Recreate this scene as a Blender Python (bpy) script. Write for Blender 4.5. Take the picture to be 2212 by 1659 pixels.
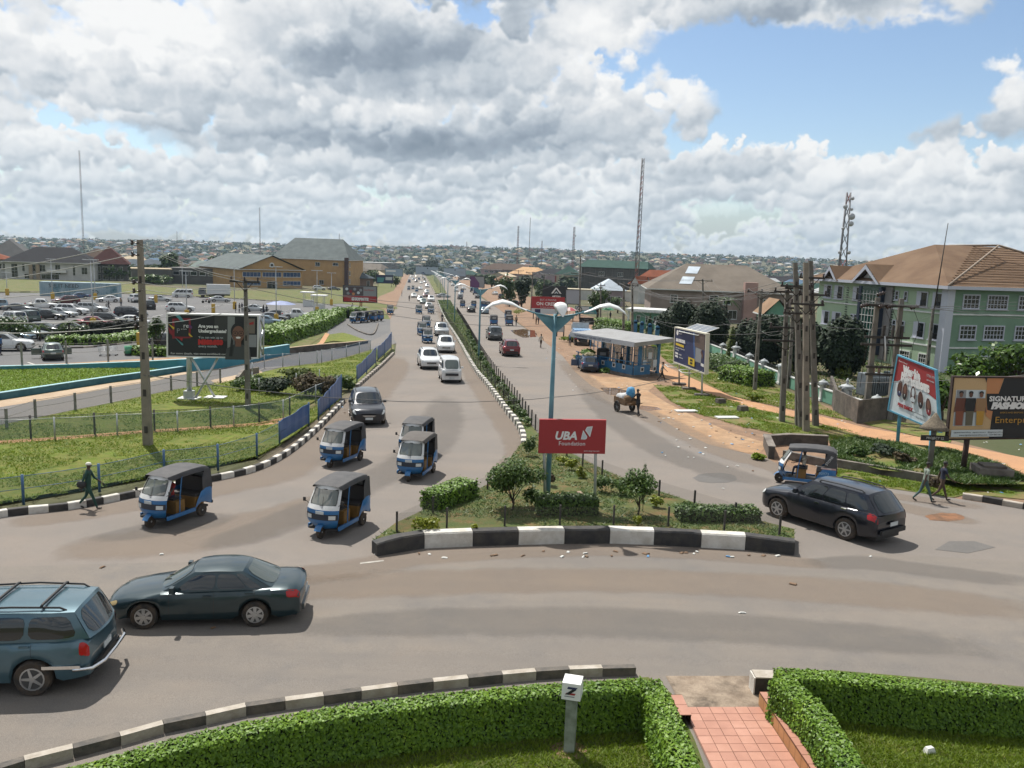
import bpy,bmesh,math,random
import numpy as np
from mathutils import Vector,Matrix
random.seed(7);rng=np.random.default_rng(7)
R_=math.radians;PI=math.pi
scene=bpy.context.scene
for o in list(bpy.data.objects):bpy.data.objects.remove(o)
COL=scene.collection
# ------ camera
CAM_H=9.5;FPX=1780.0;PITCH=R_(8.965);ROLL=R_(2.0);CX,CY=1106.0,829.5
F0=Vector((0,math.cos(PITCH),-math.sin(PITCH)));R0=Vector((1,0,0));U0=Vector((0,math.sin(PITCH),math.cos(PITCH)))
CR=R0*math.cos(ROLL)+U0*math.sin(ROLL);CU=U0*math.cos(ROLL)-R0*math.sin(ROLL)
cam=bpy.data.objects.new('camera',bpy.data.cameras.new('camera'));COL.objects.link(cam)
cam.data.sensor_width=36;cam.data.lens=FPX/2212*36;cam.data.clip_start=.1;cam.data.clip_end=20000
cam.matrix_world=Matrix(((CR.x,CU.x,-F0.x,0),(CR.y,CU.y,-F0.y,0),(CR.z,CU.z,-F0.z,CAM_H),(0,0,0,1)))
scene.camera=cam
SLOPE,T0=.021,.42
def T(y):
 """the land falls gently away from the camera"""
 return T0-SLOPE*y
def P(u,v,z=0.0):
 """survey helper: x, y of the point at height z over the sloping land seen at photograph position u, v (z is returned as given)"""
 v=max(v,586.5+.0349*(u-CX)+6)
 d=F0*FPX+CR*(u-CX)-CU*(v-CY)
 t=(z+T0-CAM_H)/(d.z+SLOPE*d.y)
 return Vector((d.x*t,d.y*t,z))
def PY(u,v,Y):
 """the point at forward distance Y seen at u, v"""
 d=F0*FPX+CR*(u-CX)-CU*(v-CY)
 t=Y/d.y
 return Vector((d.x*t,Y,CAM_H+d.z*t))
def above(u,v,Y):
 """height over the land of what is seen at u, v at forward distance Y"""
 return PY(u,v,Y).z-T(Y)
def P2(u,v,z=0.0):
 p=P(u,v,z);return(p.x,p.y)
# ------ light
SUN_EL,SUN_AZ=R_(60),R_(-33)
sd=Vector((math.cos(SUN_EL)*math.sin(SUN_AZ),math.cos(SUN_EL)*math.cos(SUN_AZ),math.sin(SUN_EL)))
sun=bpy.data.objects.new('sun',bpy.data.lights.new('sun','SUN'));COL.objects.link(sun)
sun.data.energy=5.0;sun.data.angle=R_(.5);sun.data.color=(1,.955,.88)
sun.rotation_euler=sd.to_track_quat('Z','Y').to_euler();sun.location=(0,0,60)
scene.view_settings.view_transform='Standard';scene.view_settings.look='None'
scene.view_settings.gamma=1;scene.view_settings.use_curve_mapping=False
scene.view_settings.exposure=0.30
cy=scene.cycles
cy.use_denoising=True;cy.max_bounces=6;cy.diffuse_bounces=3;cy.glossy_bounces=3;cy.transmission_bounces=4
cy.transparent_max_bounces=12;cy.volume_bounces=0;cy.caustics_reflective=False;cy.caustics_refractive=False
cy.sample_clamp_indirect=6;cy.use_adaptive_sampling=True;cy.adaptive_threshold=.02
world=bpy.data.worlds.new('World');scene.world=world;world.use_nodes=True
world.cycles.sampling_method='MANUAL';world.cycles.sample_map_resolution=512
def dirang(u,v):
 d=F0*FPX+CR*(u-CX)-CU*(v-CY);d.normalize();return math.atan2(d.x,d.y),math.asin(d.z)
def _lat(seed):
 r=np.random.default_rng(seed);a=r.uniform(0,2*np.pi,(256,256));return np.cos(a).astype(np.float32),np.sin(a).astype(np.float32)
def perlin(x,y,seed):
 gx,gy=_lat(seed);xi=np.floor(x).astype(int);yi=np.floor(y).astype(int);fx=(x-xi).astype(np.float32);fy=(y-yi).astype(np.float32)
 u=fx*fx*fx*(fx*(fx*6-15)+10);v=fy*fy*fy*(fy*(fy*6-15)+10)
 def g(a,b,dx,dy):
  a=a&255;b=b&255;return gx[b,a]*dx+gy[b,a]*dy
 n00=g(xi,yi,fx,fy);n10=g(xi+1,yi,fx-1,fy);n01=g(xi,yi+1,fx,fy-1);n11=g(xi+1,yi+1,fx-1,fy-1)
 return((n00*(1-u)+n10*u)*(1-v)+(n01*(1-u)+n11*u)*v)*1.45
def fbm(x,y,o,seed,gain=.5,billow=False):
 s=0;a=1.0;t=0
 for k in range(o):
  n=perlin(x*2.03**k+k*17.3,y*2.03**k+k*9.1,seed+k)
  if billow:n=np.abs(n)*2-.55
  s=s+a*n;t+=a;a*=gain
 return s/t
def sstep(x,a,b):
 t=np.clip((x-a)/(b-a),0,1);return t*t*(3-2*t)
COVER=[(-1.1,1760,175,330,105),(-.75,1960,150,190,60),(-.6,1500,95,110,38),(-.75,1900,260,90,40),(-.5,1580,110,100,34),(-.7,1560,462,70,36),(-.62,330,288,90,30),(-.55,190,262,80,26),(-.7,455,40,55,36),(-.45,400,330,40,24),(-.5,20,15,45,34),(-.35,120,30,40,20),(-.4,1880,340,80,24),(-.35,1330,340,60,30),(.55,850,110,420,130),(.5,250,150,260,110),(.45,780,310,330,60),(.6,2180,170,60,150),(.4,1930,10,200,22),(.5,1440,215,110,70),(.5,1640,330,260,46),(.3,1150,250,150,120),(.3,2050,330,160,60)]
DARK=[(-.35,230,110,240,70),(-.3,620,60,90,60),(-.45,1330,120,110,60),(-.3,830,245,160,30),(-.3,1950,380,200,50),(-.3,2190,120,60,60),(.75,890,95,250,55),(.35,640,150,220,40),(.8,840,305,270,32),(.35,1130,255,150,32),(.3,600,242,110,22),(.25,170,170,120,18),(.3,1690,340,130,20),(.3,2130,260,120,30),(.3,1740,8,140,20),(-.5,1260,55,90,40),(-.45,330,60,130,50),(-.5,480,110,90,40),(-.4,1000,235,140,20),(-.3,1450,190,70,30),(-.3,1620,290,110,20),(-.35,700,60,40,30)]
def clouds(a0,a1,e0,e1,st):
 az=np.arange(a0,a1,st)+st/2;el=np.arange(e0,e1,st)+st/2
 AZ,EL=np.meshgrid(az,el);H,W=AZ.shape
 r=np.random.default_rng(11)
 den=EL+4.5
 def fld(seed,sc,o,g=.55):return fbm(AZ*sc,EL*sc*1.25,o,seed,g)
 wx=fld(50,.55,5)*.9+fld(52,2.2,4,.6)*.28;wy=fld(60,.55,5)*.9+fld(62,2.2,4,.6)*.28
 ws=np.clip(den/14,.30,1.25);wx=wx*ws;wy=wy*ws
 cov=np.zeros_like(AZ);dk=np.zeros_like(AZ)
 for L,T in((COVER,cov),(DARK,dk)):
  for am,u,v,su,sv in L:
   a,e=dirang(u,v);a=math.degrees(a);e=math.degrees(e);su=math.degrees(su/FPX);sv=math.degrees(sv/FPX)
   T+=am*np.exp(-(((AZ-a+wx*.8)/su)**2+((EL-e+wy*.8)/sv)**2))
 C=np.zeros((H,W,3),np.float32);A=np.zeros((H,W),np.float32);LIT=np.zeros((H,W),np.float32)
 WX=AZ+wx;WY=EL+wy
 def puff(cx,cy,rad,base,hgt,tone,soft):
  x0=max(0,int((cx-rad*1.25-1.2-a0)/st));x1=min(W,int((cx+rad*1.25+1.2-a0)/st)+1)
  y0=max(0,int((cy-rad*1.25-1.2-e0)/st));y1=min(H,int((cy+rad*1.25+1.2-e0)/st)+1)
  if x1<=x0 or y1<=y0:return
  dx=(WX[y0:y1,x0:x1]-cx)/rad;dy=(WY[y0:y1,x0:x1]-cy)/rad
  d2=dx*dx+dy*dy
  al=1-sstep(np.sqrt(d2),1-soft,1.0)
  al=al*sstep(WY[y0:y1,x0:x1],base-.12*hgt,base+.18*hgt)
  l=tone+.20*dy-.06*dx+.40*np.clip((WY[y0:y1,x0:x1]-base)/hgt,0,1.2)-.10
  s=LIT[y0:y1,x0:x1];LIT[y0:y1,x0:x1]=s*(1-al)+l*al
  s=A[y0:y1,x0:x1];A[y0:y1,x0:x1]=s*(1-al)+al
 e=.3
 while e<e1+6:
  s=1.0+.40*min(e,14)
  n=int((a1-a0)/(s*.60))
  for k in range(n):
   cx=a0+(k+r.uniform(-.6,1.6))*(a1-a0)/n;cy=e+r.normal()*s*.22
   jx=int(np.clip((cx-a0)/st,0,W-1));jy=int(np.clip((cy+s*.35-e0)/st,0,H-1))
   if r.uniform()>.50+cov[jy,jx]*1.5+.2*(e<5):continue
   hgt=s*r.uniform(.55,1.0);wid=s*r.uniform(.7,1.35);m=int(r.integers(16,30))
   if cov[jy,jx]<-.12:wid*=.5;hgt*=.6;m=8
   tone=r.uniform(.38,.56)
   t=np.sort(r.uniform(0,1,m))[::-1]if False else r.uniform(0,1,m)
   order=np.argsort(-t)
   for q in order:
    x=r.normal()*.5
    y=t[q]*max(.1,1-(abs(x)/1.25)**1.7)
    rad=s*r.uniform(.13,.34)*(1.05-.45*t[q])
    puff(cx+x*wid,cy+y*hgt,rad,cy-.05*s,hgt,tone,r.uniform(.35,.85))
  e+=s*.30
 fine=fld(80,1.3,6,.6)
 LIT=LIT/np.maximum(A,1e-3)
 k=3
 for ax in(0,1):
  LIT=(LIT+np.roll(LIT,1,ax)+np.roll(LIT,-1,ax))/3
 slow=fbm(AZ*.10,EL*.22,3,140)
 lit=LIT+.07+fine*.09-dk*.52+slow*.16;q=np.clip(dk,0,1)*.55;b=lit
 for _ in range(14):
  for ax in(0,1):b=(b+np.roll(b,6,ax)+np.roll(b,-6,ax))/3
 lit=lit*(1-q)+b*q
 lit=np.clip((lit-.5)*1.3+.56,0,1.05);A=A*(1-sstep(-cov,.22,.62))
 xs=[0,.25,.5,.75,1.05];cols=np.array([[.24,.30,.37],[.40,.465,.545],[.63,.69,.75],[.88,.905,.93],[1.10,1.10,1.09]])
 out=np.zeros((H,W,4),np.float32)
 for c in range(3):out[...,c]=np.interp(lit,xs,cols[:,c])
 veil=(1-sstep(EL,-.5,9))[...,None]*.5
 vc=np.array([.60,.69,.77]);out[...,:3]=out[...,:3]*(1-veil)+(vc*(.80+.36*np.clip(lit,0,1))[...,None])*veil
 out[...,3]=np.clip(np.maximum(A*.985,(1-sstep(EL,0,6))*.75),0,1)
 return out
def build_sky():
 st=.05;A=clouds(-44,44,0,27,st);H,W=A.shape[:2]
 img=bpy.data.images.new('cloud_deck',W,H,alpha=True,float_buffer=True,is_data=True)
 img.alpha_mode='CHANNEL_PACKED'
 img.pixels.foreach_set(A.astype(np.float32).ravel());img.update()
 nt=world.node_tree;nt.nodes.clear();N=nt.nodes;Lk=nt.links
 def m(op,a,b=None):
  x=N.new('ShaderNodeMath');x.operation=op
  for i,s in enumerate((a,b)):
   if s is None:continue
   if isinstance(s,(int,float)):x.inputs[i].default_value=s
   else:Lk.new(s,x.inputs[i])
  return x.outputs[0]
 tc=N.new('ShaderNodeTexCoord');sep=N.new('ShaderNodeSeparateXYZ');Lk.new(tc.outputs['Generated'],sep.inputs[0])
 az=m('ARCTAN2',sep.outputs[0],sep.outputs[1]);el=m('ARCSINE',m('MAXIMUM',sep.outputs[2],0.0))
 uv=N.new('ShaderNodeCombineXYZ');Lk.new(m('DIVIDE',m('ADD',az,R_(44)),R_(88)),uv.inputs[0]);Lk.new(m('DIVIDE',el,R_(27)),uv.inputs[1])
 tx=N.new('ShaderNodeTexImage');tx.image=img;tx.extension='MIRROR';tx.interpolation='Cubic';Lk.new(uv.outputs[0],tx.inputs[0])
 sky=N.new('ShaderNodeTexSky');sky.sky_type='NISHITA';sky.sun_disc=False;sky.sun_elevation=SUN_EL;sky.sun_rotation=SUN_AZ
 sky.air_density=1.0;sky.dust_density=.5;sky.ozone_density=2.0
 bgs=N.new('ShaderNodeBackground');Lk.new(sky.outputs[0],bgs.inputs[0]);bgs.inputs[1].default_value=.105
 bgc=N.new('ShaderNodeBackground');Lk.new(tx.outputs[0],bgc.inputs[0]);bgc.inputs[1].default_value=.70
 mx=N.new('ShaderNodeMixShader');Lk.new(tx.outputs[1],mx.inputs[0]);Lk.new(bgs.outputs[0],mx.inputs[1]);Lk.new(bgc.outputs[0],mx.inputs[2])
 out=N.new('ShaderNodeOutputWorld');Lk.new(mx.outputs[0],out.inputs[0])
build_sky()
# ------ materials
MATS={}
def mat(name,col,rough=.7,metal=0.0,var=0.0,vscale=3.0,bump=0.0,bscale=20.0,spec=.5,col2=None,coat=0.0,alpha=1.0,emit=0.0,hue2=None,dirt=0.0):
 """procedural principled material; var / col2 mix a second colour by noise in object space"""
 if name in MATS:return MATS[name]
 mt=bpy.data.materials.new(name);mt.use_nodes=True;MATS[name]=mt
 nt=mt.node_tree;b=nt.nodes['Principled BSDF']
 c=(*col,1)
 b.inputs['Base Color'].default_value=c;b.inputs['Roughness'].default_value=rough;b.inputs['Metallic'].default_value=metal
 b.inputs['Specular IOR Level'].default_value=spec;b.inputs['Coat Weight'].default_value=coat;b.inputs['Coat Roughness'].default_value=.08
 b.inputs['Alpha'].default_value=alpha
 if emit:b.inputs['Emission Color'].default_value=c;b.inputs['Emission Strength'].default_value=emit
 geo=nt.nodes.new('ShaderNodeNewGeometry')
 def noise(sc,det=6,rg=.6):
  x=nt.nodes.new('ShaderNodeTexNoise');nt.links.new(geo.outputs['Position'],x.inputs['Vector'])
  x.inputs['Scale'].default_value=sc;x.inputs['Detail'].default_value=det;x.inputs['Roughness'].default_value=rg
  return x.outputs['Fac']
 if var or col2:
  if col2 is None:col2=tuple(max(0,k*(1-var))for k in col)
  r=nt.nodes.new('ShaderNodeMapRange');nt.links.new(noise(vscale),r.inputs[0]);r.inputs[1].default_value=.36;r.inputs[2].default_value=.64
  mx=nt.nodes.new('ShaderNodeMix');mx.data_type='RGBA';nt.links.new(r.outputs[0],mx.inputs[0])
  mx.inputs[6].default_value=c;mx.inputs[7].default_value=(*col2,1);nt.links.new(mx.outputs[2],b.inputs['Base Color'])
 if bump:
  bp=nt.nodes.new('ShaderNodeBump');bp.inputs['Strength'].default_value=bump;bp.inputs['Distance'].default_value=.05
  nt.links.new(noise(bscale),bp.inputs['Height']);nt.links.new(bp.outputs[0],b.inputs['Normal'])
 return mt
def leaf_mat(name,a,b_,c_=None,rough=.5,trans=.25):
 """foliage: colour differs per leaf island and by slow noise, light passes through a little"""
 if name in MATS:return MATS[name]
 mt=bpy.data.materials.new(name);mt.use_nodes=True;MATS[name]=mt
 nt=mt.node_tree;p=nt.nodes['Principled BSDF'];p.inputs['Roughness'].default_value=rough;p.inputs['Specular IOR Level'].default_value=.35
 geo=nt.nodes.new('ShaderNodeNewGeometry')
 cr=nt.nodes.new('ShaderNodeValToRGB');e=cr.color_ramp.elements;e[0].color=(*a,1);e[1].color=(*b_,1)
 if c_:k=e.new(.93);k.color=(*b_,1);e[2].color=(*c_,1)
 ns=nt.nodes.new('ShaderNodeTexNoise');nt.links.new(geo.outputs['Position'],ns.inputs['Vector']);ns.inputs['Scale'].default_value=1.3
 ad=nt.nodes.new('ShaderNodeMath');ad.operation='MULTIPLY_ADD';nt.links.new(geo.outputs['Random Per Island'],ad.inputs[0]);ad.inputs[1].default_value=.75
 mu=nt.nodes.new('ShaderNodeMath');mu.operation='MULTIPLY_ADD';nt.links.new(ns.outputs['Fac'],mu.inputs[0]);mu.inputs[1].default_value=.9;mu.inputs[2].default_value=-.32
 nt.links.new(mu.outputs[0],ad.inputs[2]);nt.links.new(ad.outputs[0],cr.inputs[0]);nt.links.new(cr.outputs[0],p.inputs['Base Color'])
 tr=nt.nodes.new('ShaderNodeBsdfTranslucent');nt.links.new(cr.outputs[0],tr.inputs[0])
 mx=nt.nodes.new('ShaderNodeMixShader');mx.inputs[0].default_value=trans
 nt.links.new(p.outputs[0],mx.inputs[1]);nt.links.new(tr.outputs[0],mx.inputs[2])
 nt.links.new(mx.outputs[0],nt.nodes['Material Output'].inputs[0])
 return mt
def ground_mat(name,cols,scales,rough=.9,bump=.3,bscale=40,streak=None,thr=.5,speck=None):
 """layered ground: base colour, two noises mixing colour 2 and 3, fine grain"""
 if name in MATS:return MATS[name]
 mt=bpy.data.materials.new(name);mt.use_nodes=True;MATS[name]=mt
 nt=mt.node_tree;p=nt.nodes['Principled BSDF'];p.inputs['Roughness'].default_value=rough;p.inputs['Specular IOR Level'].default_value=.25
 geo=nt.nodes.new('ShaderNodeNewGeometry');pos=geo.outputs['Position']
 def noise(sc,det=8,rg=.62,st=None,off=0):
  mp=nt.nodes.new('ShaderNodeMapping');nt.links.new(pos,mp.inputs[0])
  if st:mp.inputs['Scale'].default_value=(st[0],st[1],1);mp.inputs['Rotation'].default_value=(0,0,st[2])
  mp.inputs['Location'].default_value=(off,off*1.7,0)
  x=nt.nodes.new('ShaderNodeTexNoise');nt.links.new(mp.outputs[0],x.inputs['Vector'])
  x.inputs['Scale'].default_value=sc;x.inputs['Detail'].default_value=det;x.inputs['Roughness'].default_value=rg
  return x.outputs['Fac']
 def mix(f,a,b,lo=.4,hi=.6,amt=1.0):
  r=nt.nodes.new('ShaderNodeMapRange');nt.links.new(f,r.inputs[0]);r.inputs[1].default_value=lo;r.inputs[2].default_value=hi;r.inputs[4].default_value=amt
  m=nt.nodes.new('ShaderNodeMix');m.data_type='RGBA';nt.links.new(r.outputs[0],m.inputs[0])
  for i,s in((6,a),(7,b)):
   if isinstance(s,tuple):m.inputs[i].default_value=(*s,1)
   else:nt.links.new(s,m.inputs[i])
  return m.outputs[2]
 c=cols[0]
 for i,cc in enumerate(cols[1:]):
  c=mix(noise(scales[i],off=i*13.1),c,cc,thr-.13,thr+.13,.9)
 if streak:c=mix(noise(streak[0],6,.6,streak[1:4],5),c,streak[4],.44,.66,.75)
 grain=noise(55,3,.7)
 h=nt.nodes.new('ShaderNodeHueSaturation');nt.links.new(c,h.inputs['Color'])
 gm=nt.nodes.new('ShaderNodeMapRange');nt.links.new(grain,gm.inputs[0]);gm.inputs[1].default_value=.3;gm.inputs[2].default_value=.7;gm.inputs[3].default_value=.72;gm.inputs[4].default_value=1.28
 nt.links.new(gm.outputs[0],h.inputs['Value']);c=h.outputs[0]
 if speck:c=mix(noise(speck[0],4,.7,off=31),c,speck[2],speck[1],speck[1]+.04)
 nt.links.new(c,p.inputs['Base Color'])
 bp=nt.nodes.new('ShaderNodeBump');bp.inputs['Strength'].default_value=bump;bp.inputs['Distance'].default_value=.04
 nt.links.new(noise(bscale,5,.7),bp.inputs['Height']);nt.links.new(bp.outputs[0],p.inputs['Normal'])
 return mt
# ------ mesh builder
class MB:
 def __init__(s):s.v=[];s.f=[];s.m=[];s.mats=[];s.smooth=[]
 def mi(s,m):
  if m not in s.mats:s.mats.append(m)
  return s.mats.index(m)
 def add(s,vs,fs,m=None,sm=False,M=None):
  b=len(s.v);k=s.mi(m)
  if M is not None:vs=[M@Vector(q)for q in vs]
  s.v+=[tuple(q)for q in vs]
  for f in fs:s.f.append(tuple(i+b for i in f));s.m.append(k);s.smooth.append(sm)
  return s
 def box(s,c,d,m=None,rz=0,M=None,taper=1.0):
  x,y,z=d[0]/2,d[1]/2,d[2]/2;t=taper
  vs=[(-x,-y,-z),(x,-y,-z),(x,y,-z),(-x,y,-z),(-x*t,-y*t,z),(x*t,-y*t,z),(x*t,y*t,z),(-x*t,y*t,z)]
  T=Matrix.Translation(c)@Matrix.Rotation(rz,4,'Z')
  if M is not None:T=M@T
  return s.add(vs,[(0,3,2,1),(4,5,6,7),(0,1,5,4),(1,2,6,5),(2,3,7,6),(3,0,4,7)],m,False,T)
 def tube(s,pts,r,m=None,n=6,cap=True,sm=True):
  pts=[Vector(p)for p in pts];rs=r if isinstance(r,(list,tuple))else[r]*len(pts)
  vs=[];fs=[]
  up=None
  for i,p in enumerate(pts):
   t=(pts[min(i+1,len(pts)-1)]-pts[max(i-1,0)]).normalized()
   if up is None:
    up=Vector((0,0,1))if abs(t.z)<.9 else Vector((1,0,0))
   a=t.cross(up).normalized();b=a.cross(t).normalized();up=b
   for k in range(n):
    an=2*PI*k/n;vs.append(p+(a*math.cos(an)+b*math.sin(an))*rs[i])
  for i in range(len(pts)-1):
   for k in range(n):fs.append((i*n+k,i*n+(k+1)%n,(i+1)*n+(k+1)%n,(i+1)*n+k))
  if cap:fs.append(tuple(range(n))[::-1]);fs.append(tuple((len(pts)-1)*n+k for k in range(n)))
  return s.add(vs,fs,m,sm)
 def rev(s,prof,m=None,n=12,M=None,sm=True):
  """surface of revolution about local Z; prof = [(r, z)...]"""
  vs=[];fs=[]
  for r,z in prof:
   for k in range(n):a=2*PI*k/n;vs.append((r*math.cos(a),r*math.sin(a),z))
  for i in range(len(prof)-1):
   for k in range(n):fs.append((i*n+k,i*n+(k+1)%n,(i+1)*n+(k+1)%n,(i+1)*n+k))
  if prof[0][0]>1e-4:fs.append(tuple(range(n))[::-1])
  if prof[-1][0]>1e-4:fs.append(tuple((len(prof)-1)*n+k for k in range(n)))
  return s.add(vs,fs,m,sm,M)
 def prism(s,poly,z0,z1,m=None,M=None):
  """poly: 2-D outline (ccw) extruded z0..z1"""
  n=len(poly)
  vs=[(x,y,z0)for x,y in poly]+[(x,y,z1)for x,y in poly]
  fs=[tuple(range(n))[::-1],tuple(range(n,2*n))]+[(i,(i+1)%n,n+(i+1)%n,n+i)for i in range(n)]
  return s.add(vs,fs,m,False,M)
 def mesh(s,name,sharp=None):
  me=bpy.data.meshes.new(name);me.from_pydata(s.v,[],s.f)
  for m in s.mats:
   me.materials.append(m)
  me.polygons.foreach_set('material_index',s.m);me.polygons.foreach_set('use_smooth',s.smooth)
  me.update()
  if sharp:me.set_sharp_from_angle(angle=R_(sharp))
  return me
 def obj(s,name,parent=None,sharp=None,**k):return link(name,s.mesh(name,sharp),parent,**k)
def link(name,data,parent=None,loc=None,rz=None,label=None,cat=None,group=None,kind=None):
 o=bpy.data.objects.new(name,data);COL.objects.link(o)
 if parent is not None:o.parent=parent
 if loc is not None:
  o.location=loc
  if parent is None:o.location.z+=T(loc[1])
 if rz is not None:o.rotation_euler=(0,0,rz)
 return tag(o,label,cat,group,kind)
def tag(o,label=None,cat=None,group=None,kind=None):
 if label:o['label']=label
 if cat:o['category']=cat
 if group:o['group']=group
 if kind:o['kind']=kind
 return o
def thing(name,label,cat,loc=(0,0,0),rz=0,group=None):return link(name,None,None,loc,rz,label,cat,group)
def nb(name,m,fn,parent=None,sharp=None,**k):
 """one part from a small builder function"""
 b=MB();fn(b,m);return b.obj(name,parent,sharp,**k)
def dup(root,loc,rz,label=None,group=None,swap=None,cat=None):
 """copy of a thing with its parts and sub-parts; paint = {slot material: other material}"""
 r=root.copy();COL.objects.link(r);r.location=loc;r.location.z+=T(loc[1]);r.rotation_euler=(0,0,rz)
 if label:r['label']=label
 if group:r['group']=group
 if cat:r['category']=cat
 def sw(o):
  if swap and o.data is not None:
   for k,m in enumerate(o.data.materials):
    if m is not None and m.name in swap:
     sl=o.material_slots[k];sl.link='OBJECT';sl.material=swap[m.name]
 sw(r)
 for ch in root.children:
  c=ch.copy();COL.objects.link(c);c.parent=r;sw(c)
  for g in ch.children:
   d=g.copy();COL.objects.link(d);d.parent=c;sw(d)
 return r
def sheet(name,poly,z,m,kind='structure',**k):
 """flat ground sheet from world xy outline (triangulated)"""
 bm=bmesh.new();vs=[bm.verts.new((x,y,z))for x,y in poly];f=bm.faces.new(vs)
 if f.normal.z<0:f.normal_flip()
 bm.normal_update()
 if bm.faces[:][0].normal.z<0:bmesh.ops.reverse_faces(bm,faces=bm.faces[:])
 bmesh.ops.triangulate(bm,faces=bm.faces[:])
 for v in bm.verts:v.co.z+=T(v.co.y)
 me=bpy.data.meshes.new(name);bm.to_mesh(me);bm.free();me.materials.append(m)
 return link(name,me,kind=kind,**k)
def smooth_line(pts,n=8):
 """Catmull-Rom through points"""
 pts=[Vector(p)for p in pts];out=[]
 for i in range(len(pts)-1):
  a=pts[max(i-1,0)];b=pts[i];c=pts[i+1];d=pts[min(i+2,len(pts)-1)]
  for k in range(n):
   t=k/n;out.append(.5*((2*b)+(c-a)*t+(2*a-5*b+4*c-d)*t*t+(3*b-a-3*c+d)*t**3))
 return out+[pts[-1]]
def resample(pts,step):
 """points at equal spacing along a polyline"""
 pts=[Vector(p)for p in pts];out=[pts[0].copy()];need=step
 for a,b in zip(pts,pts[1:]):
  L=(b-a).length;s=0
  while L-s>=need:
   s+=need;out.append(a+(b-a)*(s/L));need=step
  need-=(L-s)
 return out
def np_mesh(name,V,F,mats,mi=None,smooth=False):
 me=bpy.data.meshes.new(name);V=np.asarray(V,np.float32);F=np.asarray(F,np.int32);k=F.shape[1]
 me.vertices.add(len(V));me.vertices.foreach_set('co',V.ravel())
 me.loops.add(F.size);me.loops.foreach_set('vertex_index',F.ravel())
 me.polygons.add(len(F));me.polygons.foreach_set('loop_start',np.arange(0,F.size,k,dtype=np.int32))
 for m in mats:me.materials.append(m)
 if mi is not None:me.polygons.foreach_set('material_index',np.asarray(mi,np.int32))
 if smooth:me.polygons.foreach_set('use_smooth',np.ones(len(F),bool))
 me.update(calc_edges=True);me.validate();return me
def leaves(C,size,up=.3,asp=1.6,dirs=None,seed=0):
 """leaf quads (folded kites would cost more) centred at C (N,3); returns V, F"""
 r=np.random.default_rng(seed);n=len(C);s=np.asarray(size)*np.ones(n)*r.uniform(.65,1.25,n)
 nrm=r.normal(size=(n,3));nrm/=np.linalg.norm(nrm,axis=1)[:,None];nrm[:,2]=np.abs(nrm[:,2])+up
 if dirs is not None:nrm=nrm*.75+dirs
 nrm/=np.linalg.norm(nrm,axis=1)[:,None]
 t=r.normal(size=(n,3));t-=(t*nrm).sum(1)[:,None]*nrm;t/=np.linalg.norm(t,axis=1)[:,None];b=np.cross(nrm,t)
 t*=(s*asp/2)[:,None];b*=(s/2)[:,None];C=np.asarray(C)
 V=np.stack([C-t,C+b*.9-t*.1,C+t,C-b*.9-t*.1],1).reshape(-1,3)
 return V,np.arange(4*n).reshape(-1,4)
FONT=None
def text_mesh(body,size,m,align='LEFT',ext=.004,bold=0.0,shear=0.0,xs=1.0,spacing=1.0):
 cu=bpy.data.curves.new('lettering','FONT');cu.body=body;cu.size=size;cu.align_x=align;cu.extrude=ext;cu.offset=bold
 cu.shear=shear;cu.resolution_u=2;cu.space_character=spacing
 ob=bpy.data.objects.new('lettering',cu);me=bpy.data.meshes.new_from_object(ob)
 bpy.data.objects.remove(ob);bpy.data.curves.remove(cu)
 if xs!=1.0:
  for v in me.vertices:v.co.x*=xs
 me.materials.clear();me.materials.append(m);return me
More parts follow.
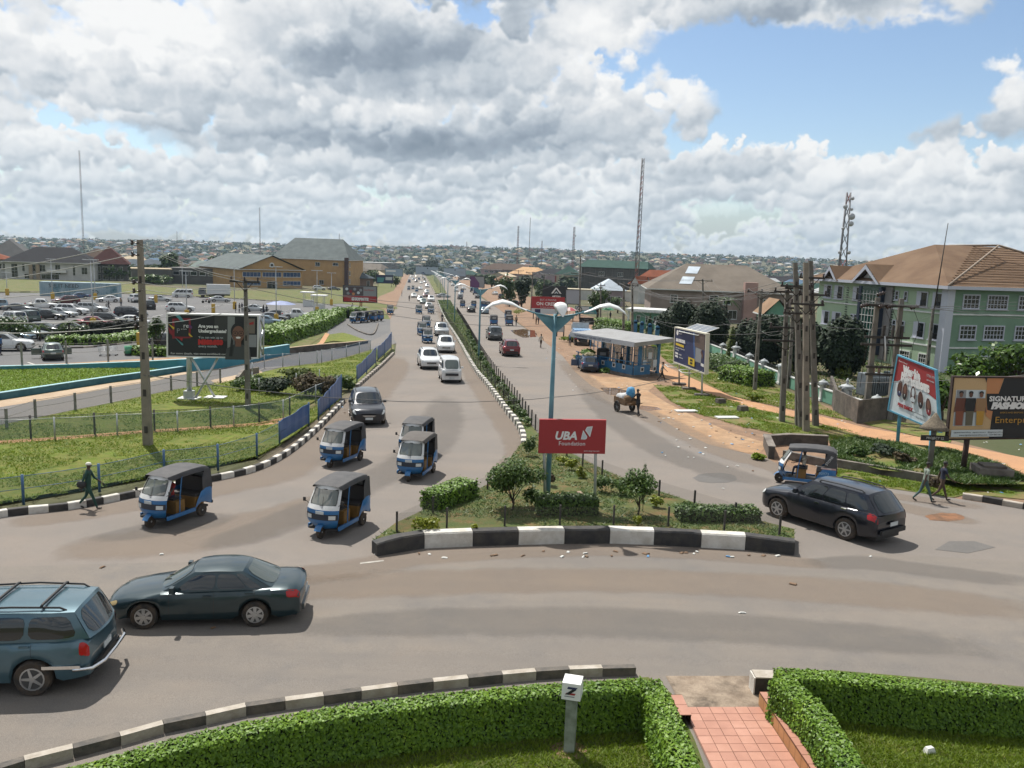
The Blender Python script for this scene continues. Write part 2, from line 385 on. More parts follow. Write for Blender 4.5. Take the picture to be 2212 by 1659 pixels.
# ------ people: one skinned body each, posed by joint angles
SKIN=mat('dark_skin',(.055,.030,.020),rough=.5);HAIR=mat('black_hair',(.012,.011,.010),rough=.8)
SHOE=mat('dark_shoe',(.03,.022,.018),rough=.6)
def person_mesh(name,legs=(.35,-.35),knees=(.1,.35),arms=(-.35,.35),elbows=(.35,.25),lean=.03,sit=False,side_arm=.12,fem=False):
 """legs/arms: swing angles (+ forward) right, left; faces +X"""
 V=[];E=[];Rr=[];Z=[]
 def v(p,r,z,par=None):
  V.append(Vector(p));Rr.append(r);Z.append(z)
  if par is not None:E.append((par,len(V)-1))
  return len(V)-1
 hipz=.93 if not sit else .50
 lx=lambda z:lean*(z-hipz)
 pel=v((0,0,hipz+.04),(.15,.115),'legs');bel=v((lx(hipz+.2),0,hipz+.20),(.135,.10),'shirt',pel);che=v((lx(hipz+.42),0,hipz+.40),(.155,.115)if not fem else(.135,.11),'shirt',bel)
 upc=v((lx(hipz+.52),0,hipz+.51),(.12,.09),'shirt',che);nek=v((lx(hipz+.6)+.01,0,hipz+.60),(.052,.052),'skin',upc)
 h1=v((lx(hipz+.66)+.03,0,hipz+.665),(.070,.075),'skin',nek);h2=v((lx(hipz+.72)+.03,0,hipz+.74),(.082,.10),'skin',h1);v((lx(hipz+.8)+.02,0,hipz+.81),(.062,.075),'skin',h2)
 hands=[];feet=[]
 for k,s in((0,-1),(1,1)):
  a=legs[k];kn=knees[k]
  hp=v((0,s*.085,hipz-.03),(.088,.088),'legs',pel)
  d1=Vector((math.sin(a),0,-math.cos(a)));d2=Vector((math.sin(a-kn),0,-math.cos(a-kn)))
  k0=V[hp]+d1*.22;kk=V[hp]+d1*.43;c0=kk+d2*.16;an=kk+d2*.40
  m=v(k0,(.076,.076),'legs',hp);q=v(kk,(.055,.055),'legs',m);q2=v(c0,(.052,.052),'legs',q);q3=v(an,(.036,.036),'legs',q2)
  t=a-kn;t=max(-.5,min(.4,t*.6));fd=Vector((math.cos(t),0,math.sin(t)));he=v(an+Vector((0,0,-.045)),(.038,.036),'shoe',q3)
  f1=v(an+fd*.10+Vector((0,s*.012,-.055)),(.036,.026),'shoe',he);v(an+fd*.185+Vector((0,s*.018,-.062)),(.030,.020),'shoe',f1)
  feet.append(an)
  b=arms[k];el=elbows[k];sh=v((lx(hipz+.5),s*.175,hipz+.485),(.062,.06),'shirt',upc)
  u=Vector((math.sin(b),s*side_arm,-math.cos(b))).normalized();w=Vector((math.sin(b+el),s*side_arm*.5,-math.cos(b+el))).normalized()
  e0=V[sh]+u*.15;ee=V[sh]+u*.29;wr=ee+w*.25
  q=v(e0,(.048,.048),'shirt',sh);q=v(ee,(.038,.038),'sleeve',q);q=v(ee+w*.12,(.035,.035),'sleeve',q);q=v(wr,(.024,.026),'skin',q);v(wr+w*.07,(.018,.036),'skin',q)
  hands.append((wr+w*.07,w,s))
 me=bpy.data.meshes.new(name);me.from_pydata(V,E,[]);ob=bpy.data.objects.new(name,me);COL.objects.link(ob)
 md=ob.modifiers.new('skin','SKIN');md.use_smooth_shade=True
 for i,d in enumerate(me.skin_vertices[0].data):d.radius=Rr[i];d.use_root=(i==pel)
 sb=ob.modifiers.new('sub','SUBSURF');sb.levels=1;sb.render_levels=1
 dg=bpy.context.evaluated_depsgraph_get();out=bpy.data.meshes.new_from_object(ob.evaluated_get(dg));bpy.data.objects.remove(ob)
 low=min(v_.co.z for v_ in out.vertices)
 zs=['skin','shirt','sleeve','legs','shoe'];segs=[(V[a],V[b],Z[b])for a,b in E]
 out.materials.clear()
 for z in zs:out.materials.append({'skin':SKIN,'shirt':mat('shirt_cloth',(.3,.3,.3),rough=.9),'sleeve':mat('sleeve_cloth',(.3,.3,.3),rough=.9),'legs':mat('trouser_cloth',(.05,.05,.06),rough=.9),'shoe':SHOE}[z])
 for p in out.polygons:
  c=p.center;best=9;bz='skin'
  for a,b,z in segs:
   ab=b-a;t=max(0,min(1,(c-a).dot(ab)/max(1e-9,ab.length_squared)));d=(a+ab*t-c).length
   if d<best:best,bz=d,z
  p.material_index=zs.index(bz);p.use_smooth=True
 off=0 if sit else-low
 for v_ in out.vertices:v_.co.z+=off
 hd=V[h2]+Vector((0,0,off));det=MB()
 F=MB();ex=mat('eye_white',(.5,.48,.45),rough=.3);lip=mat('lip_tone',(.085,.035,.030),rough=.5)
 F.tube([hd+Vector((.085,0,.012)),hd+Vector((.112,0,-.022))],[.008,.017],SKIN,5)
 for s in(-1,1):
  F.rev([(0,-.009),(.009,0),(0,.009)],ex,6,Matrix.Translation(hd+Vector((.090,s*.030,.014))))
  F.tube([hd+Vector((-.005,s*.083,.02)),hd+Vector((.005,s*.090,-.018))],.014,SKIN,5)
 F.tube([hd+Vector((.092,-.024,-.050)),hd+Vector((.098,0,-.052)),hd+Vector((.092,.024,-.050))],.008,lip,4)
 Hm=MB()
 for q in range(5):
  a0=q/5*.5*PI
 prof=[(.0,.105),(.045,.098),(.078,.070),(.092,.035),(.094,.010)]
 Hm.rev([(r*1.02,z)for r,z in prof[::-1]],HAIR,10,Matrix.Translation(hd+Vector((-.012,0,.0)))@Matrix.Diagonal((1.12,.96,1.06,1)))
 Hd=MB()
 for wr,w,s in hands:
  o=wr+Vector((0,0,off));side=Vector((0,1,0)).cross(w).normalized()
  for q,ln in enumerate((.060,.072,.066,.052)):
   st=o+w*.025+side*((q-1.5)*.016);cu=Vector((0,-s,0))*.35
   Hd.tube([st,st+(w+cu*.4)*ln*.5,st+(w+cu*1.3)*ln*.9],[.0085,.008,.006],SKIN,5)
  st=o-w*.02+side*.030;Hd.tube([st,st+(w*.6+side*.8)*.03,st+(w*1.1+side*.6-Vector((0,s,0))*.3)*.045],[.010,.009,.006],SKIN,5)
 return dict(body=out,face=F.mesh('face'),hair=Hm.mesh('hair'),hands=Hd.mesh('hands'),head=hd,height=max(v_.co.z for v_ in out.vertices))
POSES={}
def pose(k):
 if k not in POSES:
  POSES[k]={'walk':lambda:person_mesh('walker',(.42,-.30),(.10,.42),(-.40,.45),(.25,.45)),'walk2':lambda:person_mesh('walker',(-.36,.40),(.5,.08),(.4,-.3),(.6,.25)),'stand':lambda:person_mesh('stander',(.03,-.04),(.02,.04),(.05,-.05),(.2,.3)),'lean':lambda:person_mesh('stander',(.10,-.06),(.05,.1),(.25,.2),(1.3,.9)),'push':lambda:person_mesh('pusher',(.22,-.32),(.15,.30),(.75,.65),(.3,.35),.16),'sit':lambda:person_mesh('sitter',(1.5,1.5),(1.35,1.35),(.8,.8),(.5,.5),-.05,True)}[k]()
 return POSES[k]
def person(label,k,loc,rz,shirt,legs,sleeve=None,group=None,scale=1.0,detail=True,hair=HAIR):
 q=pose(k);o=link('person',q['body'],None,loc,rz,label,'person',group);o.scale=(scale,)*3
 sl=SKIN if sleeve is None else sleeve
 for i,m in enumerate((None,shirt,sl,legs,None)):
  if m is not None:o.material_slots[i].link='OBJECT';o.material_slots[i].material=m
 if detail:
  for n in('face','hands'):link(n,q[n],o)
 h=link('hair',q['hair'],o)
 if hair is not HAIR:h.material_slots[0].link='OBJECT';h.material_slots[0].material=hair;h.name='cap'
 return o
for k_ in('walk','walk2','stand','lean','push','sit'):pose(k_)
# ------ ground, roads, lawns
M_earth=ground_mat('red_earth',[(.22,.130,.080),(.28,.185,.12),(.165,.11,.075)],[.25,1.3],bump=.5,bscale=9,speck=(2.6,.72,(.5,.46,.4)))
M_field=ground_mat('far_field',[(.040,.060,.020),(.075,.075,.035),(.13,.10,.06)],[.02,.05],bump=.2)
M_road=ground_mat('dusty_asphalt',[(.185,.162,.143),(.215,.178,.148),(.160,.148,.138),(.195,.170,.150)],[.05,.22,.9],bump=.25,bscale=26,streak=(.16,.16,1.6,.35,(.165,.148,.134)))
M_ring=ground_mat('ring_asphalt',[(.178,.156,.136),(.212,.176,.142),(.142,.132,.124),(.186,.164,.142)],[.07,.30,1.2],bump=.3,bscale=26,streak=(.22,.18,1.7,0,(.140,.128,.118)))
M_lot=ground_mat('lot_asphalt',[(.115,.115,.118),(.135,.132,.13)],[.08,.5],bump=.2)
M_lane=ground_mat('lane_asphalt',[(.130,.128,.130),(.165,.150,.135)],[.08,.4],bump=.2)
M_sand=ground_mat('sand',[(.42,.33,.235),(.34,.25,.17)],[.5,2.0],bump=.4,bscale=12)
M_dirt=ground_mat('verge_dirt',[(.34,.205,.115),(.40,.275,.175),(.25,.165,.10)],[.4,1.6],bump=.5,bscale=8,speck=(2.2,.735,(.55,.52,.47)))
M_path=ground_mat('path_dirt',[(.42,.235,.125),(.36,.205,.115)],[.6,2.4],bump=.4,bscale=9)
M_grass=ground_mat('lawn_green',[(.090,.135,.012),(.125,.170,.014),(.060,.092,.012),(.155,.15,.035)],[.15,.7,2.2],bump=.9,bscale=14)
M_grass_b=ground_mat('bright_grass',[(.105,.185,.010),(.13,.20,.016),(.075,.13,.010)],[.3,1.4],bump=.9,bscale=14)
M_grass_d=ground_mat('rough_grass',[(.055,.095,.016),(.085,.115,.02),(.15,.12,.06)],[.12,.6],bump=1.0,bscale=8)
M_grass_r=ground_mat('verge_grass',[(.065,.115,.014),(.095,.135,.018),(.20,.14,.07)],[.18,.9],bump=1.0,bscale=10,speck=(3.2,.75,(.6,.6,.56)))
M_conc=ground_mat('concrete_paving',[(.32,.30,.27),(.25,.23,.20)],[.5,2.5],bump=.3,bscale=14)
M_stain=ground_mat('stained_concrete',[(.20,.15,.11),(.10,.08,.062),(.30,.24,.18)],[.8,3.0],bump=.4,bscale=14)
M_patch=ground_mat('new_asphalt',[(.118,.112,.107),(.132,.124,.117)],[1.5,4],bump=.3)
M_patch2=ground_mat('worn_asphalt',[(.128,.118,.110),(.108,.102,.097)],[.5,2],bump=.3)
M_puddle=mat('puddle_water',(.16,.10,.06),rough=.03,spec=.6)
def G(*pts):return[P2(u,v)for u,v in pts]
def land_z(x,y):
 z=T(y)-.05
 if y>1250:
  z=T(1250)-.05
  s=min(1,max(0,(y-1350)/1500));s=s*s*(3-2*s)
  top=float(np.interp(x/max(1,y),[-.75,-.62,-.35,-.05,.1,.28,.6],[4,2,6,20,24,21,16]))
  z+=s*(top+27+2.5*math.sin(x*.0063+2)+1.2*math.sin(x*.021))
 return z
def build_land():
 xs=sorted(set([-2600,-2200,-1900,2600,2200,1900]+list(range(-1700,1701,100))))
 ys=[-60,0,60,120,200,300,450,650,900,1250]+list(range(1350,3001,110))+[3400,3900]
 v=[(x,y,land_z(x,y))for y in ys for x in xs];f=[]
 n=len(xs)
 for j in range(len(ys)-1):
  for i in range(n-1):f.append((j*n+i,j*n+i+1,(j+1)*n+i+1,(j+1)*n+i))
 me=bpy.data.meshes.new('ground');me.from_pydata(v,[],f);me.materials.append(M_field);me.update()
 for p in me.polygons:p.use_smooth=True
 link('ground',me,kind='structure')
build_land()
LEFT_KERB=G((-260,1172),(0,1119),(160,1101),(320,1069),(450,1043),(553,1019),(628,981),(693,926),(747,869))
LEFT_KERB2=G((773,839),(800,815),(828,790),(853,765))
MED_L=G((1124,971),(1124,945),(1109,914),(1094,896),(1048,832),(1020,796),(985,732),(958,687),(943,650))
MED_L2=G((939,635),(932,620),(924,605),(916,592),(910,584))
MED_R=G((1165,950),(1148,927),(1118,882),(1092,846),(1062,806),(1033,758),(1003,702),(985,672),(972,650))
MED_R2=G((965,635),(957,620),(947,605),(936,592),(927,584))
ROAD_R=G((1659,991),(1609,979),(1532,961),(1469,931),(1407,894),(1345,866),(1278,834),(1241,802),(1216,770),(1166,730),(1110,693),(1078,668),(1045,647),(1015,625),(990,606),(960,590),(945,583))
ROAD_L=G((843,690),(855,665),(862,645),(872,622),(880,605),(886,592),(889,584))
RING_R=G((2500,1150),(2212,1101),(2059,1076),(1909,1054),(1791,1046),(1740,1035),(1680,1004))
sheet('earth_verge',G((1040,640),(1078,668),(1166,730),(1241,802),(1407,894),(1532,961),(1659,1010),(1800,1070),(2059,1090),(2500,1170))+[(60,30),(60,42)]+G((2212,990),(1950,925),(1700,850),(1480,770),(1330,700),(1180,655),(1100,625),(1040,606),(985,590),(960,588)),.0,M_earth)
sheet('left_verge_ground',G((853,765),(843,690),(862,645),(889,584),(860,584),(800,625),(500,628),(0,600),(-500,590),(-500,900),(0,1000),(560,990)),.0,M_grass_d)
sheet('road',list(reversed(LEFT_KERB2))[0:0]+[LEFT_KERB[i]for i in range(len(LEFT_KERB))]+G((762,850))+LEFT_KERB2+G((856,742),(843,712))+ROAD_L+G((889,579),(938,579))+list(reversed(ROAD_R))+list(reversed(RING_R))+[(40,8),(-40,8)],.01,M_road)
sheet('ring_road',[(-40,8.0)]+[(x,y-.0)for x,y in G((-500,1290),(0,1225),(400,1215),(690,1222),(830,1212))]+G((1120,1188),(1514,1192),(1716,1210),(1900,1195),(2212,1215),(2700,1260))+[(40,8.0)],.014,M_ring)
def blobpoly(u,v,ru,rv,n=18,j=.15,seed=0):
 r=random.Random(seed)
 return G(*[(u+ru*math.cos(2*PI*k/n)*(1+r.uniform(-j,j)),v+rv*math.sin(2*PI*k/n)*(1+r.uniform(-j,j)))for k in range(n)])
def soft_mat(name,c1,c2,sc,amt=.85):
 mt=ground_mat(name,[c1,c2],[sc,sc*4],bump=.2);nt=mt.node_tree;p=nt.nodes['Principled BSDF']
 at=nt.nodes.new('ShaderNodeAttribute');at.attribute_name='fade'
 geo=nt.nodes.new('ShaderNodeNewGeometry');ns=nt.nodes.new('ShaderNodeTexNoise');nt.links.new(geo.outputs['Position'],ns.inputs['Vector'])
 ns.inputs['Scale'].default_value=.9;ns.inputs['Detail'].default_value=9;ns.inputs['Roughness'].default_value=.68
 ad=nt.nodes.new('ShaderNodeMath');ad.operation='ADD';nt.links.new(at.outputs['Fac'],ad.inputs[0]);nt.links.new(ns.outputs['Fac'],ad.inputs[1])
 mr=nt.nodes.new('ShaderNodeMapRange');mr.interpolation_type='SMOOTHSTEP';nt.links.new(ad.outputs[0],mr.inputs[0]);mr.inputs[1].default_value=.62;mr.inputs[2].default_value=1.25;mr.inputs[4].default_value=amt
 nt.links.new(mr.outputs[0],p.inputs['Alpha']);return mt
M_dust=soft_mat('road_dust',(.25,.195,.15),(.225,.18,.145),.4,.40)
M_dark=soft_mat('dark_stain',(.155,.143,.133),(.163,.148,.136),.5,.32)
def soft_strip(name,line,w,z,m):
 pts=smooth_line([Vector((x,y,0))for x,y in line],5);n=len(pts);V=[];F=[];A=[]
 ws=w if isinstance(w,(list,tuple))else[w]*len(line)
 prof=[(-1,0),(-.55,.75),(0,1),(.55,.75),(1,0)]
 for i,p in enumerate(pts):
  t=(pts[min(i+1,n-1)]-pts[max(i-1,0)]).normalized();nn=Vector((-t.y,t.x,0))
  k=i/(n-1)*(len(ws)-1);a=int(min(k,len(ws)-2));ww=ws[a]+(ws[a+1]-ws[a])*(k-a)
  e=min(1,min(i,n-1-i)/3)
  for o,f in prof:q=p+nn*o*ww;q.z=z+T(q.y);V.append(q);A.append(f*e)
 for i in range(n-1):
  for j in range(4):F.append((i*5+j,i*5+j+1,(i+1)*5+j+1,(i+1)*5+j))
 me=bpy.data.meshes.new(name);me.from_pydata(V,[],F);me.materials.append(m)
 at=me.attributes.new('fade','FLOAT','POINT');at.data.foreach_set('value',A);me.update()
 return link(name,me,kind='structure')
sheet('asphalt_patch',blobpoly(1546,1033,47,11.5,seed=1,j=.07),.016,M_patch)
sheet('asphalt_patch',G((2050,1170),(2105,1170),(2150,1183),(2090,1196),(2020,1188)),.018,M_patch)
sheet('pothole',blobpoly(2040,1118,42,9,seed=5),.016,ground_mat('pothole_soil',[(.26,.13,.07),(.10,.07,.05)],[2,6],bump=1.0))
def mid(a,b):return[((x1+x2)/2,(y1+y2)/2)for(x1,y1),(x2,y2)in zip(a,b)]
soft_strip('dust_strip',G((858,768),(852,800),(800,850),(745,905),(670,965),(600,1020),(500,1050),(330,1085),(150,1115),(0,1135)),[1.2,1.6,2.0,2.2,2.0,1.8,1.4,1.1,1.0,.8],.0154,M_dust)
soft_strip('dust_strip',G((940,655),(985,740),(1020,805),(1050,850),(1090,905),(1120,950),(1118,990),(1060,1040)),[1.0,1.1,1.2,1.2,1.3,1.2,.9,.6],.0156,M_dust)
soft_strip('dust_strip',G((480,1262),(640,1245),(780,1226),(900,1206),(1100,1192),(1300,1188),(1500,1195),(1700,1212),(1800,1225)),[.6,.9,1.0,.9,.9,.8,.9,.8,.4],.0186,M_dust)
soft_strip('dust_strip',G((1900,1082),(1960,1098),(2050,1118),(2130,1135)),[.5,.9,1.0,.4],.0154,M_dust)
soft_strip('dust_strip',G((1210,770),(1290,845),(1420,905),(1550,972),(1670,1008),(1800,1055),(1950,1075),(2150,1100)),[1.2,1.6,1.5,1.3,1.2,1.0,.8,.8],.0158,M_dust)
soft_strip('dust_strip',G((100,1190),(300,1175),(480,1150),(620,1110),(740,1060)),[1.2,1.8,2.0,1.5,.6],.0160,M_dust)
soft_strip('dust_strip',G((300,1290),(900,1260),(1400,1255),(1900,1285),(2300,1330)),[.8,1.3,1.2,1.4,1.0],.0186,M_dust)
soft_strip('dark_stain',G((180,1170),(300,1150),(420,1130),(520,1110)),[.4,1.0,1.2,.5],.0164,M_dark)
soft_strip('dark_stain',G((420,1185),(560,1150),(700,1090),(800,1040),(900,985),(950,920),(965,850)),[.8,1.2,1.2,1.3,1.6,1.8,1.3],.0166,M_dark)
soft_strip('dark_stain',G((1720,1220),(1880,1218),(2050,1238),(2250,1262)),[.5,.9,.9,.7],.0168+.004,M_dark)
soft_strip('dark_stain',G((600,1360),(900,1345),(1300,1345),(1700,1365),(2200,1405)),[.6,1.1,1.2,1.2,1.0],.0188,M_dark)
soft_strip('dark_stain',G((1250,830),(1330,905),(1440,975),(1560,1020),(1680,1050)),[.9,1.4,1.6,1.6,1.0],.0162,M_dark)
soft_strip('dark_stain',G((1000,720),(1045,790),(1110,870),(1190,960),(1330,1040)),[.5,.8,.9,.9,.4],.0163,M_dark)
sheet('road_marking',G((778,1217),(829,1211),(829,1213.5),(778,1219.5)),.022,mat('faded_paint',(.42,.40,.36),var=.4,vscale=6))
sheet('parking_lot',G((-700,850),(0,797),(310,784),(560,770),(567,735),(640,700),(705,676),(745,666),(800,664),(790,655),(700,655),(560,648),(330,636),(200,632),(0,633),(-500,640)),.01,M_lot)
sheet('lot_edge',G((-60,803),(0,800),(200,794),(310,786),(420,778),(520,772),(560,772),(560,766),(420,770),(300,776),(160,784),(0,790)),.02,M_dirt)
sheet('access_lane',G((-300,975),(0,918),(80,902),(162,885),(240,870),(372,842),(475,827),(540,810),(611,793),(695,783),(748,771),(795,757),(856,742),(843,712),(795,741),(749,750),(626,765),(568,777),(405,803),(320,823),(0,876),(-300,915)),.012,M_lane)
sheet('sand_strip',G((-300,915),(0,880),(120,861),(240,838),(320,826),(405,808),(500,793),(568,782),(626,768),(626,765),(568,777),(405,803),(320,818),(240,828),(120,847),(0,866),(-300,900)),.018,M_sand)
sheet('sand_strip',G((455,822),(560,800),(570,806),(560,818),(470,832)),.018,M_sand)
sheet('entry_apron',G((843,690),(800,688),(770,672),(745,668),(725,690),(705,722),(720,735),(795,741),(843,716)),.014,M_lot)
sheet('kerbed_grass_strip',G((-300,880),(0,855),(160,834),(320,812),(405,800),(310,795),(0,797),(-300,812)),.06,M_grass_b)
sheet('lawn',G((-300,1030),(0,958),(120,950),(312,935),(553,919),(620,905),(690,862),(740,840),(756,828),(770,815),(800,790),(838,762),(838,750),(790,762),(748,774),(695,786),(611,795),(540,813),(475,830),(372,845),(240,873),(80,905),(0,921),(-300,985)),.07,M_grass)
sheet('lawn',G((-300,1152),(0,1090),(165,1062),(330,1032),(450,1010),(553,990),(628,950),(690,900),(740,858),(720,858),(640,910),(553,922),(312,938),(120,953),(0,962),(-300,1040)),.11,M_grass)
sheet('footpath',G((-300,1045),(0,963),(120,955),(312,940),(553,924),(610,918),(640,908),(620,905),(553,918),(312,934),(120,949),(0,957),(-300,1030)),.115,M_path)
sheet('lawn',G((560,768),(568,752),(626,753),(669,746),(706,722),(700,716),(716,694),(690,694),(620,728),(566,745)),.05,M_grass_d)
sheet('traffic_island',G((712,724),(740,720),(757,724),(795,738),(780,744),(720,738),(700,742)),.10,M_grass)
sheet('dirt_path',G((703,720),(712,722),(700,742),(676,756),(664,757),(690,740)),.055,M_path)
sheet('lawn',G((480,630),(600,632),(735,640),(800,650),(858,664),(858,668),(800,664),(740,656),(690,658),(560,648),(480,643)),.05,M_grass_d)
sheet('grass_bank',G((-500,607),(0,604),(200,608),(300,612),(300,637),(200,630),(0,630),(-500,640)),.05,M_grass_d)
sheet('roadside_dirt',G((843,690),(862,645),(880,605),(889,584),(876,584),(862,610),(850,628),(820,640),(800,660),(830,668)),.012,M_earth)
sheet('verge_dirt',G((1241,802),(1300,815),(1370,815),(1420,830),(1400,845),(1440,870),(1500,900),(1580,935),(1660,958),(1640,980),(1609,978),(1532,961),(1469,931),(1407,894),(1345,866),(1278,834)),.012,M_dirt)
sheet('verge_grass',G((1412,832),(1480,838),(1560,860),(1660,890),(1760,915),(1850,935),(1858,945),(1790,948),(1700,944),(1620,925),(1520,898),(1450,868)),.03,M_grass_r)
sheet('verge_grass',G((1488,742),(1560,785),(1660,830),(1760,868),(1800,888),(1860,895),(1850,912),(1770,895),(1680,878),(1580,855),(1480,810),(1440,780),(1420,760),(1400,742),(1430,728)),.03,M_grass_r)
sheet('dirt_path',G((1410,780),(1500,820),(1580,857),(1680,882),(1780,902),(1870,925),(1960,940),(2080,965),(2212,990),(2300,1000),(2300,1040),(2212,1025),(2130,990),(2050,968),(1940,958),(1860,942),(1770,915),(1670,893),(1570,868),(1500,842),(1430,815)),.04,M_path)
sheet('verge_grass',G((1800,888),(1900,905),(2030,925),(2060,945),(2050,960),(1960,938),(1880,920)),.032,M_grass_r)
sheet('raised_bank',G((1790,965),(1850,955),(1950,970),(2060,985),(2160,1015),(2212,1045),(2212,1062),(2080,1062),(2000,1040),(1900,1030),(1800,1000)),.35,M_grass_r)
sheet('verge_grass',G((1791,1046),(1909,1054),(2059,1076),(2090,1068),(2212,1080),(2300,1075),(2300,1030),(2100,1020),(1990,1025),(1795,995)),.03,M_grass_r)
sheet('forecourt',G((1180,655),(1330,700),(1400,740),(1300,720),(1200,690),(1130,664),(1100,640)),.01,M_earth)
sheet('puddle',G((1103,714),(1130,711),(1155,714),(1160,722),(1158,728),(1130,730),(1112,722)),.018,M_puddle)
sheet('puddle',G((1296,838),(1330,838),(1370,848),(1362,856),(1340,856),(1312,852)),.018,M_puddle)
sheet('puddle',G((1385,876),(1420,880),(1430,885),(1400,888),(1380,884)),.018,mat('mud_water',(.19,.10,.05),rough=.15))
def stripe(a,b,w,m,name='lot_line',z=.016):
 a=Vector(P2(*a));b=Vector(P2(*b));n=(b-a).normalized();n=Vector((-n.y,n.x))*w/2
 sheet(name,[tuple(a-n),tuple(b-n),tuple(b+n),tuple(a+n)],z,m)
M_line=mat('white_line_paint',(.62,.60,.56),var=.35,vscale=4)
for a,b in[((160,787),(190,796)),((226,781),(256,787)),((60,783),(92,793)),((0,695),(110,684)),((194,710),(280,702)),((250,668),(360,660)),((330,684),(352,680)),((440,662),(520,656)),((15,668),(110,660)),((330,720),(420,712))]:
 stripe(a,b,.14,M_line)
# ------ kerbs: every painted block a part
M_kb=mat('black_kerb_paint',(.022,.022,.024),rough=.75,col2=(.05,.045,.04),vscale=3,bump=.4)
M_kw=mat('white_kerb_paint',(.60,.58,.54),rough=.8,col2=(.44,.41,.36),vscale=2.2,bump=.4)
M_kw2=mat('dusty_kerb_paint',(.42,.38,.33),rough=.85,col2=(.30,.26,.21),vscale=3,bump=.5)
M_kb2=mat('worn_black_paint',(.07,.065,.06),rough=.85,col2=(.14,.12,.10),vscale=3,bump=.5)
def offset_line(pts,d):
 out=[]
 for i,p in enumerate(pts):
  t=(pts[min(i+1,len(pts)-1)]-pts[max(i-1,0)]);t.z=0;t.normalize()
  out.append(p+Vector((-t.y,t.x,0))*d)
 return out
def kerb(name,label,line,w,h,blk,mats,z=0.0,start=0,maxblk=400,cat='kerb',jit=.02):
 """line = foot of the kerb on the road side; w to the left of its direction (negative: right)"""
 pts=resample(smooth_line([Vector((x,y,0))for x,y in line],6),blk)
 inn=offset_line(pts,w);ch=.04 if h>.3 else .025
 root=thing(name,label,cat,(pts[0].x,pts[0].y,z));r=random.Random(len(pts));tail=MB();y0=pts[0].y
 for i in range(len(pts)-1):
  a,b,c,d=pts[i],pts[i+1],inn[i+1],inn[i]
  g=.006
  a2=a.lerp(b,g);b2=b.lerp(a,g);d2=d.lerp(c,g);c2=c.lerp(d,g)
  hh=h*(1+r.uniform(-jit,jit)*2);o=-pts[0]
  def up(p,q,zz,k=0):v=p.lerp(q,k);return Vector((v.x,v.y,zz+T(v.y)-T(y0)))+o
  kk=min(.4,ch/abs(w))
  vs=[up(a2,d2,-.1),up(b2,c2,-.1),up(c2,b2,-.1),up(d2,a2,-.1),up(a2,d2,hh-ch,.02),up(b2,c2,hh-ch,.02),up(b2,c2,hh,kk),up(a2,d2,hh,kk),up(c2,b2,hh),up(d2,a2,hh)]
  fs=[(0,1,5,4),(4,5,6,7),(7,6,8,9),(9,8,2,3),(0,4,7,9,3),(1,2,8,6,5)]
  if w<0:fs=[f[::-1]for f in fs]
  bm_=mats[(i+start)%2]
  if i<maxblk:MB().add(vs,fs,bm_).obj('kerb_block',root)
  else:tail.add(vs,fs,bm_)
 if tail.v:tag(tail.obj('kerb_blocks',root),kind='stuff')
 return root
kerb('kerb','black and white painted kerb curving along the left edge of the road below the blue fence',LEFT_KERB,.22,.26,.62,[M_kb,M_kw],start=0)
kerb('kerb','short black and white kerb beyond the overgrown gap, under the farther blue fence sheets',LEFT_KERB2,.22,.26,.62,[M_kb2,M_kw2])
kerb('kerb','left black and white kerb of the median strip, from its nose to the gap where a car crosses',MED_L,-.28,.34,.62,[M_kb,M_kw],maxblk=130)
kerb('kerb','far left kerb of the median strip beyond the crossing car',MED_L2,-.28,.34,1.2,[M_kb2,M_kw2],maxblk=40)
kerb('kerb','low kerb on the right side of the median strip behind the row of dark fence posts',MED_R,.18,.20,.9,[M_kb2,M_kw2],maxblk=110)
kerb('kerb','far right kerb of the median strip beyond the crossing car',MED_R2,.18,.2,1.2,[M_kb2,M_kw2],maxblk=40)
FK=[814,917,1021,1120,1219,1317,1412,1514,1609,1716]
FV=[1203,1185.5,1181,1178,1176,1175,1178,1184,1189,1201]
front=[P(u,v)for u,v in zip(FK,FV)]
def front_kerb():
 root=thing('kerb','thick black and white kerb closing the front of the planted median under the red board','kerb',front[0])
 inn=offset_line(front,.42);H=.52
 for i in range(9):
  a,b,c,d=[p-front[0]for p in(front[i],front[i+1],inn[i+1],inn[i])]
  hl=H*(.86 if i==0 else 1);hr=H*(.93 if i==8 else 1)
  N=4;vs=[];fs=[]
  prof=[(0,-.1),(.01,.30*H),(.04,H-.05),(.13,H),(1,H),(1,-.1)]
  for k in range(N+1):
   t=k/N;t=.004+.992*t
   p=a.lerp(b,t);q=d.lerp(c,t);hs=hl+(hr-hl)*t if i in(0,8)else H
   if i==0:hs=H*(.80+.2*min(1,t*2.5))
   for s,zz in prof:
    v=p.lerp(q,s);vs.append(Vector((v.x,v.y,(zz*(hs/H)if zz>0 else zz)-SLOPE*v.y)))
  n=len(prof)
  for k in range(N):
   for j in range(n-1):fs.append((k*n+j,(k+1)*n+j,(k+1)*n+j+1,k*n+j+1))
  fs.append(tuple(range(n)));fs.append(tuple(N*n+j for j in range(n))[::-1])
  MB().add(vs,fs,[M_kb,M_kw][i%2]).obj('kerb_block',root)
front_kerb()
ISL_L=G((853,1154),(940,1112),(1023,1081),(1053,1066),(1090,1025),(1124,975))
ISL_R=G((1714,1166),(1640,1147),(1554,1124),(1500,1107),(1429,1083),(1370,1062),(1300,1031),(1224,991),(1165,950))
kerb('kerb','thin white kerb along the left side of the planted median nose',ISL_L,-.12,.30,1.3,[M_kw,M_kw])
kerb('kerb','thin white kerb along the right side of the planted median nose',ISL_R,.12,.30,1.3,[M_kw,M_kw])
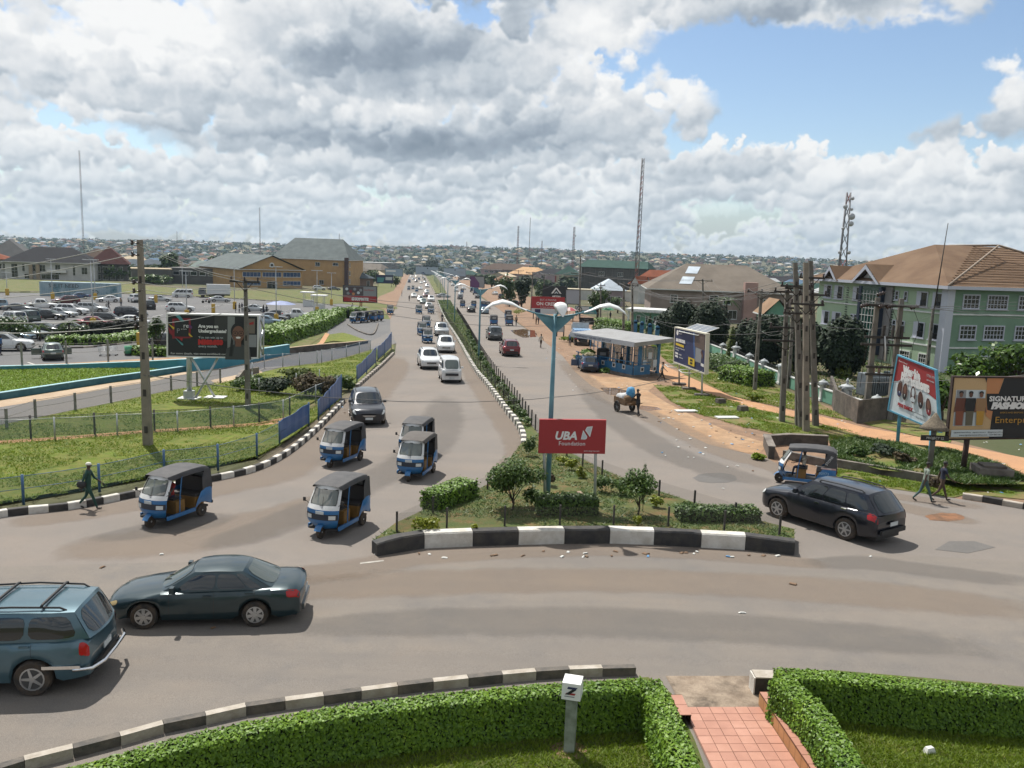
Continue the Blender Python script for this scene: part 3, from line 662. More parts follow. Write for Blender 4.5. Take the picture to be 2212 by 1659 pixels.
def nose_bed():
 poly=[Vector((x,y,0))for x,y in ISL_L+G((1165,950))[0:0]]+[Vector((x,y,0))for x,y in reversed(ISL_R)]+[p.copy()for p in reversed(offset_line(front,.40))]
 m=ground_mat('bed_groundcover',[(.055,.085,.022),(.085,.115,.03),(.20,.11,.055),(.07,.10,.03)],[.5,.9,2.5],bump=1.2,bscale=11,thr=.52)
 o=sheet('planting_bed',[(p.x,p.y)for p in poly],.40,m)
 return[(p.x,p.y)for p in poly]
NOSE=nose_bed()
def strip_between(name,A,B,z,m,n=40,**k):
 A=smooth_line([Vector((x,y,0))for x,y in A],5);B=smooth_line([Vector((x,y,0))for x,y in B],5)
 def at(L,t):
  f=t*(len(L)-1);i=min(int(f),len(L)-2);return L[i].lerp(L[i+1],f-i)
 v=[];f=[]
 for i in range(n+1):
  t=i/n;a=at(A,t);b=at(B,t);v+=[(a.x,a.y,z+T(a.y)),(b.x,b.y,z+T(b.y))]
 for i in range(n):f.append((2*i,2*i+1,2*i+3,2*i+2))
 me=bpy.data.meshes.new(name);me.from_pydata(v,[],f);me.materials.append(m);me.update()
 if me.polygons[0].normal.z<0:me.flip_normals()
 return link(name,me,kind='structure',**k)
strip_between('median_bed',MED_L,MED_R,.24,MATS['bed_groundcover'])
strip_between('median_bed',MED_L2,MED_R2,.24,M_grass_d)
RK=G((-60,1690),(72,1649),(150,1630),(241,1607),(322,1582),(453,1555),(537,1536),(644,1521),(769,1504),(899,1487),(1021,1474),(1134,1463),(1245,1456),(1360,1452.5),(1427,1452))
kerb('kerb','black and dusty white kerb of the near round island behind the long front hedge',RK,-.20,.22,.78,[M_kw2,M_kb2],start=1)
RK2=G((1628,1490),(1662,1484))
def end_block():
 a=P(1629,1502);root=thing('kerb','black kerb end stone with white edge beside the tiled path','kerb',a)
 MB().box((.28,.16,.19),(.55,.34,.44),M_kb).obj('kerb_block',root)
 MB().box((-.015,.16,.19),(.03,.345,.445),M_kw).obj('kerb_block',root)
 MB().box((.28,.16,.42),(.55,.35,.03),M_kw2).obj('kerb_cap',root)
end_block()
sheet('island_lawn',G((-100,1720),(300,1625),(700,1545),(1100,1490),(1400,1465),(1450,1500),(1500,1600),(1560,1760),(1560,2300),(-400,2300)),.03,ground_mat('near_lawn',[(.075,.125,.018),(.115,.150,.028),(.055,.095,.018),(.13,.125,.045)],[.5,1.6,5.0],bump=1.0,bscale=30))
sheet('island_lawn',G((1668,1452),(1800,1450),(2039,1470),(2260,1490),(2800,1560),(2800,2300),(1830,2300),(1760,1700)),.03,MATS['near_lawn'])
sheet('path_apron',G((1438,1462),(1632,1462),(1660,1535),(1476,1535)),.024,M_stain)
M_tile=[mat('terracotta_tile',(.40,.20,.14),rough=.55,col2=(.34,.165,.115),vscale=2.5),mat('pale_terracotta_tile',(.44,.23,.165),rough=.5,col2=(.38,.19,.13),vscale=2.5),mat('dark_terracotta_tile',(.34,.165,.115),rough=.6,col2=(.40,.2,.14),vscale=2.5)]
M_grout=mat('grout',(.17,.10,.075),rough=.9)
M_otile=mat('ochre_wall_tile',(.46,.24,.10),rough=.45,col2=(.38,.19,.08),vscale=3)
def tile_path():
 A=P(1476,1531);B=P(1641,1531);C=P(1739,1659);D=P(1521,1659)
 ax=(B-A).normalized();d=((C+D)/2-(A+B)/2).normalized()
 W=(B-A).length;L=5.4;nx=6;ts=W/nx
 root=link('tiled_path',None,None,A,math.atan2(ax.y,ax.x),kind='structure');root.rotation_euler.x=-SLOPE;r=random.Random(3)
 sk=d.dot(ax)/abs(d.dot(Vector((-ax.y,ax.x,0))))
 MB().add([(-.02,.0,.03),(W+.02,0,.03),(W+.02+L*sk,-L,.03),(-.02+L*sk,-L,.03)],[(0,3,2,1)],M_grout).obj('grout_bed',root)
 for j in range(int(L/ts)):
  for i in range(nx):
   g=.006;x0=i*ts+g;x1=(i+1)*ts-g;y0=-j*ts-g;y1=-(j+1)*ts+g;z=.045+r.uniform(-.002,.002)
   s0=-y0*sk;s1=-y1*sk
   vs=[(x0+s0,y0,.03),(x1+s0,y0,.03),(x1+s1,y1,.03),(x0+s1,y1,.03),(x0+s0,y0,z),(x1+s0,y0,z),(x1+s1,y1,z),(x0+s1,y1,z)]
   MB().add(vs,[(4,7,6,5),(0,1,5,4),(1,2,6,5),(2,3,7,6),(3,0,4,7)],M_tile[r.choice([0,0,1,1,2])]).obj('tile',root)
 def low_wall(x0,x1,y0,y1,h,label):
  t=thing('path_wall',label,'low wall',A+ax*x0,math.atan2(ax.y,ax.x));t.rotation_euler.x=-SLOPE
  n=int(abs(y1-y0)/ts);dy=(y1-y0)/n
  MB().add([(-y0*sk+.01,y0,.0),(x1-x0-y0*sk-.01,y0,0),(x1-x0-y1*sk-.01,y1,0),(-y1*sk+.01,y1,0),(-y0*sk+.01,y0-.01,h-.01),(x1-x0-y0*sk-.01,y0-.01,h-.01),(x1-x0-y1*sk-.01,y1,h-.01),(-y1*sk+.01,y1,h-.01)],[(4,7,6,5),(0,1,5,4),(1,2,6,5),(3,0,4,7)],M_grout).obj('core',t)
  for k in range(n):
   ya=y0+k*dy-.006;yb=y0+(k+1)*dy+.006;w=x1-x0;z=h+r.uniform(0,.003)
   sa=-ya*sk;sb=-yb*sk
   MB().add([(sa,ya,h-.02),(w+sa,ya,h-.02),(w+sb,yb,h-.02),(sb,yb,h-.02),(sa,ya,z),(w+sa,ya,z),(w+sb,yb,z),(sb,yb,z)],[(4,7,6,5),(0,1,5,4),(1,2,6,5),(2,3,7,6),(3,0,4,7)],M_tile[r.choice([0,0,1,2])]).obj('coping_tile',t)
   MB().add([(sa-.012,ya,.04),(sb-.012,yb,.04),(sb-.012,yb,h-.025),(sa-.012,ya,h-.025),(sa+.03,ya,.04),(sb+.03,yb,.04)],[(0,3,2,1)if False else(0,1,2,3)],M_otile).obj('face_tile',t)
  MB().add([(-y0*sk,y0+.012,.03),(x1-x0-y0*sk,y0+.012,.03),(x1-x0-y0*sk,y0+.012,h),(-y0*sk,y0+.012,h)],[(0,1,2,3)],M_otile).obj('face_tile',t)
 low_wall(W+.02,W+.30,.12,-L,.32,'low ochre and terracotta tiled wall along the right side of the tiled path')
 low_wall(-.26,-.02,.10,-.7,.26,'short tiled wall stub at the left top corner of the tiled path')
tile_path()
# ------ chain link fences, bay by bay
def net_mat(name,col,a):
 m=mat(name,col,rough=.6,alpha=a);return m
M_net_b=net_mat('blue_green_netting',(.10,.17,.17),.30)
M_net_d=net_mat('grey_netting',(.10,.11,.10),.20)
M_net_bl=net_mat('blue_netting',(.03,.11,.25),.42)
M_postb=mat('blue_post_paint',(.05,.12,.24),rough=.5,var=.3);M_postg=mat('galvanised_post',(.45,.47,.47),rough=.45,metal=.3,var=.3)
M_postd=mat('dark_concrete_post',(.06,.055,.05),rough=.85,var=.4);M_postc=mat('grey_concrete_post',(.22,.21,.19),rough=.85,var=.3)
M_bsheet=mat('blue_sheet_metal',(.018,.075,.22),rough=.4,col2=(.03,.10,.26),vscale=1.5)
def fence(label,posts,h,pm,net,pr=.035,z0=0.0,rails=(),sheets=(),npost=None,square=False,netz=.05,cat='fence',rm=None):
 """posts: ground points; one post per point, one net per bay"""
 root=thing('chainlink_fence',label,cat,Vector((posts[0].x,posts[0].y,z0)))
 o=posts[0];L=[Vector((p.x-o.x,p.y-o.y,T(p.y)-T(o.y)))for p in posts];hs=h if isinstance(h,list)else[h]*len(L)
 for i,p in enumerate(L):
  if square:nb('post',pm,lambda b,m:b.box((p.x,p.y,p.z+hs[i]/2-.05),(pr*2,pr*2,hs[i]+.1),m),root)
  else:nb('post',pm,lambda b,m:b.tube([(p.x,p.y,p.z-.1),(p.x,p.y,p.z+hs[i])],pr,m,6),root)
 for i in range(len(L)-1):
  a,b_=L[i],L[i+1];h1,h2=hs[i]-.06,hs[i+1]-.06
  if i in sheets:
   def sh(b,m):
    n=(b_-a).normalized();n=Vector((-n.y,n.x,0))*.012
    K=8;vs=[]
    for k in range(K+1):
     q=a.lerp(b_,k/K);top=h1+(h2-h1)*k/K+.05*math.sin(k*1.3)
     w=n*(1 if k%2 else-1)
     vs+=[q+w+Vector((0,0,.12)),q+w+Vector((0,0,top)),q+w+n*2+Vector((0,0,.12)),q+w+n*2+Vector((0,0,top))]
    fs=[]
    for k in range(K):
     c=4*k;fs+=[(c,c+4,c+5,c+1),(c+2,c+3,c+7,c+6),(c+1,c+5,c+7,c+3)]
    b.add(vs,fs,m)
   nb('sheet_panel',M_bsheet,sh,root)
  elif net is not None:
   nb('netting',net,lambda b,m:b.add([(a.x,a.y,a.z+netz),(b_.x,b_.y,b_.z+netz),(b_.x,b_.y,b_.z+h2),(a.x,a.y,a.z+h1)],[(0,1,2,3)],m),root)
  for rr in rails:
   nb('rail_wire',rm or pm,lambda b,m:b.tube([(a.x,a.y,a.z+h1*rr),a.lerp(b_,.5)+Vector((0,0,(h1+h2)/2*rr-.02)),(b_.x,b_.y,b_.z+h2*rr)],.012,m,4),root)
 return root
lf=[P(u,v,.1)for u,v in((-330,1130),(-140,1108),(51,1085),(215,1058),(355,1023),(471,1012),(555,985),(604,958),(667,918))]
fence('blue post chain link fence along the left kerb in front of the walking man',lf,[1.05]*5+[1.1,1.1,1.15,1.3],M_postb,M_net_b,.05,.1,rails=(1.0,.52),sheets=(7,),rm=M_postb)
fence('standing blue sheet metal fence panel just past the gap in the left kerb fence',[P(u,v,.1)for u,v in((688,905),(712,883),(737,862))],[1.15,1.3,1.7],M_postb,None,.05,.1,sheets=(0,1))
fence('ragged blue sheet fence above the overgrown gap on the left kerb',[P(u,v,.1)for u,v in((771,825),(792,805),(812,785))],[1.3,1.35,1.6],M_postb,None,.05,.1,sheets=(0,1))
fence('farthest blue sheet fence on the left kerb, where the side lane joins',[P(u,v,.1)for u,v in((816,779),(830,768),(845,752))],[1.4,1.5,1.8],M_postb,None,.05,.1,sheets=(0,1))
fence('chain link fence with pale posts along the near side of the little dirt footpath',[P(u,v,.1)for u,v in((-160,970),(-10,956),(119,950),(254,941),(384,934),(505,921),(612,905),(682,868),(728,846))],1.15,M_postg,M_net_b,.04,.1,rails=(1.0,))
fence('chain link fence with dark posts along the far side of the little dirt footpath',[P(u,v,.1)for u,v in((-60,956),(67,946),(205,939),(334,931),(455,923),(560,912),(626,896))],1.15,M_postd,M_net_b,.05,.1,rails=(1.0,))
fence('stone coloured post fence along the near edge of the side lane',[P(u,v,.05)for u,v in((-90,922),(15,918),(133,902),(282,884),(415,868),(530,845),(642,834),(740,812))][0:1]+[P(u,v,.05)for u,v in((-20,928),(135,902),(282,882),(415,870),(535,852),(642,842),(726,825),(827,838))][0:0]+[P(u,v,.05)for u,v in((15,925),(77,902),(163,886),(240,869),(315,855),(370,843),(426,834),(476,826))],1.05,M_postc,M_net_d,.055,.05,rails=(1.0,.6),square=True)
fence('pale post fence on the far stretch of the side lane, past the billboard',[P(u,v,.05)for u,v in((530,812),(571,795),(611,792),(647,790),(685,785),(695,783),(717,779),(748,772),(776,763),(800,757))],1.2,M_postg,M_net_bl,.04,.05,rails=(1.0,))
fence('fence of rusty posts with pale netting behind the overgrown rubble corner',[P(u,v,.05)for u,v in((545,812),(545,835),(560,850),(640,838),(690,828))],1.1,M_postg,M_net_d,.04,.05)
fence('thin fence posts standing along the teal wall of the parking lot',[P(u,v,.3)for u,v in((-110,802),(48,790),(144,786),(234,781),(330,776),(430,771))],1.9,M_postc,None,.06,.3,rails=(.9,.5),square=True)
ff=[P(u,v,.40)for u,v in((857,1150),(965,1141),(1090,1136),(1209,1134),(1325,1134),(1443,1137),(1564,1146),(1683,1156))]
M_net_m=net_mat('fine_wire_netting',(.14,.13,.11),.16)
fence('low wire netting fence with slim posts along the front of the planted median nose',ff,.72,M_postd,M_net_m,.032,.40,square=True)
fence('low wire netting fence along the left side of the planted median nose',[P(u,v,.3)for u,v in((857,1152),(935,1114),(995,1088),(1053,1062))],.72,M_postd,M_net_m,.032,.3,square=True)
fence('low wire netting fence with dark posts along the right side of the planted median nose',[P(u,v,.3)for u,v in((1683,1158),(1587,1128),(1499,1100),(1423,1076),(1360,1052),(1300,1030),(1258,1014),(1224,990),(1190,965))],.75,M_postd,M_net_m,.035,.3,square=True)
mr=resample(smooth_line([Vector((x,y,0))for x,y in MED_R],6),1.55)
fence('long row of short dark posts and netting on the right side of the median strip',mr[:88],.95,M_postd,M_net_m,.04,.2,square=True)
ml=resample(smooth_line(offset_line([Vector((x,y,0))for x,y in MED_L[2:]],-.4),6),2.6)
fence('sparse wire fence on the left side of the median strip inside the painted kerb',ml[:50],.9,M_postd,M_net_m,.03,.25,square=True)
# ------ low walls
M_teal=mat('teal_wall_paint',(.035,.19,.25),rough=.7,col2=(.05,.24,.31),vscale=.8,bump=.2)
M_tealtop=mat('pale_teal_coping',(.30,.50,.55),rough=.7,var=.25)
M_cwall=mat('rough_concrete_wall',(.20,.175,.15),rough=.9,col2=(.09,.075,.065),vscale=1.2,bump=.6,bscale=9)
M_blackwall=mat('mould_black_concrete',(.06,.052,.046),rough=.95,col2=(.14,.12,.10),vscale=1.1,bump=.7,bscale=8)
def wall(name,label,line,th,hs,m,capm=None,caph=.05,z=0.0,panel=2.6,cat='wall',over=.04):
 pts=[Vector((p[0],p[1],-SLOPE*p[1]))for p in line];hs=hs if isinstance(hs,(list,tuple))else[hs]*len(pts)
 o=pts[0].copy();root=thing(name,label,cat,Vector((o.x,o.y,z)));inn=offset_line(pts,th)
 for p in inn:p.z=-SLOPE*p.y
 for i in range(len(pts)-1):
  a,b,c,d=[p-o for p in(pts[i],pts[i+1],inn[i+1],inn[i])]
  n=max(1,int((b-a).length/panel))
  for k in range(n):
   t0,t1=k/n+.001,(k+1)/n-.001
   A,B,C,D=a.lerp(b,t0),a.lerp(b,t1),d.lerp(c,t1),d.lerp(c,t0)
   h0=hs[i]+(hs[i+1]-hs[i])*t0;h1=hs[i]+(hs[i+1]-hs[i])*t1
   h0+=A.z;h1+=B.z;vs=[(*A.xy,A.z-.3),(*B.xy,B.z-.3),(*C.xy,C.z-.3),(*D.xy,D.z-.3),(*A.xy,h0),(*B.xy,h1),(*C.xy,h1),(*D.xy,h0)]
   fs=[(0,1,5,4),(1,2,6,5),(2,3,7,6),(3,0,4,7),(4,5,6,7)]
   if th<0:fs=[f[::-1]for f in fs]
   MB().add(vs,fs,m).obj('wall_panel',root)
   if capm:
    w=(D-A).normalized()*over
    vs=[Vector((*(A-w).xy,h0+.002)),Vector((*(B-w).xy,h1+.002)),Vector((*(C+w).xy,h1+.002)),Vector((*(D+w).xy,h0+.002))]
    vs+=[v+Vector((0,0,caph))for v in vs]
    fs=[(0,1,5,4),(1,2,6,5),(2,3,7,6),(3,0,4,7),(4,5,6,7),(3,2,1,0)]
    if th<0:fs=[f[::-1]for f in fs]
    MB().add(vs,fs,capm).obj('coping',root)
 return root
wall('wall','teal painted retaining wall below the parking lot, running behind the dark billboard',G((-150,806),(0,800),(160,797),(310,796),(405,803),(480,796),(568,778),(626,765)),.3,[.22,.28,.34,.55,1.0,1.0,1.05,.95],M_teal,M_tealtop,.06,panel=3.2)
wall('low_wall','low dark teal kerb wall between the bright grass strip and the side lane',G((-300,905),(0,864),(120,845),(240,826),(320,815),(405,802)),.25,.42,mat('dark_teal_paint',(.02,.10,.13),rough=.75,col2=(.05,.15,.18),vscale=1.2),M_tealtop,.04,panel=3.2)
wall('low_wall','low bare concrete wall continuing from the teal wall to the main road',G((626,765),(690,757),(749,750),(795,741)),.3,[.62,.6,.5,.3],M_blackwall,M_sand,.05)
wall('low_wall','broken grey concrete culvert wall by the overgrown corner of the left lawn',G((516,828),(528,812),(560,806)),.25,.5,M_cwall,None)
wall('low_wall','low mossy concrete culvert wall behind the tricycle on the right',G((1659,991),(1648,962)),-.3,.62,M_blackwall,M_cwall,.05)
wall('low_wall','dark concrete culvert headwall running back from the tricycle on the right',G((1648,962),(1700,958),(1785,962)),-.28,.55,M_blackwall,M_cwall,.05)
wall('low_wall','long low concrete wall holding the raised bank behind the right-hand tricycle',G((1690,990),(1780,1010),(1790,1008),(1900,1026),(2000,1044),(2020,1048)),.22,.42,M_cwall,None)
kerb('kerb','weathered black and white kerb stones by the grass at the right edge',G((2078,1078),(2130,1086),(2212,1101),(2400,1130)),.25,.25,.75,[M_kw2,M_kb])
kerb('kerb','low dark kerb around the near parking lot planting island with the palms',G((100,752),(180,752),(260,744),(325,737),(322,728),(250,716)),-.15,.18,1.1,[M_kb2,M_kw2])
kerb('kerb','low kerb round the small concrete apron island where tricycles park',G((750,702),(772,716),(806,724),(818,700)),.2,.2,1.4,[M_kb2,M_cwall])
kerb('kerb','thin kerb along the far edge of the parking lot under the grass bank',G((0,633),(110,631),(200,632),(330,637),(430,642),(560,649),(690,656)),.2,.2,3.0,[M_kb2,M_kw2])
M_green=mat('mint_wall_paint',(.12,.28,.20),rough=.75,col2=(.15,.33,.24),vscale=.9,bump=.1)
M_wht=mat('white_masonry_paint',(.66,.67,.66),rough=.7,col2=(.52,.53,.52),vscale=1.5)
M_rail=mat('dark_iron',(.03,.03,.032),rough=.5,metal=.6)
GW=[(1385,700),(1418,714),(1452,728),(1485,742),(1524,756),(1560,771),(1588,783),(1617,797),(1648,812),(1687,830),(1730,848),(1775,866),(1825,884),(1890,905)]
def green_wall():
 pts=[P(u,v)for u,v in GW]
 for p in pts:p.z=-SLOPE*(p.y-pts[0].y)
 o=pts[0].copy();a=math.atan2(pts[-1].y-o.y,pts[-1].x-o.x)
 root=thing('compound_wall','mint green compound wall with white pillars and railings along the right-hand lawn','wall',o)
 for i,p in enumerate(pts):
  q=p-o;big=i%3==0
  w=.55 if big else .38;hh=1.55 if big else 1.3
  def pil(b,m):b.box((q.x,q.y,q.z+hh/2),(w,w,hh),m,a);b.box((q.x,q.y,q.z+.1),(w+.12,w+.12,.2),m,a)
  pi=nb('pillar',M_wht,pil,root)
  def cap(b,m):
   b.box((q.x,q.y,q.z+hh+.045),(w+.35,w+.35,.09),m,a)
   b.rev([((w+.2)*.72,0),((w+.2)*.55,.12),(.08,.24),(.07,.30)],m,8,Matrix.Translation((q.x,q.y,q.z+hh+.09)))
   if big:b.rev([(.07,.30),(.13,.40),(.10,.52),(.02,.66)],m,8,Matrix.Translation((q.x,q.y,q.z+hh+.09)))
  nb('pillar_cap',mat('grey_white_cap',(.42,.45,.46),rough=.7,var=.25),cap,pi)
 for i in range(len(pts)-1):
  A,B=pts[i]-o,pts[i+1]-o;n=(B-A).normalized();s=Vector((-n.y,n.x,0))*.1
  A2,B2=A+n*.2,B-n*.2;h=.95
  def pan(b,m):b.add([A2-s,B2-s,B2+s,A2+s]+[v+Vector((0,0,h))for v in(A2-s,B2-s,B2+s,A2+s)],[(0,1,5,4),(2,3,7,6),(4,5,6,7)],m)
  nb('wall_panel',M_green,pan,root)
  def cop(b,m):
   s2=s*1.4;b.add([v+Vector((0,0,h+.003))for v in(A2-s2,B2-s2,B2+s2,A2+s2)]+[v+Vector((0,0,h+.10))for v in(A2-s2,B2-s2,B2+s2,A2+s2)],[(0,1,5,4),(2,3,7,6),(4,5,6,7),(3,2,1,0)],m)
  nb('coping',M_wht,cop,root)
  def bars(b,m):
   k=int((B2-A2).length/.18)
   for j in range(k+1):
    q=A2.lerp(B2,j/max(1,k));b.box((q.x,q.y,q.z+h+.28),(.025,.025,.36),m)
   c=(A2+B2)/2;b.box((c.x,c.y,c.z+h+.44),((B2-A2).length,.03,.03),m,math.atan2(n.y,n.x))
  nb('railing',M_rail,bars,root)
green_wall()
# ------ vehicles
GLASS=mat('tinted_glass',(.012,.016,.018),rough=.04,spec=.9);GLASS_L=mat('clear_car_glass',(.05,.065,.062),rough=.04,spec=.9)
TYRE=mat('tyre_rubber',(.018,.017,.016),rough=.85,col2=(.07,.05,.035),vscale=6);RIM=mat('alloy_rim',(.42,.42,.42),rough=.35,metal=.7)
TRIM=mat('black_trim',(.015,.015,.016),rough=.6);CHROME=mat('chrome',(.75,.75,.76),rough=.12,metal=1.0)
HEADL=mat('headlamp_glass',(.55,.57,.56),rough=.15,spec=.8);AMBER=mat('amber_lens',(.40,.24,.07),rough=.2);TAIL=mat('red_lens',(.38,.010,.012),rough=.15)
PLATE=mat('number_plate',(.50,.54,.55),rough=.5,var=.2);PAINT=mat('car_paint',(.5,.5,.5),rough=.22,coat=.6)
def paint(name,c,metal=.3,rough=.28):return mat(name,c,rough=rough,metal=metal,coat=.7,col2=tuple(k*.86 for k in c),vscale=1.2)
PT=dict(teal=paint('dark_teal_paintwork',(.010,.030,.038)),navy=paint('black_navy_paintwork',(.007,.009,.017)),bluegrey=paint('blue_grey_paintwork',(.070,.135,.170),.35),black=paint('black_paintwork',(.012,.013,.015)),white=paint('white_paintwork',(.66,.67,.67),0),silver=paint('silver_paintwork',(.42,.44,.45),.55),grey=paint('grey_paintwork',(.13,.14,.15),.5),red=paint('dark_red_paintwork',(.17,.012,.022),.3),maroon=paint('maroon_paintwork',(.085,.012,.016),.3),blue=paint('blue_paintwork',(.030,.070,.15),.3),lblue=paint('pale_blue_paintwork',(.20,.29,.36),.45),green=paint('green_grey_paintwork',(.075,.11,.10),.4),gold=paint('beige_paintwork',(.38,.33,.25),.4))
def lerp(a,b,t):return a+(b-a)*t
SPECS={'sedan':dict(L=4.77,W=1.78,H=1.42,wb=2.66,fo=.96,r=.325,top=[(0,.62),(.08,.69),(.3,.755),(.8,.84),(1.40,.93),(3.95,.99),(4.3,1.0),(4.68,.965),(4.77,.86)],zb=(.30,.21,.30),gh=(1.38,2.12,3.28,4.02),belt=.93,rw=.70,doors=(1.55,2.62,3.60),wins=((.10,.47),(.50,.80),(.815,.93))),'coupe':dict(L=4.55,W=1.74,H=1.40,wb=2.6,fo=.88,r=.32,top=[(0,.60),(.08,.68),(.3,.75),(.8,.84),(1.2,.93),(3.9,1.0),(4.3,1.0),(4.48,.95),(4.55,.82)],zb=(.28,.21,.30),gh=(1.18,1.95,3.05,3.85),belt=.94,rw=.69,doors=(1.4,2.45,3.40),wins=((.10,.48),(.51,.82))),'suv':dict(L=4.84,W=1.97,H=1.72,wb=2.75,fo=.95,r=.375,top=[(0,.74),(.07,.86),(.25,.97),(.9,1.07),(1.38,1.13),(4.4,1.16),(4.7,1.14),(4.80,1.05),(4.84,.85)],zb=(.34,.27,.38),gh=(1.34,2.15,4.25,4.74),belt=1.12,rw=.745,doors=(1.55,2.72,3.72),wins=((.09,.37),(.385,.66),(.68,.93))),'boxsuv':dict(L=4.78,W=1.97,H=1.78,wb=2.70,fo=.93,r=.375,top=[(0,.78),(.06,.92),(.2,1.02),(.9,1.10),(1.30,1.15),(4.5,1.18),(4.70,1.16),(4.76,1.05),(4.78,.8)],zb=(.34,.28,.38),gh=(1.28,1.92,4.40,4.70),belt=1.14,rw=.80,doors=(1.5,2.62,3.62),wins=((.08,.345),(.37,.635),(.665,.945))),'wagon':dict(L=4.55,W=1.70,H=1.46,wb=2.6,fo=.90,r=.31,top=[(0,.60),(.08,.70),(.3,.77),(.8,.85),(1.30,.93),(4.2,.98),(4.45,.97),(4.53,.90),(4.55,.75)],zb=(.29,.22,.32),gh=(1.25,1.95,4.10,4.48),belt=.93,rw=.73,doors=(1.45,2.45,3.35),wins=((.10,.39),(.41,.66),(.68,.94))),'hatch':dict(L=4.0,W=1.69,H=1.45,wb=2.45,fo=.80,r=.30,top=[(0,.60),(.08,.70),(.3,.78),(.7,.86),(1.05,.94),(3.6,.99),(3.88,.97),(3.97,.85),(4.0,.7)],zb=(.29,.22,.32),gh=(1.02,1.75,3.2,3.88),belt=.94,rw=.71,doors=(1.2,2.2,3.0),wins=((.10,.47),(.50,.85))),'van':dict(L=4.35,W=1.68,H=1.90,wb=2.3,fo=.85,r=.31,top=[(0,.95),(.05,1.08),(.15,1.12),(.4,1.16),(4.2,1.18),(4.3,1.15),(4.35,.9)],zb=(.30,.25,.32),gh=(.18,.78,4.15,4.32),belt=1.14,rw=.80,doors=(.5,1.55,2.7),wins=((.06,.28),(.30,.58),(.60,.94))),'bus':dict(L=4.90,W=1.80,H=2.10,wb=2.57,fo=1.15,r=.33,top=[(0,.90),(.06,1.05),(.2,1.15),(.5,1.22),(4.75,1.25),(4.86,1.2),(4.90,.9)],zb=(.30,.26,.34),gh=(.30,1.25,4.70,4.86),belt=1.20,rw=.83,doors=(.9,1.9,3.2),wins=((.05,.25),(.27,.48),(.50,.71),(.73,.95))),'pickup':dict(L=5.1,W=1.80,H=1.76,wb=3.05,fo=.90,r=.37,top=[(0,.75),(.06,.88),(.25,.97),(.9,1.05),(1.45,1.10),(3.5,1.12),(3.55,1.10),(5.02,1.10),(5.08,1.05),(5.1,.8)],zb=(.34,.30,.42),gh=(1.42,2.05,3.30,3.50),belt=1.09,rw=.76,doors=(1.6,2.55,3.4),wins=((.12,.50),(.54,.90))),}
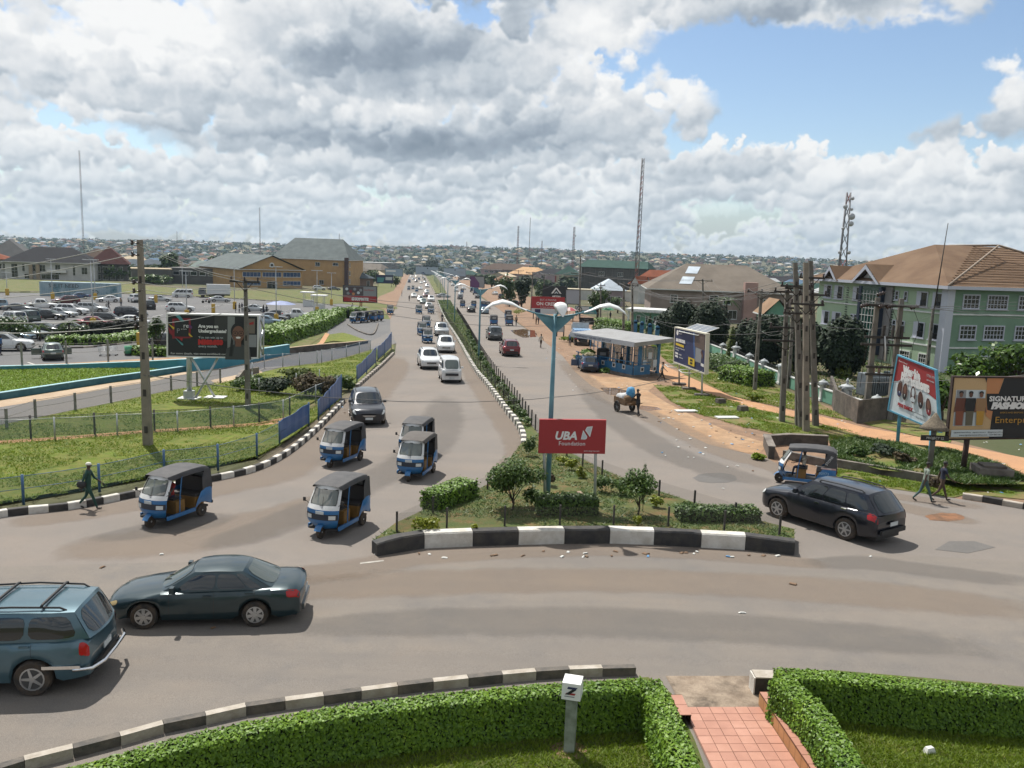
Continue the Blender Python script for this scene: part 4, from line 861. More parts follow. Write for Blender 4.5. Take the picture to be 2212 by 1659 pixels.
def car_parts(kind,lvl):
 """-> list of (part name, MB, sub parts) in the car's frame: front at +X, wheels on z = 0"""
 S=SPECS[kind];L,W,H,wb,fo,r=S['L'],S['W'],S['H'],S['wb'],S['fo'],S['r'];X0=fo+wb/2
 tx,tz=zip(*S['top']);arch=r+.075;wc=(fo,fo+wb)
 def hw(f):return W/2*float(np.interp(f,[0,.07,.30,.9,L-.9,L-.3,L-.05,L],[.74,.87,.95,1,1,.965,.90,.82]))
 def zb(f):
  z=float(np.interp(f,[0,.35,.6,L-.7,L-.3,L],[S['zb'][0],S['zb'][0]-.06,S['zb'][1],S['zb'][1],S['zb'][2]-.04,S['zb'][2]]))
  for c in wc:
   d=abs(f-c)
   if d<arch:z=max(z,r*.92+math.sqrt(arch*arch-d*d))
  return z
 def zt(f):return float(np.interp(f,tx,tz))
 def sec(f,q):
  """surface point: f along the car, q 0 (sill) .. 7 (centre line)"""
  h,b,t=hw(f),zb(f),zt(f);s=t-.055;b=min(b,s-.02)
  ys=(.925,.985,1.0,.985,.945,.85,.48,0);zs_=(b,b+.22*(s-b),b+.52*(s-b),b+.84*(s-b),s,s+.038,t+.012,t+.022)
  y=float(np.interp(q,range(8),ys))*h;z=float(np.interp(q,range(8),zs_));x=X0-f
  if f<.35:x-=.10*(y/h)**2*(1-f/.35)*(1 if y else 0)
  if f>L-.35:x+=.07*(y/h)**2*(1-(L-f)/.35)
  return Vector((x,y,z))
 seams=S['doors']
 st=set(np.round(np.linspace(0,L,26 if lvl else 14),3))|{.04,L-.04}
 for c in wc:
  for k in np.linspace(-1,1,11 if lvl else 7):st.add(round(c+arch*math.copysign(abs(k)**.8,k),3))
 for d in seams if lvl else():st|={round(d,3),round(d+.014,3)}
 st=sorted(x for x in st if 0<=x<=L);st=[a for i,a in enumerate(st)if i==0 or a-st[i-1]>.006]
 out=[];body=MB();dm={}
 rows=list(range(8))
 for sgn in(1,-1):
  base=len(body.v);vs=[]
  grid=[[sec(f,q)for q in rows]for f in st]
  for i in range(len(st)-1):
   fm=(st[i]+st[i+1])/2
   for q in range(7):
    quad=[grid[i][q],grid[i+1][q],grid[i+1][q+1],grid[i][q+1]]
    if sgn<0:quad=[Vector((p.x,-p.y,p.z))for p in quad][::-1]
    tgt=body;m=PAINT
    if lvl:
     if q<4 and any(abs(fm-d-.007)<.007 for d in seams):m=TRIM
     elif lvl==2 and q<4 and seams[0]<fm<seams[2]:
      key=(sgn,0 if fm<seams[1]else 1);tgt=dm.setdefault(key,MB())
    dd=tgt.__dict__.setdefault('vm',{});ids=[]
    for p in quad:
     kk=(round(p.x,4),round(p.y,4),round(p.z,4))
     if kk not in dd:dd[kk]=len(tgt.v);tgt.v.append(tuple(p))
     ids.append(dd[kk])
    if len(set(ids))>=3:
     ids2=[a for j,a in enumerate(ids)if a!=ids[j-1]]
     tgt.f.append(tuple(ids2));tgt.m.append(tgt.mi(m));tgt.smooth.append(True)
 for f,flip in((0,0),(L,1)):
  loop=[sec(f,q)for q in rows]+[Vector((p.x,-p.y,p.z))for p in[sec(f,q)for q in rows][::-1][1:]]
  body.add(loop if not flip else loop[::-1],[tuple(range(len(loop)))],PAINT,True)
 body.box((X0-L/2,0,.22+(.55*r)),(L*.93,W*.66,.30+r*.4),TRIM)
 out.append(['body',body,[]])
 for(sgn,k),mb in sorted(dm.items()):
  hd=MB();fh=lerp(seams[0],seams[1],.86)if k==0 else lerp(seams[1],seams[2],.88);p=sec(fh,3.35)
  hd.box((p.x,sgn*(p.y+.02),p.z),(.20,.04,.035),CHROME if kind=='suv' else PAINT)
  out.append(['door',mb,[['handle',hd,[]]]])
 a0,a1,b1,b0=S['gh'];bz=S['belt'];rw=W/2*S['rw'];cab=MB()
 yb0=hw(a0)*.80;ybm=hw((a0+b0)/2)*.905;yb1=hw(b0)*.80
 def side(s,t):
  f0=lerp(a0,b0,s);f1=lerp(a1,b1,s);f=lerp(f0,f1,t)
  y0=float(np.interp(s,[0,.16,.5,.85,1],[yb0,ybm,ybm,ybm,yb1*1.03]));y1=rw*float(np.interp(s,[0,.2,.8,1],[.90,1,1,.88]))
  z0=zt(f0)-.02 if(s<.02 or s>.98)else max(bz-.01,min(zt(f0)-.03,bz+.06));z1=H-.075+.02*math.sin(PI*s)
  y=lerp(y0,y1,t)+.035*math.sin(PI*t)*(1 if W>0 else 0);return Vector((X0-f,y,lerp(z0,z1,t)))
 ns,nt=(12,4)if lvl else(6,2)
 for sg in(1,-1):
  mir=lambda p:Vector((p.x,sg*p.y,p.z))
  vs=[mir(side(i/ns,j/nt))for i in range(ns+1)for j in range(nt+1)];n1=nt+1
  fs=[(i*n1+j,(i+1)*n1+j,(i+1)*n1+j+1,i*n1+j+1)for i in range(ns)for j in range(nt)]
  cab.add(vs,fs if sg>0 else[f[::-1]for f in fs],PAINT,True)
 def roofp(s,w):
  e=side(s,1);z=e.z+.065*(1-abs(w)**3)+.012*math.sin(PI*s);return Vector((e.x+(.05 if s==0 else(-.04 if s==1 else 0))*(1-w*w),e.y*w,z))
 ws=np.linspace(-1,1,9 if lvl else 5)
 vs=[roofp(i/ns,w)for i in range(ns+1)for w in ws];n1=len(ws)
 cab.add(vs,[(i*n1+j,i*n1+j+1,(i+1)*n1+j+1,(i+1)*n1+j)[::-1]for i in range(ns)for j in range(n1-1)],PAINT,True)
 def screen(s):
  def f(w,t):
   b=side(s,0);e=side(s,1);top=roofp(s,w)
   bot=Vector((b.x+(.16 if s==0 else-.13)*(1-w*w),b.y*w,b.z+.015*(1-w*w)))
   return bot.lerp(top,t)
  return f
 for s in(0,1):
  g=screen(s);m_=4
  vs=[g(w,t/m_)for w in ws for t in range(m_+1)]
  fs=[(i*(m_+1)+j,i*(m_+1)+j+1,(i+1)*(m_+1)+j+1,(i+1)*(m_+1)+j)for i in range(len(ws)-1)for j in range(m_)]
  cab.add(vs,fs if s else[f[::-1]for f in fs],PAINT,True)
 out.append(['cabin',cab,[]])
 def patch(fn,u0,u1,v0,v1,nu,nv,m,off,flip=False,round_=0.0):
  mb=MB();P_=[]
  for i in range(nu+1):
   for j in range(nv+1):
    u=lerp(u0,u1,i/nu);v=lerp(v0,v1,j/nv)
    if round_:
     cu=abs(2*i/nu-1);cv=abs(2*j/nv-1)
     if cu==1 and cv==1:u=lerp(u,(u0+u1)/2,round_);v=lerp(v,(v0+v1)/2,round_)
    e=1e-3;p=fn(u,v);n=(fn(u+e,v)-fn(u-e,v)).cross(fn(u,v+e)-fn(u,v-e));n.normalize()
    P_.append(p+n*(off if not flip else-off))
  fs=[(i*(nv+1)+j,(i+1)*(nv+1)+j,(i+1)*(nv+1)+j+1,i*(nv+1)+j+1)for i in range(nu)for j in range(nv)]
  mb.add(P_,fs if not flip else[f[::-1]for f in fs],m,True);return mb
 gl=GLASS_L if kind in('sedan','van','coupe')else GLASS
 out.append(['windscreen',patch(screen(0),-.90,.90,.06,.93,8,4,gl,.008,False,.10),[]])
 out.append(['rear_window',patch(screen(1),-.86,.86,.08 if kind!='pickup' else .3,.90,8,4,gl if kind=='sedan' else GLASS,.008,True,.12),[]])
 for sg in(1,-1):
  fn=(lambda s,t:side(s,t))if sg>0 else(lambda s,t:Vector((side(s,t).x,-side(s,t).y,side(s,t).z)))
  for(s0,s1)in S['wins']:out.append(['side_window',patch(fn,s0,s1,.10,.88,5,4,GLASS,.008,sg>0,.12),[]])if False else out.append(['side_window',patch(fn,s0,s1,.10,.88,5,4,GLASS,.008 if sg>0 else .008,sg<0,.12),[]])
  body_fn=(lambda f,q:sec(f,q))if sg>0 else(lambda f,q:Vector((sec(f,q).x,-sec(f,q).y,sec(f,q).z)))
  amber=kind=='sedan'
  out.append(['headlight',patch(body_fn,.012,.34,3.05,4.55,4,2,HEADL if not amber else mat('yellowed_lamp',(.36,.27,.12),rough=.3),.008,sg<0,.2),[]])
  q0,q1=(2.7,4.3)if kind not in('boxsuv','van','bus')else(2.4,4.0)
  tl=MB();tmp=patch(body_fn,L-(.40 if kind!='boxsuv' else .22),L-.01,q0,q1,4,2,TAIL,.008,sg<0,.12)
  out.append(['taillight',tmp,[]])
  if lvl:
   mir=MB();p=side(.10,.06);mir.box((p.x+.02,sg*(p.y+.16),p.z+.08),(.12,.20,.14),PAINT,0,None,.8);mir.box((p.x+.02,sg*(p.y+.03),p.z+.03),(.06,.14,.04),TRIM)
   out.append(['mirror',mir,[]])
 if kind in('van','bus'):
  fr=MB();fr.box((X0+.012,0,.72),(.03,W*.62,.20),TRIM);out.append(['grille',fr,[]])
 else:
  z0=sec(0,3).z;fr=MB();fr.box((X0-.002,0,z0-.02),(.05,W*.42,.12),TRIM)
  if kind in('suv','boxsuv'):fr.box((X0+.012,0,z0+.01),(.05,W*.36,.025),CHROME);fr.box((X0+.012,0,z0-.04),(.05,W*.30,.02),CHROME)
  out.append(['grille',fr,[]])
 pl=MB();pl.box((X0+.02,0,zb(0)+.13),(.02,.42,.13),PLATE);out.append(['number_plate',pl,[]])
 pl=MB();pl.box((X0-L-.012,0,zb(L)+(.36 if kind!='sedan' else .40)),(.02,.42,.13),PLATE);out.append(['number_plate',pl,[]])
 bp=MB();bp.box((X0-L+.005,0,zb(L)+.12),(.07,W*.70,.15),TRIM if kind!='sedan' else PAINT);out.append(['rear_bumper',bp,[]])
 if lvl:
  wp=MB()
  for y in(.1,.55):b=screen(0)(y-.5,.07);t=screen(0)(y-.15,.30);wp.tube([b+Vector((.02,0,.01)),t+Vector((.02,0,.012))],.010,TRIM,4)
  out.append(['wiper',wp,[]])
  if kind in('suv','boxsuv','wagon')or kind=='bus' and False:
   for sg in(1,-1):
    rl=MB();pts=[roofp(s,.88*sg)+Vector((0,0,z))for s,z in((.10,-.01),(.14,.055),(.5,.07),(.88,.055),(.93,-.01))];rl.tube(pts,.022,TRIM,6)
    out.append(['roof_rail',rl,[]])
 for f in wc:
  for sg in(1,-1):
   t=MB();y=W/2-.115;ax=Matrix.Translation((X0-f,sg*y,r))@Matrix.Rotation(-sg*PI/2,4,'X')
   t.rev([(r*.60,-.10),(r*.93,-.105),(r,-.075),(r,.075),(r*.93,.108),(r*.66,.105),(r*.62,.07)],TYRE,20 if lvl else 12,ax)
   rm=MB();rr=r*.66
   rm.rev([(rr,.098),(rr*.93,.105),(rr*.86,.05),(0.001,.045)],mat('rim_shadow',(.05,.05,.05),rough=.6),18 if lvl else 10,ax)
   rm.rev([(rr,.08),(rr,.108),(rr*.88,.110),(rr*.86,.08)],RIM,18 if lvl else 10,ax)
   nsp={'sedan':7,'suv':6,'boxsuv':5}.get(kind,6)
   for k in range(nsp):
    a=2*PI*k/nsp;M2=ax@Matrix.Rotation(a,4,'Z')
    if kind=='sedan':rm.add([(.05,-.02,.112),(.06,.05,.112),(rr*.9,.085,.105),(rr*.92,.0,.105),(.05,-.02,.08),(.06,.05,.08),(rr*.9,.085,.08),(rr*.92,.0,.08)],[(0,3,2,1),(0,1,5,4),(2,3,7,6),(1,2,6,5),(3,0,4,7)],RIM,False,M2)
    else:rm.add([(.03,-.034,.112),(.03,.034,.112),(rr*.9,.022,.100),(rr*.9,-.022,.100),(.03,-.034,.07),(.03,.034,.07),(rr*.9,.022,.07),(rr*.9,-.022,.07)],[(0,3,2,1),(0,1,5,4),(2,3,7,6),(1,2,6,5),(3,0,4,7)],RIM,False,M2)
   rm.rev([(.06,.09),(.055,.118),(.0,.12)],RIM,10,ax)
   out.append(['wheel',t,[['rim',rm,[]]]])
 if kind=='pickup':
  bd=MB();bd.box((X0-4.30,0,1.128),(1.42,W*.78,.012),TRIM);out.append(['bed_floor',bd,[]])
  rb=MB()
  for sg in(1,-1):rb.tube([(X0-3.7,sg*.62,1.1),(X0-3.78,sg*.55,1.55),(X0-4.6,sg*.60,1.15)],.035,CHROME,6)
  rb.tube([(X0-3.78,-.55,1.55),(X0-3.78,.55,1.55)],.035,CHROME,6);out.append(['sport_bar',rb,[]])
 return out
PROTO={}
def proto(kind,lvl):
 k=(kind,lvl)
 if k not in PROTO:
  parts=car_parts(kind,lvl)
  if lvl==0:
   J=MB()
   def put(mb):
    for f,mi,s in zip(mb.f,mb.m,mb.smooth):J.f.append(tuple(i+len(J.v)for i in f));J.m.append(J.mi(mb.mats[mi]));J.smooth.append(s)
    J.v.extend(mb.v)
   for n,mb,sub in parts:
    put(mb)
    for n2,m2,_ in sub:put(m2)
   PROTO[k]=J.mesh('car',40)
  else:PROTO[k]=[(n,mb.mesh(n,40),[(n2,m2.mesh(n2,40))for n2,m2,_ in sub])for n,mb,sub in parts]
 return PROTO[k]
CATS={'sedan':'car','coupe':'car','suv':'car','boxsuv':'car','wagon':'car','hatch':'car','van':'van','bus':'van','pickup':'pickup truck'}
def setpaint(o,pm):
 for k,m in enumerate(o.data.materials):
  if m is PAINT:o.material_slots[k].link='OBJECT';o.material_slots[k].material=pm
def settle(o):
 h=o.rotation_euler.z;o.rotation_euler.x=-SLOPE*math.cos(h);o.rotation_euler.y=SLOPE*math.sin(h);return o
def car(kind,lvl,color,label,loc,rz,group=None,name=None,scale=1.0):
 pm=PT[color];pr=proto(kind,lvl);nm=name or{'suv':'suv','boxsuv':'suv','pickup':'pickup_truck','bus':'minibus','van':'van'}.get(kind,'car')
 if lvl==0:
  o=link(nm,pr,None,loc,rz,label,CATS[kind],group);setpaint(o,pm);o.scale=(scale,)*3;return settle(o)
 root=settle(thing(nm,label,CATS[kind],loc,rz,group));root.scale=(scale,)*3
 for n,me,sub in pr:
  p=link(n,me,root);setpaint(p,pm)
  for n2,m2 in sub:setpaint(link(n2,m2,p),pm)
 return root
def heading(a,b):return math.atan2(b.y-a.y,b.x-a.x)
def by_wheels(kind,front,rear,side):
 """pose from the ground contacts of the two wheels on one side (+1: the car's left side is seen)"""
 S=SPECS[kind];a,b=P(*front),P(*rear);h=heading(b,a);n=Vector((-math.sin(h),math.cos(h),0));m=(a+b)/2-n*side*(S['W']/2-.1)
 return(m.x,m.y,.016),h
def road_dir(p):
 """direction of the carriageway at a ground point, away from the camera"""
 L=[Vector((x,y,0))for x,y in MED_L[3:]+MED_L2]
 i=min(range(len(L)-1),key=lambda k:abs((L[k].y+L[k+1].y)/2-p.y));return heading(L[i],L[i+1])
loc,h=by_wheels('sedan',(316,1358),(549,1353),1)
car('sedan',2,'teal','dark teal old saloon car with yellowed headlamps crossing the ring road in front',loc,h,name='saloon_car')
loc,h=by_wheels('suv',(1687,1121),(1821,1164),1)
car('suv',2,'navy','glossy black navy SUV with chrome handles and red tail lamp at the median right corner',loc,h,scale=1.06)
pr_=P(75,1502);hp=math.pi+.13
def pilot():
 S=SPECS['boxsuv'];n=Vector((-math.sin(hp),math.cos(hp),0));d=Vector((math.cos(hp),math.sin(hp),0))
 c=pr_+d*S['wb']/2-n*(S['W']/2-.1)
 t=car('boxsuv',2,'bluegrey','blue grey SUV with roof bars cut off by the left edge in the foreground',(c.x,c.y,.016),hp)
 X0=S['fo']+S['wb']/2
 for f in(2.75,3.75):nb('roof_bar',TRIM,lambda b,m:b.tube([(X0-f,-.68,S['H']+.05),(X0-f,-.6,S['H']+.07),(X0-f,.6,S['H']+.07),(X0-f,.68,S['H']+.05)],.032,m,6),t)
 def bull(b,m):
  x=X0-S['L']
  b.tube([(x+.35,.98,.56),(x-.02,.93,.58),(x-.16,.62,.60),(x-.18,0,.60),(x-.16,-.62,.60),(x-.02,-.93,.58)],.038,m,8)
  b.tube([(x+.02,.5,.48),(x-.17,.5,.60)],.03,m,6);b.tube([(x+.02,-.5,.48),(x-.17,-.5,.60)],.03,m,6)
 nb('bumper_bar',CHROME,bull,t)
 nb('side_moulding',CHROME,lambda b,m:b.box((X0-4.2,.975,.62),(.75,.03,.07),m),t)
 return t
pilot()
# ------ three-wheelers
KB=mat('tricycle_blue',(.018,.135,.33),rough=.35,coat=.3,col2=(.02,.115,.28),vscale=2);KW=mat('tricycle_white',(.66,.66,.65),rough=.4,var=.15);KC=mat('canvas_black',(.040,.040,.044),rough=.75,col2=(.065,.063,.065),vscale=3)
KC2=mat('canvas_brown',(.070,.060,.055),rough=.8,col2=(.09,.08,.072),vscale=3);KO=mat('ochre_panel',(.20,.105,.02),rough=.6,var=.3);KD=mat('dark_band',(.016,.022,.035),rough=.4);KG=mat('tricycle_windscreen',(.16,.18,.165),rough=.06,spec=.8,alpha=.75);SEAT=mat('dark_seat',(.03,.026,.025),rough=.7)
def keke_parts(lvl):
 out=[]
 def X(z):return float(np.interp(z,[.28,.45,.62,.95,1.05,1.72],[.92,1.10,1.15,1.13,1.08,.70]))
 def HWd(z):return float(np.interp(z,[.28,.50,.70,1.0,1.72],[.40,.55,.60,.60,.50]))
 def fr(w,z):h=HWd(z);return Vector((X(z)-.20*abs(w)**2.6,w*h,z))
 def fpatch(w0,w1,z0,z1,nw,nz,m,off,rnd=0):
  mb=MB();vs=[]
  for i in range(nw+1):
   for j in range(nz+1):
    w=lerp(w0,w1,i/nw);z=lerp(z0,z1,j/nz)
    if rnd and abs(2*i/nw-1)==1 and abs(2*j/nz-1)==1:w=lerp(w,(w0+w1)/2,rnd);z=lerp(z,(z0+z1)/2,rnd)
    p=fr(w,z);e=.01;n=(fr(w+e,z)-fr(w-e,z)).cross(fr(w,z+e)-fr(w,z-e)).normalized();vs.append(p+n*off)
  fs=[(i*(nz+1)+j,(i+1)*(nz+1)+j,(i+1)*(nz+1)+j+1,i*(nz+1)+j+1)for i in range(nw)for j in range(nz)]
  return mb.add(vs,fs,m,True)
 n=10 if lvl else 6
 b=fpatch(-1,1,.30,.985,n,6,KB,0);out.append(['front_panel',b,[]])
 fw=MB()
 for a in((-1,1,.985,1.13),(-1,1,1.61,1.74),(-1,-.84,1.13,1.61),(.84,1,1.13,1.61)):
  q=fpatch(*a,8 if a[1]-a[0]>1 else 2,3,KW,.0);k=len(fw.v);fw.v+=q.v;fw.f+=[tuple(i+k for i in f)for f in q.f];fw.m+=[fw.mi(KW)]*len(q.f);fw.smooth+=q.smooth
 out.append(['windscreen_frame',fw,[]])
 gl=fpatch(-.85,.85,1.12,1.62,6,3,KG,-.006)
 rim=MB()
 loop=[fr(w,z)+Vector((.008,0,0))for w,z in((-.80,1.14),(0,1.125),(.80,1.14),(.85,1.2),(.85,1.55),(.80,1.605),(0,1.62),(-.80,1.605),(-.85,1.55),(-.85,1.2),(-.80,1.14))]
 rim.tube(loop,.013,TRIM,4,False);rim.tube([fr(.1,1.05)+Vector((.015,0,0)),fr(.0,1.4)+Vector((.015,0,0))],.006,TRIM,4)
 out.append(['windscreen',gl,[['seal',rim,[]]]])
 bd=fpatch(-.97,.97,.66,.86,8,2,KD,.012);out.append(['lamp_band',bd,[]])
 for s in(-1,1):
  out.append(['headlight',fpatch(min(s*.52,s*.86),max(s*.52,s*.86),.69,.82,3,1,HEADL,.022),[]])
 pl=MB();p=fr(0,.90);pl.box((p.x+.015,0,.905),(.015,.30,.10),PLATE);out.append(['number_plate',pl,[]])
 fl=MB();fl.box((-.1,0,.30),(2.1,1.08,.07),TRIM)
 for s in(-1,1):fl.box((.22,s*.575,.34),(1.35,.05,.13),KB)
 out.append(['floor',fl,[]])
 tub=MB();xs=[-.42,-.55,-.72,-.95,-1.18,-1.29];zt=[.40,.66,.92,1.0,1.0,.97]
 for s in(-1,1):
  vs=[]
  for x,z in zip(xs,zt):
   d=abs(x+.78);zb_=.40 if d>.33 else .21+math.sqrt(max(0,.34*.34-d*d));zb_=min(zb_,z-.01)
   w=.64 if x>-1.2 else .60
   for t in(0,.35,.8,1):vs.append((x,s*(w-(.03 if t==1 else 0)-(.02 if t==0 else 0)),lerp(zb_,z,t)))
  fs=[(i*4+j,(i+1)*4+j,(i+1)*4+j+1,i*4+j+1)for i in range(5)for j in range(3)]
  tub.add(vs,fs if s<0 else[f[::-1]for f in fs],KB,True)
 tub.add([(-1.29,-.60,.36),(-1.29,.60,.36),(-1.32,.58,.97),(-1.32,-.58,.97)],[(0,3,2,1)],KB)
 out.append(['rear_tub',tub,[['bumper',MB().box((-1.33,0,.40),(.07,1.16,.10),TRIM),[]]]])
 for s in(-1,1):out.append(['taillight',MB().box((-1.335,s*.50,.62),(.03,.10,.15),TAIL),[]])
 st=MB();st.box((.16,0,.56),(.42,.95,.46),KO);st.box((.10,0,.82),(.40,.62,.08),SEAT);out.append(['driver_seat',st,[]])
 ps=MB();ps.box((-.70,0,.55),(.46,1.08,.42),KO);ps.box((-.74,0,.79),(.50,1.08,.09),SEAT);ps.box((-1.06,0,1.08),(.12,1.08,.55),SEAT);out.append(['passenger_seat',ps,[]])
 cn=MB();rows_=[(.74,1.74,.50),(.55,1.79,.545),(.1,1.83,.57),(-.4,1.85,.585),(-.85,1.84,.59),(-1.12,1.79,.58),(-1.25,1.68,.56)]
 prof=[(-1.03,-.20),(-1.0,-.10),(-.93,-.035),(-.6,-.005),(0,0),(.6,-.005),(.93,-.035),(1.0,-.10),(1.03,-.20)]
 vs=[(x,w*hw_,z+dz*(1 if i>0 else .4))for i,(x,z,hw_)in enumerate(rows_)for w,dz in prof];k=len(prof)
 cn.add(vs,[(i*k+j,i*k+j+1,(i+1)*k+j+1,(i+1)*k+j)for i in range(len(rows_)-1)for j in range(k-1)],KC,True)
 cur=MB();c0=(-1.32,.97);c1=(-1.25,1.66)
 def rc(w,t):return(lerp(c0[0],c1[0],t),w*lerp(.60,.58,t),lerp(c0[1],c1[1],t))
 for w0,w1,t0,t1 in((-1,1,0,.28),(-1,1,.72,1.02),(-1,-.5,.28,.72),(.5,1,.28,.72)):cur.add([rc(w0,t0),rc(w1,t0),rc(w1,t1),rc(w0,t1)],[(0,3,2,1)],KC)
 rw=MB().add([rc(-.5,.28),rc(.5,.28),rc(.5,.72),rc(-.5,.72)],[(0,3,2,1)],mat('cloudy_plastic',(.25,.25,.24),rough=.3))
 for s in(-1,1):
  q=[(-.80,s*.615,.95),(-1.32,s*.595,.97),(-1.25,s*.585,1.66),(-.92,s*.60,1.68),(-.80,s*.60,1.40)]
  cur.add(q,[tuple(range(5))if s<0 else tuple(range(5))[::-1]],KC)
 out.append(['canopy',cn,[]]);out.append(['rear_curtain',cur,[['rear_window',rw,[]]]])
 for s in(-1,1):
  po=MB();po.tube([(.30,s*.575,.38),(.28,s*.58,1.0),(.16,s*.565,1.66)],.022,KB,5);out.append(['side_post',po,[]])
  mi=MB();mi.tube([(.88,s*.56,1.12),(.92,s*.70,1.22)],.010,TRIM,4);mi.box((.91,s*.72,1.24),(.03,.09,.13),TRIM);out.append(['mirror',mi,[]])
 fe=MB();R=.27;pts=[]
 for i in range(9):
  a=R_(20+150*i/8)
  for y in(-.10,-.06,.06,.10):pts.append((1.06+R*math.cos(a)*(.97 if abs(y)>.08 else 1.04),y*1.2,.22+R*math.sin(a)*(.95 if abs(y)>.08 else 1.04)))
 fe.add(pts,[(i*4+j,i*4+j+1,(i+1)*4+j+1,(i+1)*4+j)for i in range(8)for j in range(3)],KB,True);out.append(['fender',fe,[]])
 for x,y in((1.06,0),(-.78,.56),(-.78,-.56)):
  t=MB();r=.225;ax=Matrix.Translation((x,y,r))@Matrix.Rotation(-PI/2,4,'X')
  t.rev([(.11,-.055),(r*.9,-.065),(r,-.04),(r,.04),(r*.9,.065),(.11,.055)],TYRE,14 if lvl else 8,ax)
  rm=MB();rm.rev([(.125,-.050),(.11,-.045),(.05,-.03),(.03,-.06),(0,-.06)],RIM,10,ax);rm.rev([(.125,.050),(.11,.045),(.05,.03),(.03,.06),(0,.06)],RIM,10,ax);out.append(['wheel',t,[['rim',rm,[]]]])
 hb=MB();hb.tube([(.70,-.30,1.08),(.78,0,1.05),(.70,.30,1.08)],.016,TRIM,5);hb.tube([(.78,0,1.05),(.95,0,.55)],.025,TRIM,5);out.append(['handlebar',hb,[]])
 return out
def keke_proto(lvl):
 k=('keke',lvl)
 if k not in PROTO:
  pr=keke_parts(lvl)
  if lvl==0:
   J=MB()
   def put(mb):
    for f,mi,s in zip(mb.f,mb.m,mb.smooth):J.f.append(tuple(i+len(J.v)for i in f));J.m.append(J.mi(mb.mats[mi]));J.smooth.append(s)
    J.v.extend(mb.v)
   for _,mb,sub in pr:
    put(mb)
    for _,m2,_ in sub:put(m2)
   PROTO[k]=J.mesh('tricycle',40)
  else:PROTO[k]=[(a,mb.mesh(a,40),[(c,m2.mesh(c,40))for c,m2,_ in sub])for a,mb,sub in pr]
 return PROTO[k]
def keke(lvl,label,loc,rz,group='blue three-wheeled taxis',swap=None):
 pr=keke_proto(lvl)
 if lvl==0:return settle(link('tricycle_taxi',pr,None,loc,rz,label,'tricycle',group))
 root=settle(thing('tricycle_taxi',label,'tricycle',loc,rz,group))
 for n,me,sub in pr:
  p=link(n,me,root);q=[p]
  for a,m2 in sub:q.append(link(a,m2,p))
  if swap:
   for o in q:
    for k,m in enumerate(o.data.materials):
     if m.name in swap:o.material_slots[k].link='OBJECT';o.material_slots[k].material=swap[m.name]
 return root
def keke_by(front,rear,side=1):
 a,b=P(*front),P(*rear);h=heading(b,a)-math.atan2(-.56*side,1.84);d=Vector((math.cos(h),math.sin(h),0))
 c=a-d*1.06;return(c.x,c.y,.016),h
SHIRT={k:mat('cloth_'+k,c,rough=.9,var=.2)for k,c in dict(green=(.018,.06,.045),white=(.6,.6,.58),red=(.30,.03,.025),black=(.018,.018,.02),navy=(.02,.025,.05),khaki=(.22,.17,.10),grey=(.20,.21,.21),blue=(.05,.14,.30),cream=(.45,.42,.36),brown=(.08,.05,.035),sage=(.25,.30,.25)).items()}
def driver(loc,h,shirt,where):
 d=Vector((math.cos(h),math.sin(h),0));o=person('driver in a '+shirt+' shirt seated inside '+where,'sit',(loc[0]+d.x*.08,loc[1]+d.y*.08,.40),h,SHIRT[shirt],SHIRT['navy'],None,'drivers seated in three-wheelers')
 o.scale=(.92,)*3;return o
near=[('tricycle taxi with a blue windscreen sun strip, nearest the walking man by the left kerb',(325,1141),(448,1112),'red','the tricycle nearest the left kerb',{}),('frontmost blue tricycle taxi with number plate, centred below the other oncoming tricycles',(693,1164),(802,1129),'navy','the frontmost oncoming tricycle',{}),('blue tricycle taxi just ahead of the dark oncoming SUV',(713,1011),(779,995),'khaki','the tricycle just ahead of the dark oncoming SUV',{}),('brown topped blue tricycle taxi, front one of the overlapping pair left of the median',(883,1041),(940,1020),'white','the front one of the overlapping tricycle pair',{'canvas_black':KC2}),('white fronted tricycle taxi half hidden behind the brown topped one',(885,996),(937,978),'black','the rear one of the overlapping tricycle pair',{})]
for lb,fr_,rr_,sh,wh,sw_ in near:
 loc,h=keke_by(fr_,rr_);keke(2,lb,loc,h,swap=sw_);driver(loc,h,sh,wh)
loc,h=keke_by((1683,1042),(1731,1051),1)
kr=keke(2,'black topped tricycle taxi with stickers on its rear curtain, beside the black SUV',loc,h)
driver(loc,h,'cream','the stickered tricycle on the right')
def deco(parent,body,size,m,pos,rot,al='CENTER',name='lettering',**k):
 o=link(name,text_mesh(body,size,m,al,**k),parent,pos);o.rotation_euler=rot;return o
M_wpr=mat('white_print',(.62,.62,.60),rough=.7);M_bpr=mat('black_print',(.02,.02,.02),rough=.7);M_rpr=mat('red_print',(.36,.03,.03),rough=.6)
deco(kr,'00973',.17,mat('pale_blue_print',(.28,.45,.6),rough=.6),(-.80,.662,.70),(PI/2,0,PI))
deco(kr,'STONE',.15,M_wpr,(-1.02,.622,1.32),(PI/2,R_(-60),PI))
nb('sticker_band',mat('white_red_band',(.55,.5,.48),rough=.6,col2=(.36,.12,.10),vscale=6),lambda b,m:(b.box((-.97,.632,.985),(.62,.012,.075),m),b.box((-1.335,0,.99),(.012,1.14,.075),m)),kr)
nb('round_sticker',M_wpr,lambda b,m:[b.rev([(.075,-.006),(.075,.006),(0,.007)],m,14,Matrix.Translation((-1.275,y,1.58))@Matrix.Rotation(-PI/2,4,'Y'))for y in(-.38,.38)],kr)
nb('round_emblem',M_bpr,lambda b,m:[b.rev([(r,-.004),(r,.004+.002*(k)),(0,.005+.002*k)],[m,M_wpr,M_bpr][k],14,Matrix.Translation((-1.30,0,1.31))@Matrix.Rotation(-PI/2,4,'Y'))for k,r in enumerate((.12,.09,.05))],kr)
